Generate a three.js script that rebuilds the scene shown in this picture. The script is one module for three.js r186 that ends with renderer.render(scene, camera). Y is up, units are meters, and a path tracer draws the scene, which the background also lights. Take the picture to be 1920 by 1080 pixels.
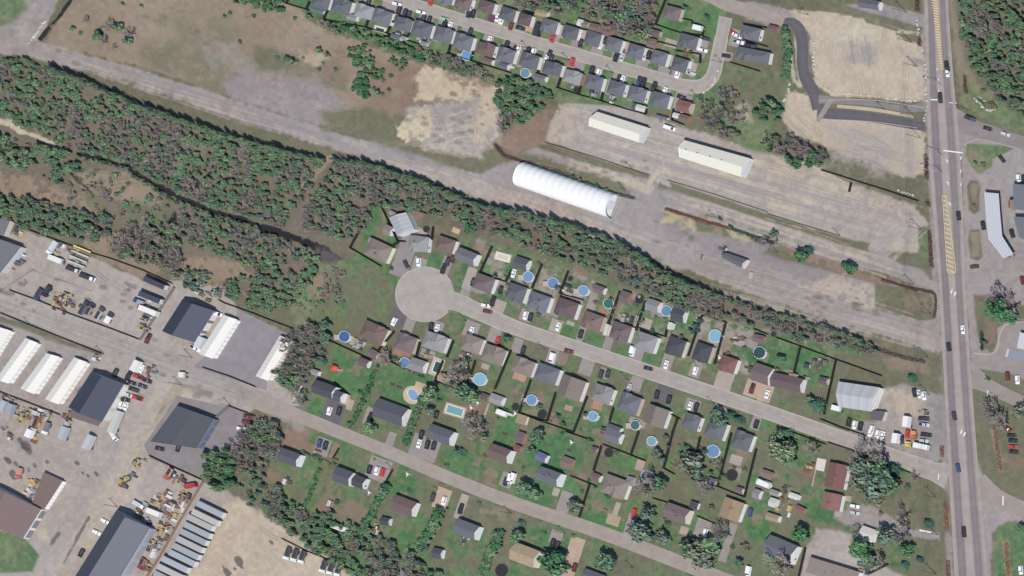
import * as THREE from 'three';
import { Sky } from 'three/addons/objects/Sky.js';
import { mergeGeometries } from 'three/addons/utils/BufferGeometryUtils.js';

// ---------------------------------------------------------------- camera, sky, sun, exposure
// The survey sheet: one sheet unit is 0.32 m, sheet point (960, 540) is the world origin, x runs east, z runs south.
const S = 0.32, LEAN_X = 0.84, LEAN_Z = 0.19, ALT = 4000;
const scene = new THREE.Scene();
const camera = new THREE.PerspectiveCamera(2 * Math.atan(540 * S / ALT) * 180 / Math.PI, 1920 / 1080, 100, 30000);
camera.position.set(LEAN_X * ALT, ALT, LEAN_Z * ALT);
camera.up.set(0, 0, -1);
camera.lookAt(LEAN_X * ALT, 0, LEAN_Z * ALT);
camera.setViewOffset(1920, 1080, -LEAN_X * ALT / S, -LEAN_Z * ALT / S, 1920, 1080);   // a nadir-pointing satellite sensor looking off to the side
const SUN = new THREE.Vector3(0.57, 1, 0.60).normalize();
const sky = new Sky();
sky.scale.setScalar(20000);
sky.name = 'sky'; sky.userData = { kind: 'structure' };
sky.material.uniforms.sunPosition.value.copy(SUN);
sky.material.uniforms.turbidity.value = 2;
sky.material.uniforms.rayleigh.value = 1.3;
sky.material.uniforms.mieCoefficient.value = 0.004;
scene.add(sky);
scene.environmentIntensity = 0.13;
const sun = new THREE.DirectionalLight(new THREE.Color(1, 0.945, 0.88), 5);
sun.position.copy(SUN).multiplyScalar(900);
sun.castShadow = true;
sun.shadow.mapSize.set(4096, 4096);
Object.assign(sun.shadow.camera, { left: -360, right: 360, top: 360, bottom: -360, near: 100, far: 1800 });
scene.add(sun); scene.add(sun.target);
const renderer = new THREE.WebGLRenderer({ antialias: true });
renderer.shadowMap.enabled = true;
renderer.toneMapping = THREE.LinearToneMapping;
renderer.toneMappingExposure = 1.25;

// ---------------------------------------------------------------- helpers
function rng(seed) { let s = seed >>> 0; return () => { s = (s + 0x6D2B79F5) | 0; let t = Math.imul(s ^ (s >>> 15), 1 | s); t = (t + Math.imul(t ^ (t >>> 7), 61 | t)) ^ t; return ((t ^ (t >>> 14)) >>> 0) / 4294967296; }; }
const R = rng(20260);
const rr = (a, b) => a + (b - a) * R();
const clamp = (v, a, b) => v < a ? a : v > b ? b : v;
const smooth = (a, b, v) => { const t = clamp((v - a) / (b - a), 0, 1); return t * t * (3 - 2 * t); };
// ground point whose object of height h shows at sheet point (px, py) seen from the satellite's side
const at = (px, py, h = 0) => [(px - 960) * S + LEAN_X * h, (py - 540) * S + LEAN_Z * h];
const toLin = v => { v /= 255; return v <= 0.04045 ? v / 12.92 : Math.pow((v + 0.055) / 1.055, 2.4); };
const ALBEDO = 1 / 1.55;                      // the daylight exposure lifts a surface by about this much
const lin = (r, g, b) => [toLin(r) * ALBEDO, toLin(g) * ALBEDO, toLin(b) * ALBEDO];
const col = c => new THREE.Color().setRGB(...lin(...c));

// value noise
const NH = new Float32Array(65536); { const q = rng(7); for (let i = 0; i < 65536; i++) NH[i] = q(); }
function vn(x, y) {
  const xi = Math.floor(x), yi = Math.floor(y); let fx = x - xi, fy = y - yi;
  fx = fx * fx * (3 - 2 * fx); fy = fy * fy * (3 - 2 * fy);
  const a = (xi & 255) | ((yi & 255) << 8), b = ((xi + 1) & 255) | ((yi & 255) << 8), c = (xi & 255) | (((yi + 1) & 255) << 8), d = ((xi + 1) & 255) | (((yi + 1) & 255) << 8);
  return (NH[a] * (1 - fx) + NH[b] * fx) * (1 - fy) + (NH[c] * (1 - fx) + NH[d] * fx) * fy;
}
const fbm = (x, y, o = 3) => { let s = 0, a = 0.5, n = 0; for (let i = 0; i < o; i++) { s += a * vn(x, y); n += a; a *= 0.5; x = x * 2.03 + 17.3; y = y * 2.03 + 5.1; } return s / n; };

function tex(n, f, repeat = true, srgb = false, m = n) {
  const d = new Uint8Array(n * m * 4);
  for (let y = 0; y < m; y++) for (let x = 0; x < n; x++) { const c = f(x, y), i = (y * n + x) * 4; d[i] = clamp(c[0], 0, 255); d[i + 1] = clamp(c[1], 0, 255); d[i + 2] = clamp(c[2], 0, 255); d[i + 3] = 255; }
  const t = new THREE.DataTexture(d, n, m); t.magFilter = THREE.LinearFilter; t.minFilter = THREE.LinearMipmapLinearFilter; t.generateMipmaps = true;
  if (repeat) t.wrapS = t.wrapT = THREE.RepeatWrapping;
  if (srgb) t.colorSpace = THREE.SRGBColorSpace;
  t.needsUpdate = true; return t;
}
// tileable grey grain: fine speckle over broad patches
function grain(n, lo, hi, fine, broad, seed, streak = 0) {
  const q = rng(seed), g = 16, a = new Float32Array(g * g).map(() => q()), h = 64, b = new Float32Array(h * h).map(() => q());
  const lerpGrid = (arr, k, u, v) => { u *= k; v *= k; const xi = Math.floor(u), yi = Math.floor(v), fx = smooth(0, 1, u - xi), fy = smooth(0, 1, v - yi), w = (i, j) => arr[((i + k) % k) + ((j + k) % k) * k]; return (w(xi, yi) * (1 - fx) + w(xi + 1, yi) * fx) * (1 - fy) + (w(xi, yi + 1) * (1 - fx) + w(xi + 1, yi + 1) * fx) * fy; };
  return tex(n, (x, y) => {
    const u = x / n, v = y / n;
    let t = broad * lerpGrid(a, g, u, v) + broad * 0.6 * lerpGrid(b, h, u, v) + fine * q();
    if (streak) t += streak * lerpGrid(b, h, u, 0.3);
    t /= broad * 1.6 + fine + streak;
    const c = 255 * (lo + (hi - lo) * t); return [c, c, c];
  });
}
const T_SHINGLE = grain(256, 0.66, 1.0, 0.8, 0.5, 11), T_METAL = grain(256, 0.86, 1.0, 0.2, 0.3, 12, 0.4), T_PAVE = grain(512, 0.72, 1.0, 0.45, 0.8, 13), T_SIDING = grain(128, 0.84, 1.0, 0.3, 0.4, 14), T_WOOD = grain(128, 0.6, 1.0, 0.6, 0.5, 15);
const matCache = new Map();
function mat(c, o = {}) {
  const key = c.join() + JSON.stringify({ ...o, map: o.map ? o.map.uuid : 0 });
  if (!matCache.has(key)) matCache.set(key, new THREE.MeshStandardMaterial({ color: col(c), roughness: 0.9, metalness: 0, side: THREE.DoubleSide, ...o }));
  return matCache.get(key);
}
const paint = c => { const k = 'p' + c.join(); if (!matCache.has(k)) matCache.set(k, new THREE.MeshPhysicalMaterial({ color: col(c), roughness: 0.45, clearcoat: 0.6, clearcoatRoughness: 0.2 })); return matCache.get(k); };
const GLASS = new THREE.MeshPhysicalMaterial({ color: new THREE.Color(0.02, 0.025, 0.03), roughness: 0.15, metalness: 0.0, clearcoat: 1 });
const RUBBER = mat([30, 30, 32]), STEEL = mat([130, 132, 135], { roughness: 0.5, metalness: 0.4 });

const taken = new Map();
function numbered(n) { const k = taken.get(n) || 0; taken.set(n, k + 1); return k ? n + '_' + String(k).padStart(3, '0') : n; }
function shade(o) { o.traverse(m => { if (m.isMesh) { m.castShadow = true; m.receiveShadow = true; } }); return o; }
function thing(name, label, category, x, z, turn = 0, group) {
  const o = new THREE.Group(); o.name = numbered(name); o.position.set(x, 0, z); o.rotation.y = turn;
  o.userData = { label, category }; if (group) o.userData.group = group;
  scene.add(o); return o;
}
function part(parent, name, geo, m) { const o = new THREE.Mesh(geo, m); o.name = name; o.castShadow = o.receiveShadow = true; parent.add(o); return o; }
function struct(name, geo, m) { const o = new THREE.Mesh(geo, m); o.name = numbered(name); o.receiveShadow = true; o.castShadow = true; o.userData = { kind: 'structure' }; scene.add(o); return o; }
const boxCache = new Map();
function box(w, h, d, x = 0, y = 0, z = 0) { // base at y
  const k = [w, h, d, x, y, z].map(v => v.toFixed(3)).join(); if (!boxCache.has(k)) { const g = new THREE.BoxGeometry(w, h, d); g.translate(x, y + h / 2, z); boxCache.set(k, g); } return boxCache.get(k);
}
const UNIT = box(1, 1, 1);
// flat-shaded faces from polygons (fans); uv in metres along each face
function faces(list, uvScale = 4, mid = null) {
  const p = [], u = [], nn = []; const A = new THREE.Vector3(), B = new THREE.Vector3(), N = new THREE.Vector3(), U = new THREE.Vector3(), V = new THREE.Vector3();
  for (let f of list) {
    if (mid) { const a = f[0], b = f[1], c = f[2], nx = (b[1] - a[1]) * (c[2] - a[2]) - (b[2] - a[2]) * (c[1] - a[1]), ny = (b[2] - a[2]) * (c[0] - a[0]) - (b[0] - a[0]) * (c[2] - a[2]), nz = (b[0] - a[0]) * (c[1] - a[1]) - (b[1] - a[1]) * (c[0] - a[0]); if (nx * (a[0] + b[0] + c[0] - 3 * mid[0]) + ny * (a[1] + b[1] + c[1] - 3 * mid[1]) + nz * (a[2] + b[2] + c[2] - 3 * mid[2]) < 0) f = [...f].reverse(); }
    A.set(f[1][0] - f[0][0], f[1][1] - f[0][1], f[1][2] - f[0][2]); B.set(f[2][0] - f[0][0], f[2][1] - f[0][1], f[2][2] - f[0][2]); N.crossVectors(A, B).normalize();
    U.copy(A).normalize(); V.crossVectors(N, U);
    for (let i = 1; i < f.length - 1; i++) for (const q of [f[0], f[i], f[i + 1]]) { p.push(...q); nn.push(N.x, N.y, N.z); u.push((q[0] * U.x + q[1] * U.y + q[2] * U.z) / uvScale, (q[0] * V.x + q[1] * V.y + q[2] * V.z) / uvScale); }
  }
  const g = new THREE.BufferGeometry(); g.setAttribute('position', new THREE.Float32BufferAttribute(p, 3)); g.setAttribute('normal', new THREE.Float32BufferAttribute(nn, 3)); g.setAttribute('uv', new THREE.Float32BufferAttribute(u, 2)); return g;
}
const rad = d => d * Math.PI / 180;
const ORD = ['first', 'second', 'third', 'fourth', 'fifth', 'sixth', 'seventh', 'eighth', 'ninth', 'tenth', 'eleventh', 'twelfth', 'thirteenth', 'fourteenth', 'fifteenth', 'sixteenth'];
// places that labels can point at
const places = [];
const placeAt = (name, x, z) => places.push({ name, x, z });
function near(x, z, k = 0) { return places.map(p => [Math.hypot(p.x - x, p.z - z), p.name]).sort((a, b) => a[0] - b[0])[k][1]; }
const usedLabels = new Map();
// one label per thing; a label met twice gets a second landmark
function uniq(make, x, z) {
  for (let k = 0; k < 3; k++) { const l = make(near(x, z, k)); if (!usedLabels.has(l)) { usedLabels.set(l, 1); return l; } }
  const l = make(near(x, z)); usedLabels.set(l, usedLabels.get(l) + 1); return l;
}
// ---------------------------------------------------------------- ground cover
const GX = -64, GY = -40, GW = 2048, GH = 1160;          // the sheet's extent in sheet units
const gr = new Float32Array(GW * GH * 3);
const nA = new Float32Array(GW * GH), nB = new Float32Array(GW * GH), nC = new Float32Array(GW * GH);
for (let y = 0; y < GH; y++) for (let x = 0; x < GW; x++) { const i = y * GW + x; nA[i] = fbm(x / 7 + 3, y / 7, 3) - 0.5; nB[i] = fbm(x / 26 + 91, y / 26 + 40, 4) - 0.5; nC[i] = fbm(x / 110 + 5, y / 110 + 77, 3) - 0.5; }
const C = {
  sand: [[188, 172, 148], [177, 163, 143]], yard: [[169, 159, 148], [157, 147, 138]], track: [[155, 146, 139], [146, 137, 132]], grey: [[142, 134, 130], [150, 142, 134]], mauve: [[146, 136, 133], [132, 124, 123]],
  dry: [[152, 135, 115], [134, 120, 101]], olive: [[114, 110, 86], [100, 100, 78]], lawn: [[87, 117, 74], [112, 118, 87]], lush: [[63, 110, 62], [78, 116, 71]], soil: [[142, 118, 102], [128, 108, 93]], floor: [[124, 110, 96], [102, 99, 80]],
  straw: [[150, 131, 110], [130, 115, 96]], wet: [[16, 18, 22], [26, 28, 32]], mud: [[96, 88, 88], [80, 74, 76]], conc: [[178, 166, 150], [164, 153, 140]], tan: [[196, 180, 148], [180, 164, 138]], rust: [[92, 62, 54], [72, 52, 48]], yellow: [[178, 164, 126], [160, 148, 116]]
};
for (const k in C) C[k] = C[k].map(c => lin(...c));
function distSeg(px, py, a, b) { const dx = b[0] - a[0], dy = b[1] - a[1], t = clamp(((px - a[0]) * dx + (py - a[1]) * dy) / (dx * dx + dy * dy || 1), 0, 1); return Math.hypot(px - a[0] - t * dx, py - a[1] - t * dy); }
// patch of matter: polygon (closed) or band (polyline with half width); ragged rim of `rag` units, holes by `mot`
function lay(kind, pts, o = {}) {
  const { f = 3, rag = 8, mot = 0, op = 1, w = 0 } = o, [c1, c2] = C[kind];
  let x0 = 1e9, x1 = -1e9, y0 = 1e9, y1 = -1e9; const m = f + rag + w + 2;
  for (const p of pts) { x0 = Math.min(x0, p[0]); x1 = Math.max(x1, p[0]); y0 = Math.min(y0, p[1]); y1 = Math.max(y1, p[1]); }
  x0 = Math.max(0, Math.floor(x0 - m - GX)); x1 = Math.min(GW - 1, Math.ceil(x1 + m - GX)); y0 = Math.max(0, Math.floor(y0 - m - GY)); y1 = Math.min(GH - 1, Math.ceil(y1 + m - GY));
  const n = pts.length;
  for (let y = y0; y <= y1; y++) for (let x = x0; x <= x1; x++) {
    const px = x + GX, py = y + GY; let d = 1e9, ins = false;
    if (w) { for (let k = 0; k < n - 1; k++) d = Math.min(d, distSeg(px, py, pts[k], pts[k + 1])); d = w - d; }
    else { for (let k = 0, j = n - 1; k < n; j = k++) { const a = pts[k], b = pts[j]; d = Math.min(d, distSeg(px, py, a, b)); if ((a[1] > py) !== (b[1] > py) && px < (b[0] - a[0]) * (py - a[1]) / (b[1] - a[1]) + a[0]) ins = !ins; } if (!ins) d = -d; }
    if (d < -m) continue;
    const i = y * GW + x; let al = smooth(-f, f, d + (nB[i] * 1.6 + nA[i]) * rag) * op;
    if (mot) al *= smooth(-0.16, 0.1, 0.5 * (1 - mot) * 0.6 - 0.12 * mot + nB[i] + nA[i] * 0.5);
    if (al <= 0) continue;
    const t = clamp(0.5 + nC[i] * 1.6 + nB[i] * 1.3, 0, 1);
    for (let c = 0; c < 3; c++) { const v = c1[c] + (c2[c] - c1[c]) * t; gr[i * 3 + c] += (v - gr[i * 3 + c]) * al; }
  }
}
const ALL = [[-200, -200], [2200, -200], [2200, 1300], [-200, 1300]];
lay('olive', ALL, { rag: 0 });
// north-west: fields, track, clearings
lay('grey', [[-70, -50], [130, -50], [75, 75], [40, 95], [-70, 95]], { rag: 6 });
lay('lawn', [[-70, -50], [20, -50], [50, 15], [20, 45], [-70, 60]], { rag: 12, f: 6 });
lay('dry', [[95, 60], [160, -50], [470, -50], [600, 50], [760, 110], [940, 160], [940, 270], [870, 300], [620, 240], [430, 180], [230, 115], [85, 85]], { rag: 8 });
lay('olive', [[230, 95], [300, 70], [420, 110], [440, 180], [330, 150]], { rag: 24, f: 18, mot: 0.4, op: 0.7 });
lay('olive', [[290, 20], [430, 30], [470, 110], [360, 90]], { rag: 30, f: 22, mot: 0.55, op: 0.5 });
lay('olive', [[480, 90], [640, 110], [650, 170], [600, 160], [480, 130]], { rag: 16, f: 10, mot: 0.4 });
lay('soil', [[560, 70], [690, 90], [660, 150], [540, 140]], { rag: 22, f: 14, mot: 0.45, op: 0.7 });
lay('tan', [[560, 95], [600, 90], [620, 110], [570, 120]], { rag: 20, f: 12, mot: 0.5, op: 0.5 });
lay('grey', [[380, 90], [450, 80], [460, 120], [400, 130]], { rag: 24, f: 14, mot: 0.5, op: 0.5 });
lay('soil', [[690, 120], [800, 120], [830, 200], [780, 240], [700, 200]], { rag: 14, f: 8, mot: 0.2 });
lay('mauve', [[470, 135], [590, 145], [650, 190], [660, 240], [560, 225], [430, 185], [420, 150]], { rag: 18, f: 12, op: 0.85 });
lay('olive', [[600, 205], [680, 200], [770, 215], [770, 270], [680, 260], [610, 240]], { rag: 14, f: 8, mot: 0.15 });
lay('yard', [[765, 200], [860, 190], [940, 160], [945, 240], [900, 295], [800, 275], [750, 255]], { rag: 10, f: 6 });
lay('tan', [[800, 125], [850, 140], [900, 160], [938, 165], [925, 215], [880, 205], [840, 190], [780, 185]], { rag: 22, f: 7, mot: 0.4, op: 0.85 });
lay('tan', [[745, 240], [790, 200], [830, 190], [800, 260], [760, 265]], { rag: 14, f: 4, mot: 0.55 });
lay('sand', [[880, 230], [930, 190], [930, 260], [890, 290]], { rag: 14, f: 5, mot: 0.5 });
lay('mauve', [[800, 195], [840, 190], [835, 235], [810, 235]], { rag: 6, f: 5, op: 0.6 });
lay('grey', [[840, 200], [900, 180], [880, 260], [845, 255]], { rag: 10, f: 6, op: 0.8 });
// woodland floor
lay('floor', [[-70, 115], [60, 118], [100, 130], [250, 185], [380, 235], [490, 268], [620, 295], [720, 315], [880, 375], [1010, 405], [1120, 430], [1200, 470], [1330, 540], [1500, 600], [1700, 670], [1690, 690], [1480, 640], [1290, 590], [1130, 515], [1000, 470], [830, 430], [700, 390], [640, 480], [560, 580], [420, 560], [330, 520], [180, 450], [-70, 420]], { rag: 8 });
lay('straw', [[-70, 300], [50, 330], [120, 360], [160, 320], [250, 320], [300, 360], [280, 420], [200, 400], [120, 385], [-70, 350]], { rag: 24, f: 9, mot: 0.35 });
lay('straw', [[160, 330], [260, 330], [300, 370], [200, 380]], { rag: 14, f: 5, mot: 0.35 });
lay('olive', [[140, 350], [330, 400], [300, 450], [200, 420]], { rag: 20, f: 8, mot: 0.3 });
lay('straw', [[160, 455], [210, 440], [300, 480], [310, 510], [270, 530], [180, 480]], { rag: 12, f: 5, mot: 0.15 });
lay('straw', [[350, 480], [440, 490], [480, 520], [400, 530], [330, 530]], { rag: 12, f: 5, mot: 0.15 });
lay('straw', [[550, 390], [590, 340], [630, 290], [610, 290], [560, 350], [530, 420]], { rag: 8, f: 4 });
lay('soil', [[640, 320], [680, 330], [670, 350], [640, 340]], { rag: 10, f: 5 });
lay('sand', [[-30, 222], [20, 232], [35, 245], [70, 255], [110, 275]], { w: 4, rag: 5, f: 2 });
lay('sand', [[12, 225], [35, 228], [40, 250], [20, 240]], { rag: 5, f: 2 });
lay('wet', [[145, 286], [200, 300], [235, 309], [262, 328], [300, 352], [345, 374], [400, 396], [460, 412]], { w: 4, rag: 6, f: 2 });
lay('wet', [[455, 411], [490, 424]], { w: 4, rag: 5, f: 2 });
lay('wet', [[490, 428], [540, 442], [590, 462], [640, 488]], { w: 8, rag: 8, f: 2 });
lay('mud', [[590, 462], [640, 478], [680, 500], [650, 512], [600, 490]], { rag: 12, f: 5 });
lay('wet', [[370, 345], [395, 322]], { w: 3, rag: 5, f: 2 });
lay('wet', [[405, 345], [425, 334], [445, 335]], { w: 3, rag: 5, f: 2 });
lay('rust', [[140, 332], [170, 360]], { w: 2.5, rag: 4, f: 2 });
lay('wet', [[300, 440], [330, 400]], { w: 4, rag: 7, f: 3, mot: 0.3 });
lay('wet', [[140, -10], [115, 25], [95, 48], [75, 72]], { w: 3.5, rag: 4, f: 1.5 });
lay('wet', [[48, 92], [56, 82]], { w: 2, rag: 2, f: 1 });
// meadow west of the cul-de-sac
lay('lawn', [[590, 500], [660, 480], [760, 520], [745, 590], [700, 600], [640, 620], [560, 610], [540, 560]], { rag: 14, f: 8 });
lay('olive', [[620, 510], [720, 500], [730, 560], [640, 560]], { rag: 16, f: 10, mot: 0.2 });
lay('yard', [[615, 560], [665, 555], [680, 580], [640, 595], [605, 580]], { rag: 14, f: 8, mot: 0.3 });
lay('sand', [[704, 535], [740, 530], [745, 552], [725, 562], [705, 552]], { rag: 4, f: 3 });
lay('straw', [[560, 530], [600, 510], [640, 540], [600, 560]], { rag: 12, f: 8, mot: 0.4 });
// the gravel track that crosses the site
lay('track', [[-70, 75], [60, 92], [240, 138], [430, 200], [620, 262], [800, 315], [960, 365], [1150, 425], [1300, 478], [1500, 545], [1640, 590], [1770, 640]], { w: 15, rag: 5, f: 3 });
lay('yard', [[640, 262], [900, 330], [960, 370], [1150, 420], [1300, 470], [1500, 540], [1640, 585], [1780, 640], [1780, 668], [1640, 625], [1440, 562], [1280, 505], [1100, 435], [960, 392], [820, 345]], { rag: 6, f: 4 });
lay('grey', [[-70, 70], [100, 90], [430, 195], [640, 268], [900, 345]], { w: 5, rag: 4, f: 3, op: 0.6 });
lay('conc', [[60, 105], [300, 172], [480, 232]], { w: 1.6, rag: 3, f: 2, op: 0.7 });
lay('grey', [[700, 272], [830, 312], [900, 340]], { w: 7, rag: 4, f: 4, op: 0.8 });
// the yards around the tent and the two barns
lay('yard', [[1060, 190], [1150, 190], [1260, 232], [1440, 285], [1560, 320], [1720, 390], [1740, 420], [1740, 460], [1640, 480], [1400, 400], [1250, 350], [1020, 265], [1030, 225]], { rag: 6, f: 4 });
lay('track', [[960, 300], [1000, 275], [1220, 335], [1240, 350], [1420, 400], [1640, 470], [1730, 500], [1770, 560], [1780, 640], [1560, 590], [1330, 520], [1100, 440], [940, 385], [900, 330], [930, 310]], { rag: 6, f: 5 });
lay('mauve', [[1230, 400], [1300, 405], [1400, 430], [1520, 470], [1560, 490], [1540, 510], [1380, 480], [1250, 440]], { rag: 10, f: 8, op: 0.85 });
lay('mauve', [[1300, 450], [1420, 465], [1540, 500], [1620, 560], [1500, 540], [1360, 490]], { rag: 8, f: 6, op: 0.7 });
lay('olive', [[1020, 262], [1130, 300], [1220, 328], [1215, 334], [1120, 312], [1010, 275]], { rag: 4, f: 3 });
lay('sand', [[1070, 300], [1160, 325], [1230, 350], [1220, 365], [1140, 345], [1060, 310]], { rag: 8, f: 5, op: 0.8 });
lay('olive', [[1255, 340], [1440, 400], [1530, 432], [1610, 460], [1630, 470], [1600, 468], [1420, 408], [1260, 356]], { rag: 4, f: 3 });
lay('olive', [[1520, 425], [1560, 440], [1630, 455], [1625, 470], [1560, 455]], { rag: 5, f: 3 });
lay('olive', [[960, 285], [1030, 295], [1190, 355], [1180, 368], [1060, 330], [970, 300]], { rag: 10, f: 6, mot: 0.3 });
lay('straw', [[1025, 314], [1085, 335]], { w: 4, rag: 6, f: 3 });
lay('yellow', [[1250, 395], [1340, 420], [1420, 445], [1400, 450], [1300, 430], [1240, 415]], { rag: 10, f: 5, mot: 0.3 });
lay('olive', [[1300, 410], [1360, 425], [1370, 445], [1310, 430]], { rag: 10, f: 5, mot: 0.3 });
lay('rust', [[930, 272], [945, 292], [1000, 308]], { w: 4, rag: 6, f: 3 });
lay('rust', [[1250, 392], [1310, 412], [1370, 428]], { w: 2.5, rag: 4, f: 2 });
lay('sand', [[1440, 270], [1560, 320], [1720, 380], [1700, 420], [1560, 360], [1440, 330]], { rag: 14, f: 10, mot: 0.4, op: 0.7 });
lay('sand', [[1440, 360], [1520, 380], [1500, 400], [1430, 395]], { rag: 14, f: 8, mot: 0.3, op: 0.8 });
lay('sand', [[1020, 265], [1050, 200], [1100, 205], [1090, 260]], { rag: 14, f: 10, mot: 0.4, op: 0.6 });
lay('soil', [[940, 265], [960, 240], [1010, 210], [1040, 200], [1020, 265], [960, 290]], { rag: 8, f: 6 });
lay('olive', [[1540, 315], [1600, 345], [1720, 385], [1745, 395], [1740, 375], [1660, 345], [1570, 315]], { rag: 6, f: 4, mot: 0.2 });
lay('olive', [[1715, 285], [1745, 285], [1752, 340], [1725, 345], [1718, 310]], { rag: 5, f: 3, mot: 0.2 });
lay('olive', [[1715, 390], [1735, 365], [1750, 375], [1748, 395], [1720, 395]], { rag: 4, f: 3 });
lay('olive', [[1722, 425], [1750, 425], [1755, 500], [1740, 508], [1690, 495], [1665, 480], [1665, 470], [1720, 475]], { rag: 4, f: 3 });
lay('lawn', [[1722, 430], [1738, 430], [1742, 490], [1724, 490]], { rag: 4, f: 4, op: 0.7 });
lay('sand', [[1670, 455], [1720, 455], [1720, 472], [1680, 470]], { rag: 6, f: 4, op: 0.8 });
lay('olive', [[1440, 460], [1540, 480], [1660, 510], [1750, 545], [1740, 556], [1640, 530], [1500, 495], [1430, 475]], { rag: 6, f: 4, mot: 0.1 });
lay('soil', [[1465, 462], [1500, 466], [1560, 480], [1640, 520], [1700, 535], [1760, 560], [1720, 552], [1600, 520], [1500, 485]], { rag: 8, f: 4, mot: 0.4 });
lay('sand', [[1560, 520], [1640, 540], [1640, 580], [1560, 570], [1480, 545]], { rag: 18, f: 8, mot: 0.4, op: 0.8 });
lay('olive', [[1640, 530], [1700, 538], [1755, 556], [1757, 600], [1720, 600], [1640, 580]], { rag: 5, f: 3 });
lay('soil', [[1690, 552], [1740, 558], [1745, 580], [1700, 580]], { rag: 10, f: 6, mot: 0.4, op: 0.7 });
// construction sand
lay('sand', [[1450, 15], [1560, 22], [1640, 40], [1730, 65], [1735, 190], [1560, 180], [1530, 160], [1515, 60], [1440, 35]], { rag: 4, f: 3 });
lay('sand', [[1470, 170], [1520, 180], [1535, 205], [1720, 235], [1735, 250], [1735, 330], [1690, 330], [1560, 280], [1480, 250], [1460, 210]], { rag: 6, f: 4 });
lay('yard', [[1540, 230], [1720, 245], [1730, 330], [1640, 320], [1560, 290]], { rag: 20, f: 14, mot: 0.4, op: 0.7 });
lay('grey', [[1590, 80], [1650, 85], [1640, 120], [1580, 115]], { rag: 14, f: 6, mot: 0.35, op: 0.55 });
lay('track', [[1400, 0], [1480, 18], [1500, 45], [1440, 50], [1370, 20]], { rag: 5, f: 4 });
lay('conc', [[1480, 90], [1488, 150], [1500, 160], [1490, 70]], { w: 3, rag: 3, f: 2 });
lay('olive', [[1560, -40], [1735, -40], [1735, 25], [1650, 10], [1650, 22], [1560, 22], [1440, 5], [1440, -40]], { rag: 4, f: 3 });
lay('grey', [[1585, 8], [1610, 18], [1735, 52], [1735, 28], [1660, 8]], { rag: 2, f: 2 });
lay('olive', [[1620, 34], [1665, 46], [1690, 56], [1680, 58], [1625, 42]], { rag: 4, f: 2 });
lay('olive', [[1680, 62], [1725, 62], [1730, 82], [1700, 78]], { rag: 4, f: 3 });
lay('conc', [[1700, 95], [1735, 95], [1735, 190], [1720, 185], [1715, 120]], { rag: 8, f: 5, op: 0.4 });
lay('grey', [[1700, 106], [1732, 110], [1732, 122], [1712, 125]], { rag: 3, f: 3, op: 0.8 });
// park between the crescent and the barns
lay('lawn', [[1350, 120], [1480, 140], [1470, 210], [1440, 270], [1560, 310], [1400, 280], [1300, 210], [1330, 170]], { rag: 8, f: 5, mot: 0.1 });
lay('olive', [[1360, 130], [1470, 150], [1450, 230], [1360, 210]], { rag: 20, f: 10, mot: 0.35 });
lay('sand', [[1375, 205], [1400, 195], [1410, 225], [1385, 225]], { rag: 10, f: 8, op: 0.7 });
// residential blocks
lay('lawn', [[700, -50], [1370, -50], [1355, 60], [1330, 170], [1290, 210], [1040, 190], [590, 35], [540, 0], [600, -40]], { rag: 3, f: 3 });
lay('olive', [[1040, -40], [1230, -40], [1230, 60], [1100, 50]], { rag: 20, f: 10, mot: 0.3 });
lay('soil', [[1205, 5], [1235, 5], [1230, 45], [1205, 40]], { rag: 8, f: 5, op: 0.8 });
lay('lawn', [[560, 640], [660, 480], [700, 390], [860, 440], [1010, 475], [1130, 515], [1290, 580], [1560, 650], [1570, 720], [1690, 760], [1770, 870], [1770, 900], [1740, 1010], [1690, 1090], [500, 1090], [420, 980], [560, 760]], { rag: 4, f: 3 });
lay('olive', [[560, 640], [660, 480], [700, 390], [860, 440], [1010, 475], [1130, 515], [1290, 580], [1560, 650], [1570, 720], [1690, 760], [1770, 870], [1770, 900], [1740, 1010], [1690, 1090], [500, 1090], [420, 980], [560, 760]], { rag: 24, f: 10, mot: 0.75 });
lay('soil', [[520, 800], [600, 800], [600, 850], [520, 860]], { rag: 16, f: 8, mot: 0.5 });
lay('yard', [[900, 450], [1100, 520], [1300, 590], [1560, 650], [1540, 720], [1300, 680], [1060, 600], [880, 540]], { rag: 12, f: 6, mot: 0.85, op: 0.6 });
const lush = [[700, 400, 12, 30], [690, 440, 10, 16], [735, 455, 12, 12], [815, 490, 14, 16], [955, 510, 10, 14], [1067, 617, 12, 9], [1115, 635, 16, 12], [1217, 676, 15, 13], [1166, 658, 14, 12], [1185, 590, 22, 16], [1237, 605, 14, 14], [660, 700, 45, 40], [760, 720, 60, 40], [545, 700, 20, 20], [590, 770, 14, 25], [1050, 850, 45, 35], [1010, 855, 26, 22], [1170, 860, 30, 25], [950, 800, 20, 40], [1060, 775, 18, 30], [1120, 780, 16, 30], [745, 905, 40, 24], [760, 1020, 22, 26], [620, 835, 45, 18], [870, 870, 40, 25], [1000, 930, 36, 36], [1065, 925, 20, 28], [1030, 1010, 45, 18], [1130, 980, 50, 18], [1540, 960, 40, 18], [1480, 670, 30, 25], [1430, 665, 35, 25], [1520, 690, 30, 30], [1420, 990, 22, 26], [1265, 35, 30, 22], [1330, 45, 30, 35], [1250, 60, 24, 10], [570, 3, 16, 8], [785, 32, 10, 8], [905, 65, 12, 12], [1100, 122, 10, 10], [720, 850, 40, 10], [580, 890, 18, 30], [1770, 600, 6, 30], [1750, 720, 14, 30]];
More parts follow.
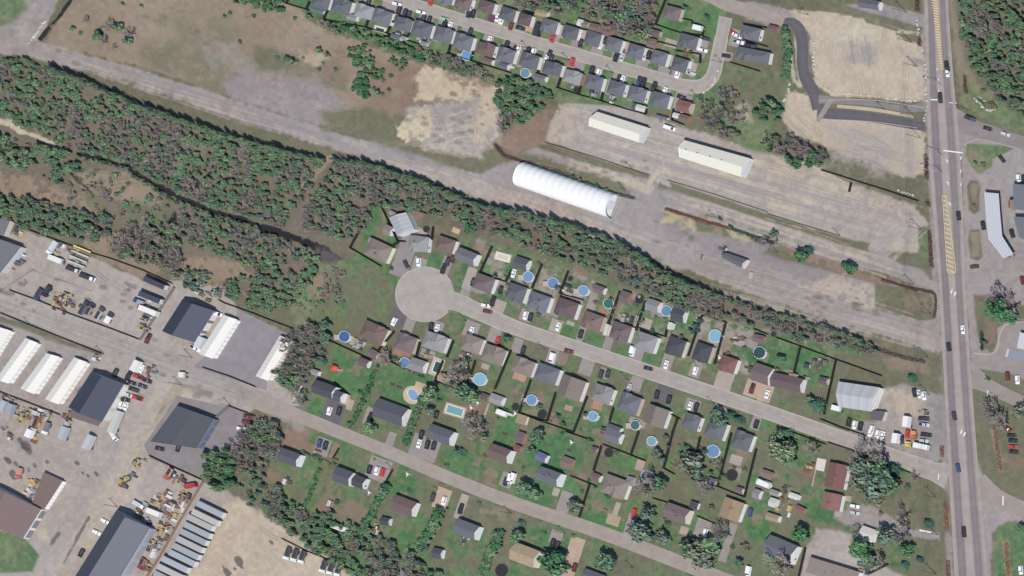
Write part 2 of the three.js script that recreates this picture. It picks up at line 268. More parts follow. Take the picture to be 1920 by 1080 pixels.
for (const [x, y, a, b] of lush) { const p = []; for (let k = 0; k < 10; k++) { const t = k / 10 * 6.283; p.push([x + a * Math.cos(t) - b * 0.25 * Math.sin(t), y + b * Math.sin(t) + a * 0.28 * Math.cos(t)]); } lay('lush', p, { rag: 7, f: 4, op: 0.8, mot: 0.08 }); }
// plots differ in how green they are kept
{ const q3 = rng(4242); for (let k = 0; k < 150; k++) { const band = k % 3, t = q3(), x = band === 0 ? 900 + t * 560 : band === 1 ? 640 + t * 760 : 560 + t * 800, y = band === 0 ? 505 + (x - 900) * 0.33 + (q3() - 0.4) * 60 : band === 1 ? 660 + (x - 640) * 0.25 + (q3() - 0.3) * 90 : 830 + (x - 560) * 0.24 + (q3() - 0.5) * 130, w = 5 + q3() * 8, l = 5 + q3() * 9, c = 0.94, s = 0.34, p = [[-w, -l], [w, -l], [w, l], [-w, l]].map(([u, v]) => [x + u * c - v * s, y + u * s + v * c]); lay(['lush', 'lawn', 'olive', 'soil', 'lush', 'straw'][Math.floor(q3() * 6)], p, { rag: 4, f: 2, op: 0.45 + 0.4 * q3(), mot: 0.1 }); } }
const bare = [[900, 470, 18, 10], [780, 400, 12, 10], [720, 405, 10, 6], [815, 430, 10, 6], [1090, 505, 14, 8], [660, 960, 30, 20], [610, 950, 16, 18], [620, 925, 20, 14], [510, 895, 15, 12], [1150, 960, 12, 10], [1120, 950, 14, 10], [1205, 870, 10, 16], [1100, 1020, 10, 5], [1690, 970, 40, 22], [1630, 985, 20, 10], [1440, 890, 18, 10], [1700, 690, 40, 16], [1420, 970, 10, 8], [880, 770, 14, 12], [895, 760, 10, 10], [760, 605, 8, 8], [1390, 850, 8, 18], [1010, 745, 14, 12], [1040, 790, 14, 12], [640, 560, 8, 5], [1475, 925, 10, 8], [1550, 905, 6, 10], [1385, 560, 12, 6], [1640, 640, 30, 8]];
for (const [x, y, a, b] of bare) { const p = []; for (let k = 0; k < 10; k++) { const t = k / 10 * 6.283; p.push([x + a * Math.cos(t) - b * 0.25 * Math.sin(t), y + b * Math.sin(t) + a * 0.28 * Math.cos(t)]); } lay('soil', p, { rag: 9, f: 5, op: 0.75, mot: 0.15 }); }
// industrial quarter
lay('yard', [[-70, 470], [40, 430], [110, 455], [190, 490], [280, 530], [330, 525], [420, 540], [450, 585], [550, 630], [520, 700], [560, 760], [480, 760], [410, 730], [330, 700], [-70, 560]], { rag: 4, f: 3 });
lay('yard', [[-70, 540], [420, 690], [480, 760], [400, 840], [380, 900], [430, 920], [520, 990], [660, 1080], [660, 1130], [-70, 1130]], { rag: 4, f: 3 });
lay('track', [[-70, 560], [120, 610], [270, 660], [360, 690], [480, 750], [560, 790]], { w: 15, rag: 5, f: 5, op: 0.8 });
lay('conc', [[305, 735], [240, 850], [160, 1000], [100, 1100]], { w: 17, rag: 3, f: 3, op: 0.85 });
lay('olive', [[-70, 578], [60, 608], [130, 640], [195, 658], [190, 666], [110, 646], [40, 615], [-70, 588]], { rag: 4, f: 3 });
lay('grey', [[-70, 585], [190, 665], [180, 690], [120, 800], [-70, 740]], { rag: 8, f: 6, op: 0.55 });
lay('olive', [[330, 715], [400, 735], [395, 745], [345, 728], [310, 770], [285, 800], [295, 770]], { rag: 6, f: 4, op: 0.7 });
lay('sand', [[440, 930], [560, 1010], [680, 1090], [330, 1110], [380, 980]], { rag: 8, f: 6 });
lay('sand', [[130, 1020], [330, 720], [360, 730], [180, 1030]], { rag: 12, f: 6, op: 0.5, mot: 0.2 });
lay('lawn', [[-70, 985], [40, 1000], [75, 1040], [60, 1072], [-70, 1075]], { rag: 4, f: 3 });
lay('mud', [[40, 825], [60, 845], [55, 855], [38, 840]], { rag: 5, f: 2 });
for (const [x, y, a] of [[38, 827, 6], [50, 835, 9], [54, 846, 7], [16, 864, 5], [30, 870, 5], [53, 880, 4], [65, 872, 4], [25, 890, 8], [144, 868, 5], [155, 887, 4], [164, 892, 4], [180, 888, 6], [447, 1052, 8], [425, 1073, 7], [418, 1062, 3], [454, 1064, 3], [440, 1066, 2], [10, 860, 3], [88, 865, 3], [508, 1017, 5], [5, 802, 5], [12, 800, 4]]) lay('mud', [[x - a * 0.3, y - a * 0.4], [x + a * 0.3, y + a * 0.3]], { w: a * 0.7, rag: 4, f: 1.5, op: 0.85 });
lay('sand', [[60, 990], [85, 990], [90, 1010], [70, 1012]], { rag: 6, f: 4, op: 0.8 });
for (const [a, b] of [[[165, 970], [120, 1055]], [[110, 1000], [95, 1020]]]) lay('mud', [a, b], { w: 2.5, rag: 6, f: 2, op: 0.8 });
lay('mud', [[0, 545], [60, 505], [170, 545]], { w: 1.2, rag: 3, f: 1, op: 0.5 });
// verges by the highway and the plots on its east side
lay('dry', [[1775, -50], [1800, -50], [1800, 60], [1830, 150], [1870, 200], [1850, 210], [1800, 180], [1788, 100]], { rag: 6, f: 5, op: 0.7 });
lay('track', [[1730, -50], [1737, -50], [1760, 540], [1790, 1120], [1778, 1120], [1748, 540], [1730, 100]], { rag: 3, f: 3, op: 0.8 });
lay('track', [[1790, 200], [1830, 230], [1920, 265], [1990, 290], [1990, 640], [1920, 600], [1870, 600], [1850, 650], [1870, 680], [1990, 720], [1990, 790], [1920, 770], [1840, 730], [1820, 690], [1810, 540], [1802, 300]], { rag: 3, f: 3 });
lay('track', [[1825, 850], [1850, 910], [1910, 940], [1990, 960], [1990, 985], [1890, 975], [1860, 1000], [1855, 1120], [1835, 1120], [1825, 900]], { rag: 4, f: 4 });
lay('floor', [[1785, -50], [1990, -50], [1990, 240], [1900, 210], [1870, 195], [1820, 130], [1795, 60]], { rag: 8, f: 6 });
lay('lawn', [[1805, 150], [1840, 165], [1880, 200], [1990, 240], [1990, 262], [1900, 240], [1830, 212], [1800, 190]], { rag: 5, f: 4 });
lay('lawn', [[1812, 268], [1880, 272], [1900, 278], [1860, 298], [1860, 312], [1835, 325], [1820, 310], [1810, 290]], { rag: 3, f: 2 });
for (const p of [[[1818, 338], [1832, 338], [1837, 350], [1836, 395], [1826, 400], [1816, 392], [1812, 350]], [[1818, 430], [1836, 430], [1842, 480], [1834, 488], [1820, 484], [1814, 450]]]) { lay('olive', p, { rag: 3, f: 2 }); }
lay('dry', [[1818, 345], [1834, 345], [1830, 392], [1820, 390]], { rag: 6, f: 4, op: 0.7 });
lay('dry', [[1820, 435], [1836, 435], [1836, 480], [1824, 480]], { rag: 6, f: 4, op: 0.7 });
lay('straw', [[1816, 283], [1832, 285], [1830, 305], [1818, 300]], { rag: 5, f: 3, op: 0.8 });
lay('olive', [[1825, 552], [1850, 552], [1900, 570], [1990, 580], [1990, 600], [1905, 598], [1885, 604], [1872, 625], [1868, 650], [1840, 658], [1830, 620]], { rag: 4, f: 3 });
lay('soil', [[1850, 600], [1872, 605], [1866, 645], [1845, 650]], { rag: 4, f: 4, op: 0.8 });
lay('lush', [[1840, 560], [1890, 580], [1890, 605], [1850, 600]], { rag: 6, f: 5, op: 0.6 });
lay('olive', [[1836, 690], [1900, 700], [1990, 745], [1990, 760], [1900, 738], [1835, 722]], { rag: 4, f: 3 });
lay('olive', [[1845, 765], [1870, 755], [1920, 780], [1990, 800], [1990, 950], [1920, 930], [1870, 905], [1840, 850]], { rag: 5, f: 4 });
lay('soil', [[1880, 850], [1920, 855], [1920, 880], [1890, 880]], { rag: 8, f: 6, op: 0.6 });
lay('straw', [[1862, 810], [1878, 880]], { w: 5, rag: 6, f: 3, op: 0.7 });
lay('lawn', [[1870, 985], [1990, 980], [1990, 1120], [1870, 1120], [1862, 1020]], { rag: 5, f: 4 });
lay('straw', [[1885, 1020], [1892, 1080]], { w: 6, rag: 5, f: 3, op: 0.8 });
// corner lot by the highway
lay('grey', [[1640, 735], [1700, 715], [1760, 740], [1772, 760], [1775, 860], [1740, 865], [1590, 810], [1600, 790], [1650, 790]], { rag: 4, f: 4 });
lay('olive', [[1570, 660], [1700, 690], [1765, 660], [1770, 740], [1690, 718], [1580, 700]], { rag: 8, f: 5, mot: 0.1 });
lay('straw', [[1650, 660], [1740, 680], [1740, 700], [1660, 690]], { rag: 10, f: 6, op: 0.7 });
lay('lawn', [[1560, 620], [1640, 640], [1640, 670], [1560, 660]], { rag: 8, f: 6 });
lay('sand', [[1660, 730], [1720, 740], [1730, 780], [1690, 780]], { rag: 12, f: 6, op: 0.7, mot: 0.2 });
lay('grey', [[1590, 945], [1640, 950], [1700, 990], [1760, 1000], [1760, 1010], [1680, 1000], [1600, 990], [1560, 970]], { rag: 5, f: 4 });
lay('yard', [[1530, 990], [1600, 1000], [1590, 1040], [1640, 1055], [1720, 1090], [1500, 1090], [1510, 1030]], { rag: 4, f: 4 });
lay('olive', [[1640, 890], [1730, 900], [1775, 920], [1785, 1000], [1700, 985], [1650, 950]], { rag: 8, f: 5, mot: 0.1 });
// wheel ruts and scrapes in the loose ground
const q2 = rng(99);
const rut = (a, b, n, spread, kind, w = 0.8) => { for (let k = 0; k < n; k++) { const o = (q2() - 0.5) * spread, s = q2() * 0.4, e = 0.6 + q2() * 0.4, dx = b[0] - a[0], dy = b[1] - a[1], l = Math.hypot(dx, dy), nx = -dy / l * o, ny = dx / l * o, m = (q2() - 0.5) * 14; lay(kind, [[a[0] + dx * s + nx, a[1] + dy * s + ny], [a[0] + dx * (s + e) / 2 + nx - dy / l * m, a[1] + dy * (s + e) / 2 + ny + dx / l * m], [a[0] + dx * e + nx, a[1] + dy * e + ny]], { w: w * (0.6 + q2()), rag: 2, f: 1, op: 0.3 + 0.3 * q2() }); } };
rut([1050, 230], [1720, 430], 26, 90, 'grey', 1.2); rut([1050, 230], [1720, 430], 20, 90, 'sand', 1.4);
rut([1250, 370], [1720, 520], 16, 40, 'grey'); rut([1250, 370], [1720, 520], 14, 40, 'sand', 1.3);
rut([1300, 500], [1770, 640], 26, 70, 'conc', 1.2); rut([1300, 500], [1770, 640], 22, 70, 'mauve', 1);
rut([700, 285], [1300, 480], 22, 24, 'conc', 1); rut([60, 95], [640, 270], 16, 22, 'mauve', 1); rut([60, 95], [640, 270], 10, 22, 'conc', 0.8);
rut([1640, 500], [1740, 410], 12, 30, 'conc', 1); rut([1210, 370], [1250, 300], 10, 20, 'sand', 1.2); rut([1190, 400], [1260, 350], 8, 30, 'grey', 1);
rut([-40, 560], [500, 755], 24, 22, 'conc', 1); rut([-40, 560], [500, 755], 18, 26, 'grey', 1);
rut([1540, 30], [1545, 170], 16, 100, 'conc', 0.8); rut([1600, 70], [1610, 130], 18, 60, 'grey', 1); rut([1460, 190], [1540, 270], 14, 40, 'track', 1); rut([1550, 250], [1720, 320], 14, 60, 'track', 1.2);
rut([320, 735], [140, 1050], 14, 26, 'conc', 1); rut([40, 500], [250, 560], 14, 80, 'conc', 1); rut([20, 840], [200, 900], 14, 100, 'track', 1); rut([450, 960], [560, 1070], 14, 80, 'conc', 1);
rut([430, 170], [640, 230], 16, 50, 'grey', 1);  rut([160, 340], [270, 330], 14, 50, 'floor', 0.8); rut([770, 250], [920, 220], 16, 70, 'sand', 1);
// paired tyre marks and weed spots
const tyre = (x, y, ang, len, bend, kind) => { for (const o of [-2.6, 2.6]) { const p = []; for (let k = 0; k <= 5; k++) { const t = k / 5 - 0.5, a = rad(ang) + bend * t; p.push([x + Math.cos(a) * len * t - Math.sin(a) * o, y + Math.sin(a) * len * t + Math.cos(a) * o]); } lay(kind, p, { w: 0.9, rag: 1.5, f: 0.9, op: 0.24 }); } };
for (const [cx, cy, sx, sy, n, ang] of [[150, 540, 110, 40, 10, 20], [100, 860, 90, 60, 12, 60], [250, 800, 60, 80, 8, 118], [480, 1010, 60, 40, 10, 40], [1140, 260, 90, 40, 10, 18], [1450, 360, 160, 40, 16, 18], [1640, 430, 60, 40, 10, 130], [1500, 550, 160, 30, 12, 18], [1620, 110, 80, 60, 12, 85], [1620, 280, 80, 30, 8, 20], [560, 180, 80, 25, 8, 20], [850, 235, 60, 40, 8, 70], [1700, 780, 40, 40, 6, 80]]) for (let k = 0; k < n; k++) tyre(cx + (q2() - 0.5) * 2 * sx, cy + (q2() - 0.5) * 2 * sy, ang + (q2() - 0.5) * 40, 30 + q2() * 60, (q2() - 0.5) * 1.6, q2() < 0.5 ? 'mud' : 'conc');
for (let k = 0; k < 420; k++) { const [cx, cy, sx, sy, kind] = [[300, 70, 220, 70, 'olive'], [600, 110, 120, 60, 'olive'], [300, 40, 200, 60, 'straw'], [850, 220, 90, 60, 'olive'], [1350, 430, 120, 30, 'olive'], [1100, 320, 120, 20, 'olive'], [1600, 570, 100, 20, 'olive'], [250, 690, 200, 60, 'olive'], [120, 560, 150, 40, 'mud'], [1000, 800, 420, 220, 'soil'], [1000, 800, 420, 220, 'straw'], [1050, 570, 200, 60, 'soil']][k % 12], r = 1 + q2() * 3, x = cx + (q2() - 0.5) * 2 * sx, y = cy + (q2() - 0.5) * 2 * sy; lay(kind, [[x - r, y], [x + r, y + 1]], { w: r, rag: 5, f: 2, op: 0.55 }); }
// grain of the soil and turf
const gtex = new Uint8Array(GW * GH * 4);
{ const q = rng(5), enc = v => 255 * (v <= 0.0031308 ? v * 12.92 : 1.055 * Math.pow(v, 1 / 2.4) - 0.055);
  for (let i = 0; i < GW * GH; i++) { const green = clamp((gr[i * 3 + 1] - gr[i * 3]) * 30 + 0.35, 0, 1), k = 1 + nA[i] * (0.36 + 0.4 * green) + nB[i] * 0.34 + (q() - 0.5) * (0.2 + 0.22 * green), w = 1 + nC[i] * 0.1; for (let c = 0; c < 3; c++) gtex[i * 4 + c] = clamp(enc(Math.max(0, gr[i * 3 + c] * k * (c === 0 ? w : c === 2 ? 2 - w : 1))), 0, 255); gtex[i * 4 + 3] = 255; } }
const groundMap = new THREE.DataTexture(gtex, GW, GH); groundMap.colorSpace = THREE.SRGBColorSpace; groundMap.magFilter = THREE.LinearFilter; groundMap.needsUpdate = true;
{
  const [x0, z0] = at(GX, GY), [x1, z1] = at(GX + GW, GY + GH), g = new THREE.BufferGeometry();
  g.setAttribute('position', new THREE.Float32BufferAttribute([x0, 0, z0, x0, 0, z1, x1, 0, z1, x1, 0, z0], 3));
  g.setAttribute('normal', new THREE.Float32BufferAttribute([0, 1, 0, 0, 1, 0, 0, 1, 0, 0, 1, 0], 3));
  g.setAttribute('uv', new THREE.Float32BufferAttribute([0, 0, 0, 1, 1, 1, 1, 0], 2)); g.setIndex([0, 1, 2, 0, 2, 3]);
  struct('ground', g, new THREE.MeshStandardMaterial({ map: groundMap, roughness: 1 }));
  const far = new THREE.PlaneGeometry(8000, 8000); far.rotateX(-Math.PI / 2); far.translate(0, -0.4, 0); for (let i = 0; i < far.attributes.uv.count; i++) far.attributes.uv.setXY(i, far.attributes.uv.getX(i) * 120, far.attributes.uv.getY(i) * 120);
  struct('terrain', far, mat([112, 110, 84], { map: T_PAVE, roughness: 1 }));
}

// ---------------------------------------------------------------- roads, lots, kerbs, markings
function sheet(name, pts, y, m) {
  const sh = new THREE.Shape(pts.map(p => { const [x, z] = at(p[0], p[1]); return new THREE.Vector2(x, -z); }));
  const g = new THREE.ShapeGeometry(sh); g.rotateX(-Math.PI / 2); g.translate(0, y, 0);
  const p = g.attributes.position, u = g.attributes.uv; for (let i = 0; i < p.count; i++) u.setXY(i, p.getX(i) / 45, p.getZ(i) / 45);
  return struct(name, g, m);
}
function curvePts(pts, step = 6, closed = false) { const c = new THREE.CatmullRomCurve3(pts.map(p => new THREE.Vector3(p[0], p[2] === undefined ? 0 : p[2], p[1])), closed, 'centripetal'); const n = Math.max(2, Math.round(c.getLength() / step)); return c.getSpacedPoints(n).map(v => [v.x, v.z, v.y]); }
// pts: [x, y, halfwidth]; cols: [[frac -1..1, colour]] across the road
function strip(name, pts, y, cols, o = {}) {
  const P = curvePts(pts.map(p => [p[0], p[1], p[2]]), 8), pos = [], colr = [], uv = [], idx = [], nor = [], m = cols.length;
  let run = 0;
  P.forEach((p, i) => {
    const a = P[Math.max(0, i - 1)], b = P[Math.min(P.length - 1, i + 1)], dx = b[0] - a[0], dy = b[1] - a[1], l = Math.hypot(dx, dy) || 1, nx = -dy / l, ny = dx / l;
    if (i) run += Math.hypot(p[0] - P[i - 1][0], p[1] - P[i - 1][1]) * S;
    cols.forEach(([f, c]) => { const [x, z] = at(p[0] - nx * f * p[2], p[1] - ny * f * p[2]); pos.push(x, y, z); nor.push(0, 1, 0); colr.push(...lin(...c)); uv.push(x / 45, z / 45); });
    if (i) for (let k = 0; k < m - 1; k++) { const s = (i - 1) * m + k, e = s + m; idx.push(s, e, s + 1, s + 1, e, e + 1); }
  });
  const g = new THREE.BufferGeometry(); g.setAttribute('position', new THREE.Float32BufferAttribute(pos, 3)); g.setAttribute('normal', new THREE.Float32BufferAttribute(nor, 3)); g.setAttribute('color', new THREE.Float32BufferAttribute(colr, 3)); g.setAttribute('uv', new THREE.Float32BufferAttribute(uv, 2)); g.setIndex(idx);
  return struct(name, g, new THREE.MeshStandardMaterial({ vertexColors: true, map: T_PAVE, roughness: 0.95, side: THREE.DoubleSide, ...o }));
}
const ASPHALT = [166, 158, 149], flat = c => [[-1, c], [0, c.map(v => v - 2)], [1, c]];
const STREET = [[-1, [184, 175, 163]], [-0.86, [174, 165, 154]], [-0.4, [169, 160, 150]], [0, [175, 166, 155]], [0.4, [168, 159, 149]], [0.86, [174, 165, 154]], [1, [184, 175, 163]]];
const middleStreet = [[836, 560, 19], [866, 570, 16], [905, 588, 14.5], [960, 612, 13.5], [1080, 652, 13], [1200, 692, 13], [1320, 732, 13], [1440, 773, 13], [1590, 826, 14], [1700, 866, 15], [1745, 882, 17], [1778, 893, 24]];
const lowerStreet = [[470, 745, 18], [510, 761, 16], [550, 776, 13], [640, 812, 12], [730, 848, 12], [840, 895, 12], [960, 942, 12.5], [1140, 1003, 13], [1330, 1076, 13], [1420, 1110, 13]];
const crescent = [[700, -18, 11], [740, -4, 11], [780, 10, 11], [960, 66, 11], [1140, 119, 11], [1235, 147, 11.5], [1290, 162, 12], [1318, 160, 12], [1336, 143, 12], [1345, 110, 12], [1353, 70, 12], [1361, 32, 13]];
strip('street', middleStreet, 0.05, STREET);
strip('street', lowerStreet, 0.05, flat([168, 155, 143]));
strip('street', crescent, 0.05, STREET);
strip('street', [[1280, -22, 12], [1330, -8, 12], [1362, 8, 12], [1400, 18, 12], [1440, 30, 11], [1470, 40, 9]], 0.075, flat([168, 156, 144]));
{ const p = []; for (let k = 0; k < 40; k++) { const t = k / 40 * 6.2832; p.push([797 + 55 * Math.cos(t), 552 + 51 * Math.sin(t)]); } sheet('turning_circle', p, 0.08, mat([176, 167, 156], { map: T_PAVE })); }
strip('highway', [[1753, -45, 24], [1756, 0, 22], [1762, 135, 25], [1770, 270, 29], [1778, 400, 28], [1786, 540, 25], [1802, 810, 27], [1821, 1080, 31], [1824, 1125, 31]], 0.1,
  [[-1, [176, 163, 152]], [-0.8, [168, 157, 148]], [-0.7, [132, 123, 120]], [-0.5, [138, 129, 126]], [-0.32, [130, 121, 119]], [-0.2, [170, 158, 148]], [0.16, [174, 161, 151]], [0.34, [132, 124, 121]], [0.5, [142, 133, 129]], [0.64, [130, 122, 119]], [0.8, [164, 153, 145]], [1, [176, 163, 152]]]);
strip('side_road', [[1790, 226, 22], [1820, 238, 16], [1860, 250, 14], [1920, 268, 12], [1990, 288, 12]], 0.085, flat([146, 137, 132]));
strip('side_road', [[1820, 705, 22], [1850, 722, 14], [1890, 742, 12], [1930, 760, 12], [1990, 784, 12]], 0.085, flat([158, 147, 138]));
strip('side_road', [[1832, 915, 30], [1870, 935, 18], [1920, 955, 15], [1990, 970, 15]], 0.085, flat([164, 152, 140]));
const FRESH = [[-1, [120, 112, 110]], [-0.85, [96, 92, 96]], [0, [104, 99, 103]], [0.85, [96, 92, 96]], [1, [120, 112, 110]]];
strip('new_road', [[1462, 42, 6], [1485, 42, 9], [1499, 56, 11], [1505, 85, 11], [1505, 120, 11], [1511, 148, 11], [1527, 175, 12], [1535, 205, 12]], 0.05, FRESH);
strip('new_road', [[1532, 212, 10], [1570, 214, 10], [1615, 218, 9], [1680, 228, 9], [1733, 237, 9]], 0.065, FRESH);
strip('new_road', [[1535, 186, 8], [1580, 189, 6], [1640, 195, 5], [1700, 204, 6], [1735, 200, 9]], 0.08, flat([140, 132, 128]));
strip('median_strip', [[1570, 199, 3], [1640, 206, 3.4], [1715, 219, 2.5]], 0.12, flat([196, 178, 150]));
strip('gravel_crossing', [[1560, 185, 4.5], [1533, 228, 4.5]], 0.095, flat([160, 150, 140]));
sheet('asphalt_lot', [[448, 580], [546, 630], [528, 660], [500, 704], [500, 732], [362, 688], [418, 640]], 0.04, mat([148, 141, 141], { map: T_PAVE }));
sheet('asphalt_lot', [[332, 742], [402, 758], [466, 770], [450, 835], [400, 850], [380, 900], [282, 860], [270, 835]], 0.04, mat([144, 136, 134], { map: T_PAVE }));
sheet('asphalt_lot', [[1870, 615], [1890, 602], [1990, 612], [1990, 735], [1900, 700], [1826, 690], [1824, 665], [1862, 660], [1870, 640]], 0.045, mat([156, 147, 140], { map: T_PAVE }));
// kerbs
function ribbon(name, pts, off, w, h, c) {
  const P = curvePts(pts, 8), g = []; const pos = [], idx = [];
  P.forEach((p, i) => {
    const a = P[Math.max(0, i - 1)], b = P[Math.min(P.length - 1, i + 1)], dx = b[0] - a[0], dy = b[1] - a[1], l = Math.hypot(dx, dy) || 1, o = off === null ? 0 : off * p[2];
    for (const [e, y] of [[-w / 2, 0], [-w / 2, h], [w / 2, h], [w / 2, 0]]) { const [x, z] = at(p[0] - dy / l * (o + e / S), p[1] + dx / l * (o + e / S)); pos.push(x, y, z); }
    if (i) for (let k = 0; k < 3; k++) { const s = (i - 1) * 4 + k, e = s + 4; idx.push(s, e, s + 1, s + 1, e, e + 1); }
  });
  let geo = new THREE.BufferGeometry(); geo.setAttribute('position', new THREE.Float32BufferAttribute(pos, 3)); geo.setIndex(idx); geo = geo.toNonIndexed(); geo.computeVertexNormals();
  return struct(name, geo, mat(c));
}
for (const s of [-1, 1]) { ribbon('kerb', middleStreet.slice(1, -1), s * 1.02, 0.35, 0.13, [186, 176, 162]); ribbon('kerb', crescent.slice(0, -1), s * 1.02, 0.35, 0.13, [186, 176, 162]); }
{ const p = []; for (let k = 3; k <= 46; k++) { const t = 0.35 + k / 48 * 5.7; p.push([797 + 55.5 * Math.cos(t), 552 + 51.5 * Math.sin(t), 1]); } ribbon('kerb', p, null, 0.35, 0.14, [184, 175, 163]); }
for (const p of [[[1538, 188], [1640, 188], [1736, 203]], [[1556, 224], [1640, 229], [1720, 240]]]) ribbon('kerb', p.map(a => [...a, 1]), null, 0.4, 0.13, [176, 164, 150]);
ribbon('kerb', [[1825, 662, 1], [1858, 664, 1], [1870, 655, 1], [1874, 630, 1], [1885, 610, 1], [1905, 604, 1], [1980, 608, 1]], null, 0.5, 0.14, [186, 174, 160]);
ribbon('kerb', [[1808, 272, 1], [1830, 262, 1], [1900, 276, 1]], null, 0.4, 0.14, [176, 164, 152]);
// tar-filled seams in the old asphalt
for (const p of [[[770, 520], [790, 545], [812, 575], [830, 590]], [[752, 556], [780, 550], [800, 540], [835, 530]], [[900, 582], [960, 614], [1020, 634]], [[1100, 662], [1180, 684], [1240, 708]], [[1330, 738], [1400, 757], [1480, 790]], [[1040, 88], [1100, 108], [1160, 124]], [[640, 815], [700, 833]], [[980, 950], [1060, 974]]]) ribbon('tar_seam', p.map(a => [...a, 1]), null, 0.25, 0.095, [146, 137, 128]);
// painted markings, each a thin mark of its own on the highway
const WHITE = mat([236, 232, 226]), YEL = mat([222, 202, 120]);
function mark(name, label, group, pts, m, y = 0.125) { const o = sheet(name, pts, y, m); o.userData = { label, category: 'road marking' }; if (group) o.userData.group = group; return o; }
const bar = (x, y, len, w, ang) => { const c = Math.cos(rad(ang)), s = Math.sin(rad(ang)), q = (u, v) => [x + u * c - v * s, y + u * s + v * c]; return [q(-len / 2, -w / 2), q(len / 2, -w / 2), q(len / 2, w / 2), q(-len / 2, w / 2)]; };
for (let k = 0; k < 27; k++) { const t = k / 26, x = 1752 + t * 14 + (t > 0.9 ? 0.5 : 0), y = 1 + 128 * t; mark('hatch_bar', 'yellow hatch bar in the painted median that ends above the stop line', 'yellow hatch bars north of the junction', bar(x, y, 11 - 5 * t, 1.6, 12), YEL); }
for (let k = 0; k < 17; k++) { const t = k / 16, x = 1771 + t * 12.5, y = 368 + 140 * t; mark('hatch_bar', 'yellow hatch bar in the painted median that ends in a rounded tip', 'yellow hatch bars south of the junction', bar(x, y, 6 + 9 * t, 1.5, 24), YEL); }
for (const s of [-1, 1]) { const a = [], b = []; for (let k = 0; k <= 10; k++) { const t = k / 10, x = 1770.5 + t * 14, y = 366 + 142 * t, h = 2.8 + 5 * t; a.push([x + s * h, y]); b.push([x + s * (h + 0.9), y]); } mark('edge_line', s < 0 ? 'yellow line on the old-lane side of the round-tipped hatched median' : 'yellow line on the turn-lane side of the round-tipped hatched median', null, [...a, ...b.reverse()], YEL, 0.13); }
{ const a = [], b = []; for (let k = 0; k <= 10; k++) { const t = k / 10 * Math.PI; a.push([1784.5 + 8.7 * Math.cos(t), 508 + 5 * Math.sin(t)]); b.push([1784.5 + 7.6 * Math.cos(t), 508 + 4 * Math.sin(t)]); } mark('edge_line', 'rounded yellow tip closing the hatched median', null, [...a, ...b.reverse()], YEL, 0.13); }
function arrow(x, y, s, label, flip = 1) { const p = [[-0.6, 4], [-0.6, 0], [-2.6 * flip, -1.5], [-2.6 * flip, -0.2], [-4.4 * flip, -2.6], [-2.4 * flip, -4.4], [-2.4 * flip, -3], [0.8, -1.4], [0.8, 4]]; mark('turn_arrow', label, 'white turn arrows on the highway', p.map(([u, v]) => [x + u * s, y + v * s]), WHITE); }
for (const [x, y] of [[1759, 129], [1761, 149], [1762, 170]]) arrow(x, y, -0.75, 'white turn arrow in the lane beside the northern yellow hatching', -1);
for (const [x, y] of [[1777, 302], [1779, 344], [1782, 383]]) arrow(x, y, 0.9, 'white left-turn arrow in the middle lane below the wide stop line');
for (const [x, y] of [[1800, 297], [1801, 321], [1802, 345]]) arrow(x, y, 0.9, 'white right-turn arrow in the outer lane below the wide stop line', -1);
for (const [x, y] of [[1788, 552], [1806, 815]]) arrow(x, y, 1.3, 'yellowish double turn arrow in the centre lane', -1), arrow(x - 1, y - 6, -1.2, 'yellowish double turn arrow in the centre lane', -1);
mark('stop_line', 'wide white stop line across two lanes south of the side road', null, bar(1787, 284.5, 36, 2.2, 7), WHITE);
mark('stop_line', 'short white stop line north of the new road mouth', null, bar(1752, 187, 13, 2, 2), WHITE);
mark('stop_line', 'white stop line at the mouth of the cul-de-sac street', null, bar(1760, 894, 11, 1.6, 98), WHITE);
mark('stop_line', 'white stop line at the mouth of the pale dirt side road', null, bar(1881, 939, 18, 2, 92), WHITE);
mark('stop_line', 'white stop line at the mouth of the side road below the station', null, bar(1852, 737, 10, 1.6, 95), WHITE);
mark('stop_line', 'white line at the corner of the upper side road', null, bar(1787, 193, 14, 1.2, 5), WHITE);
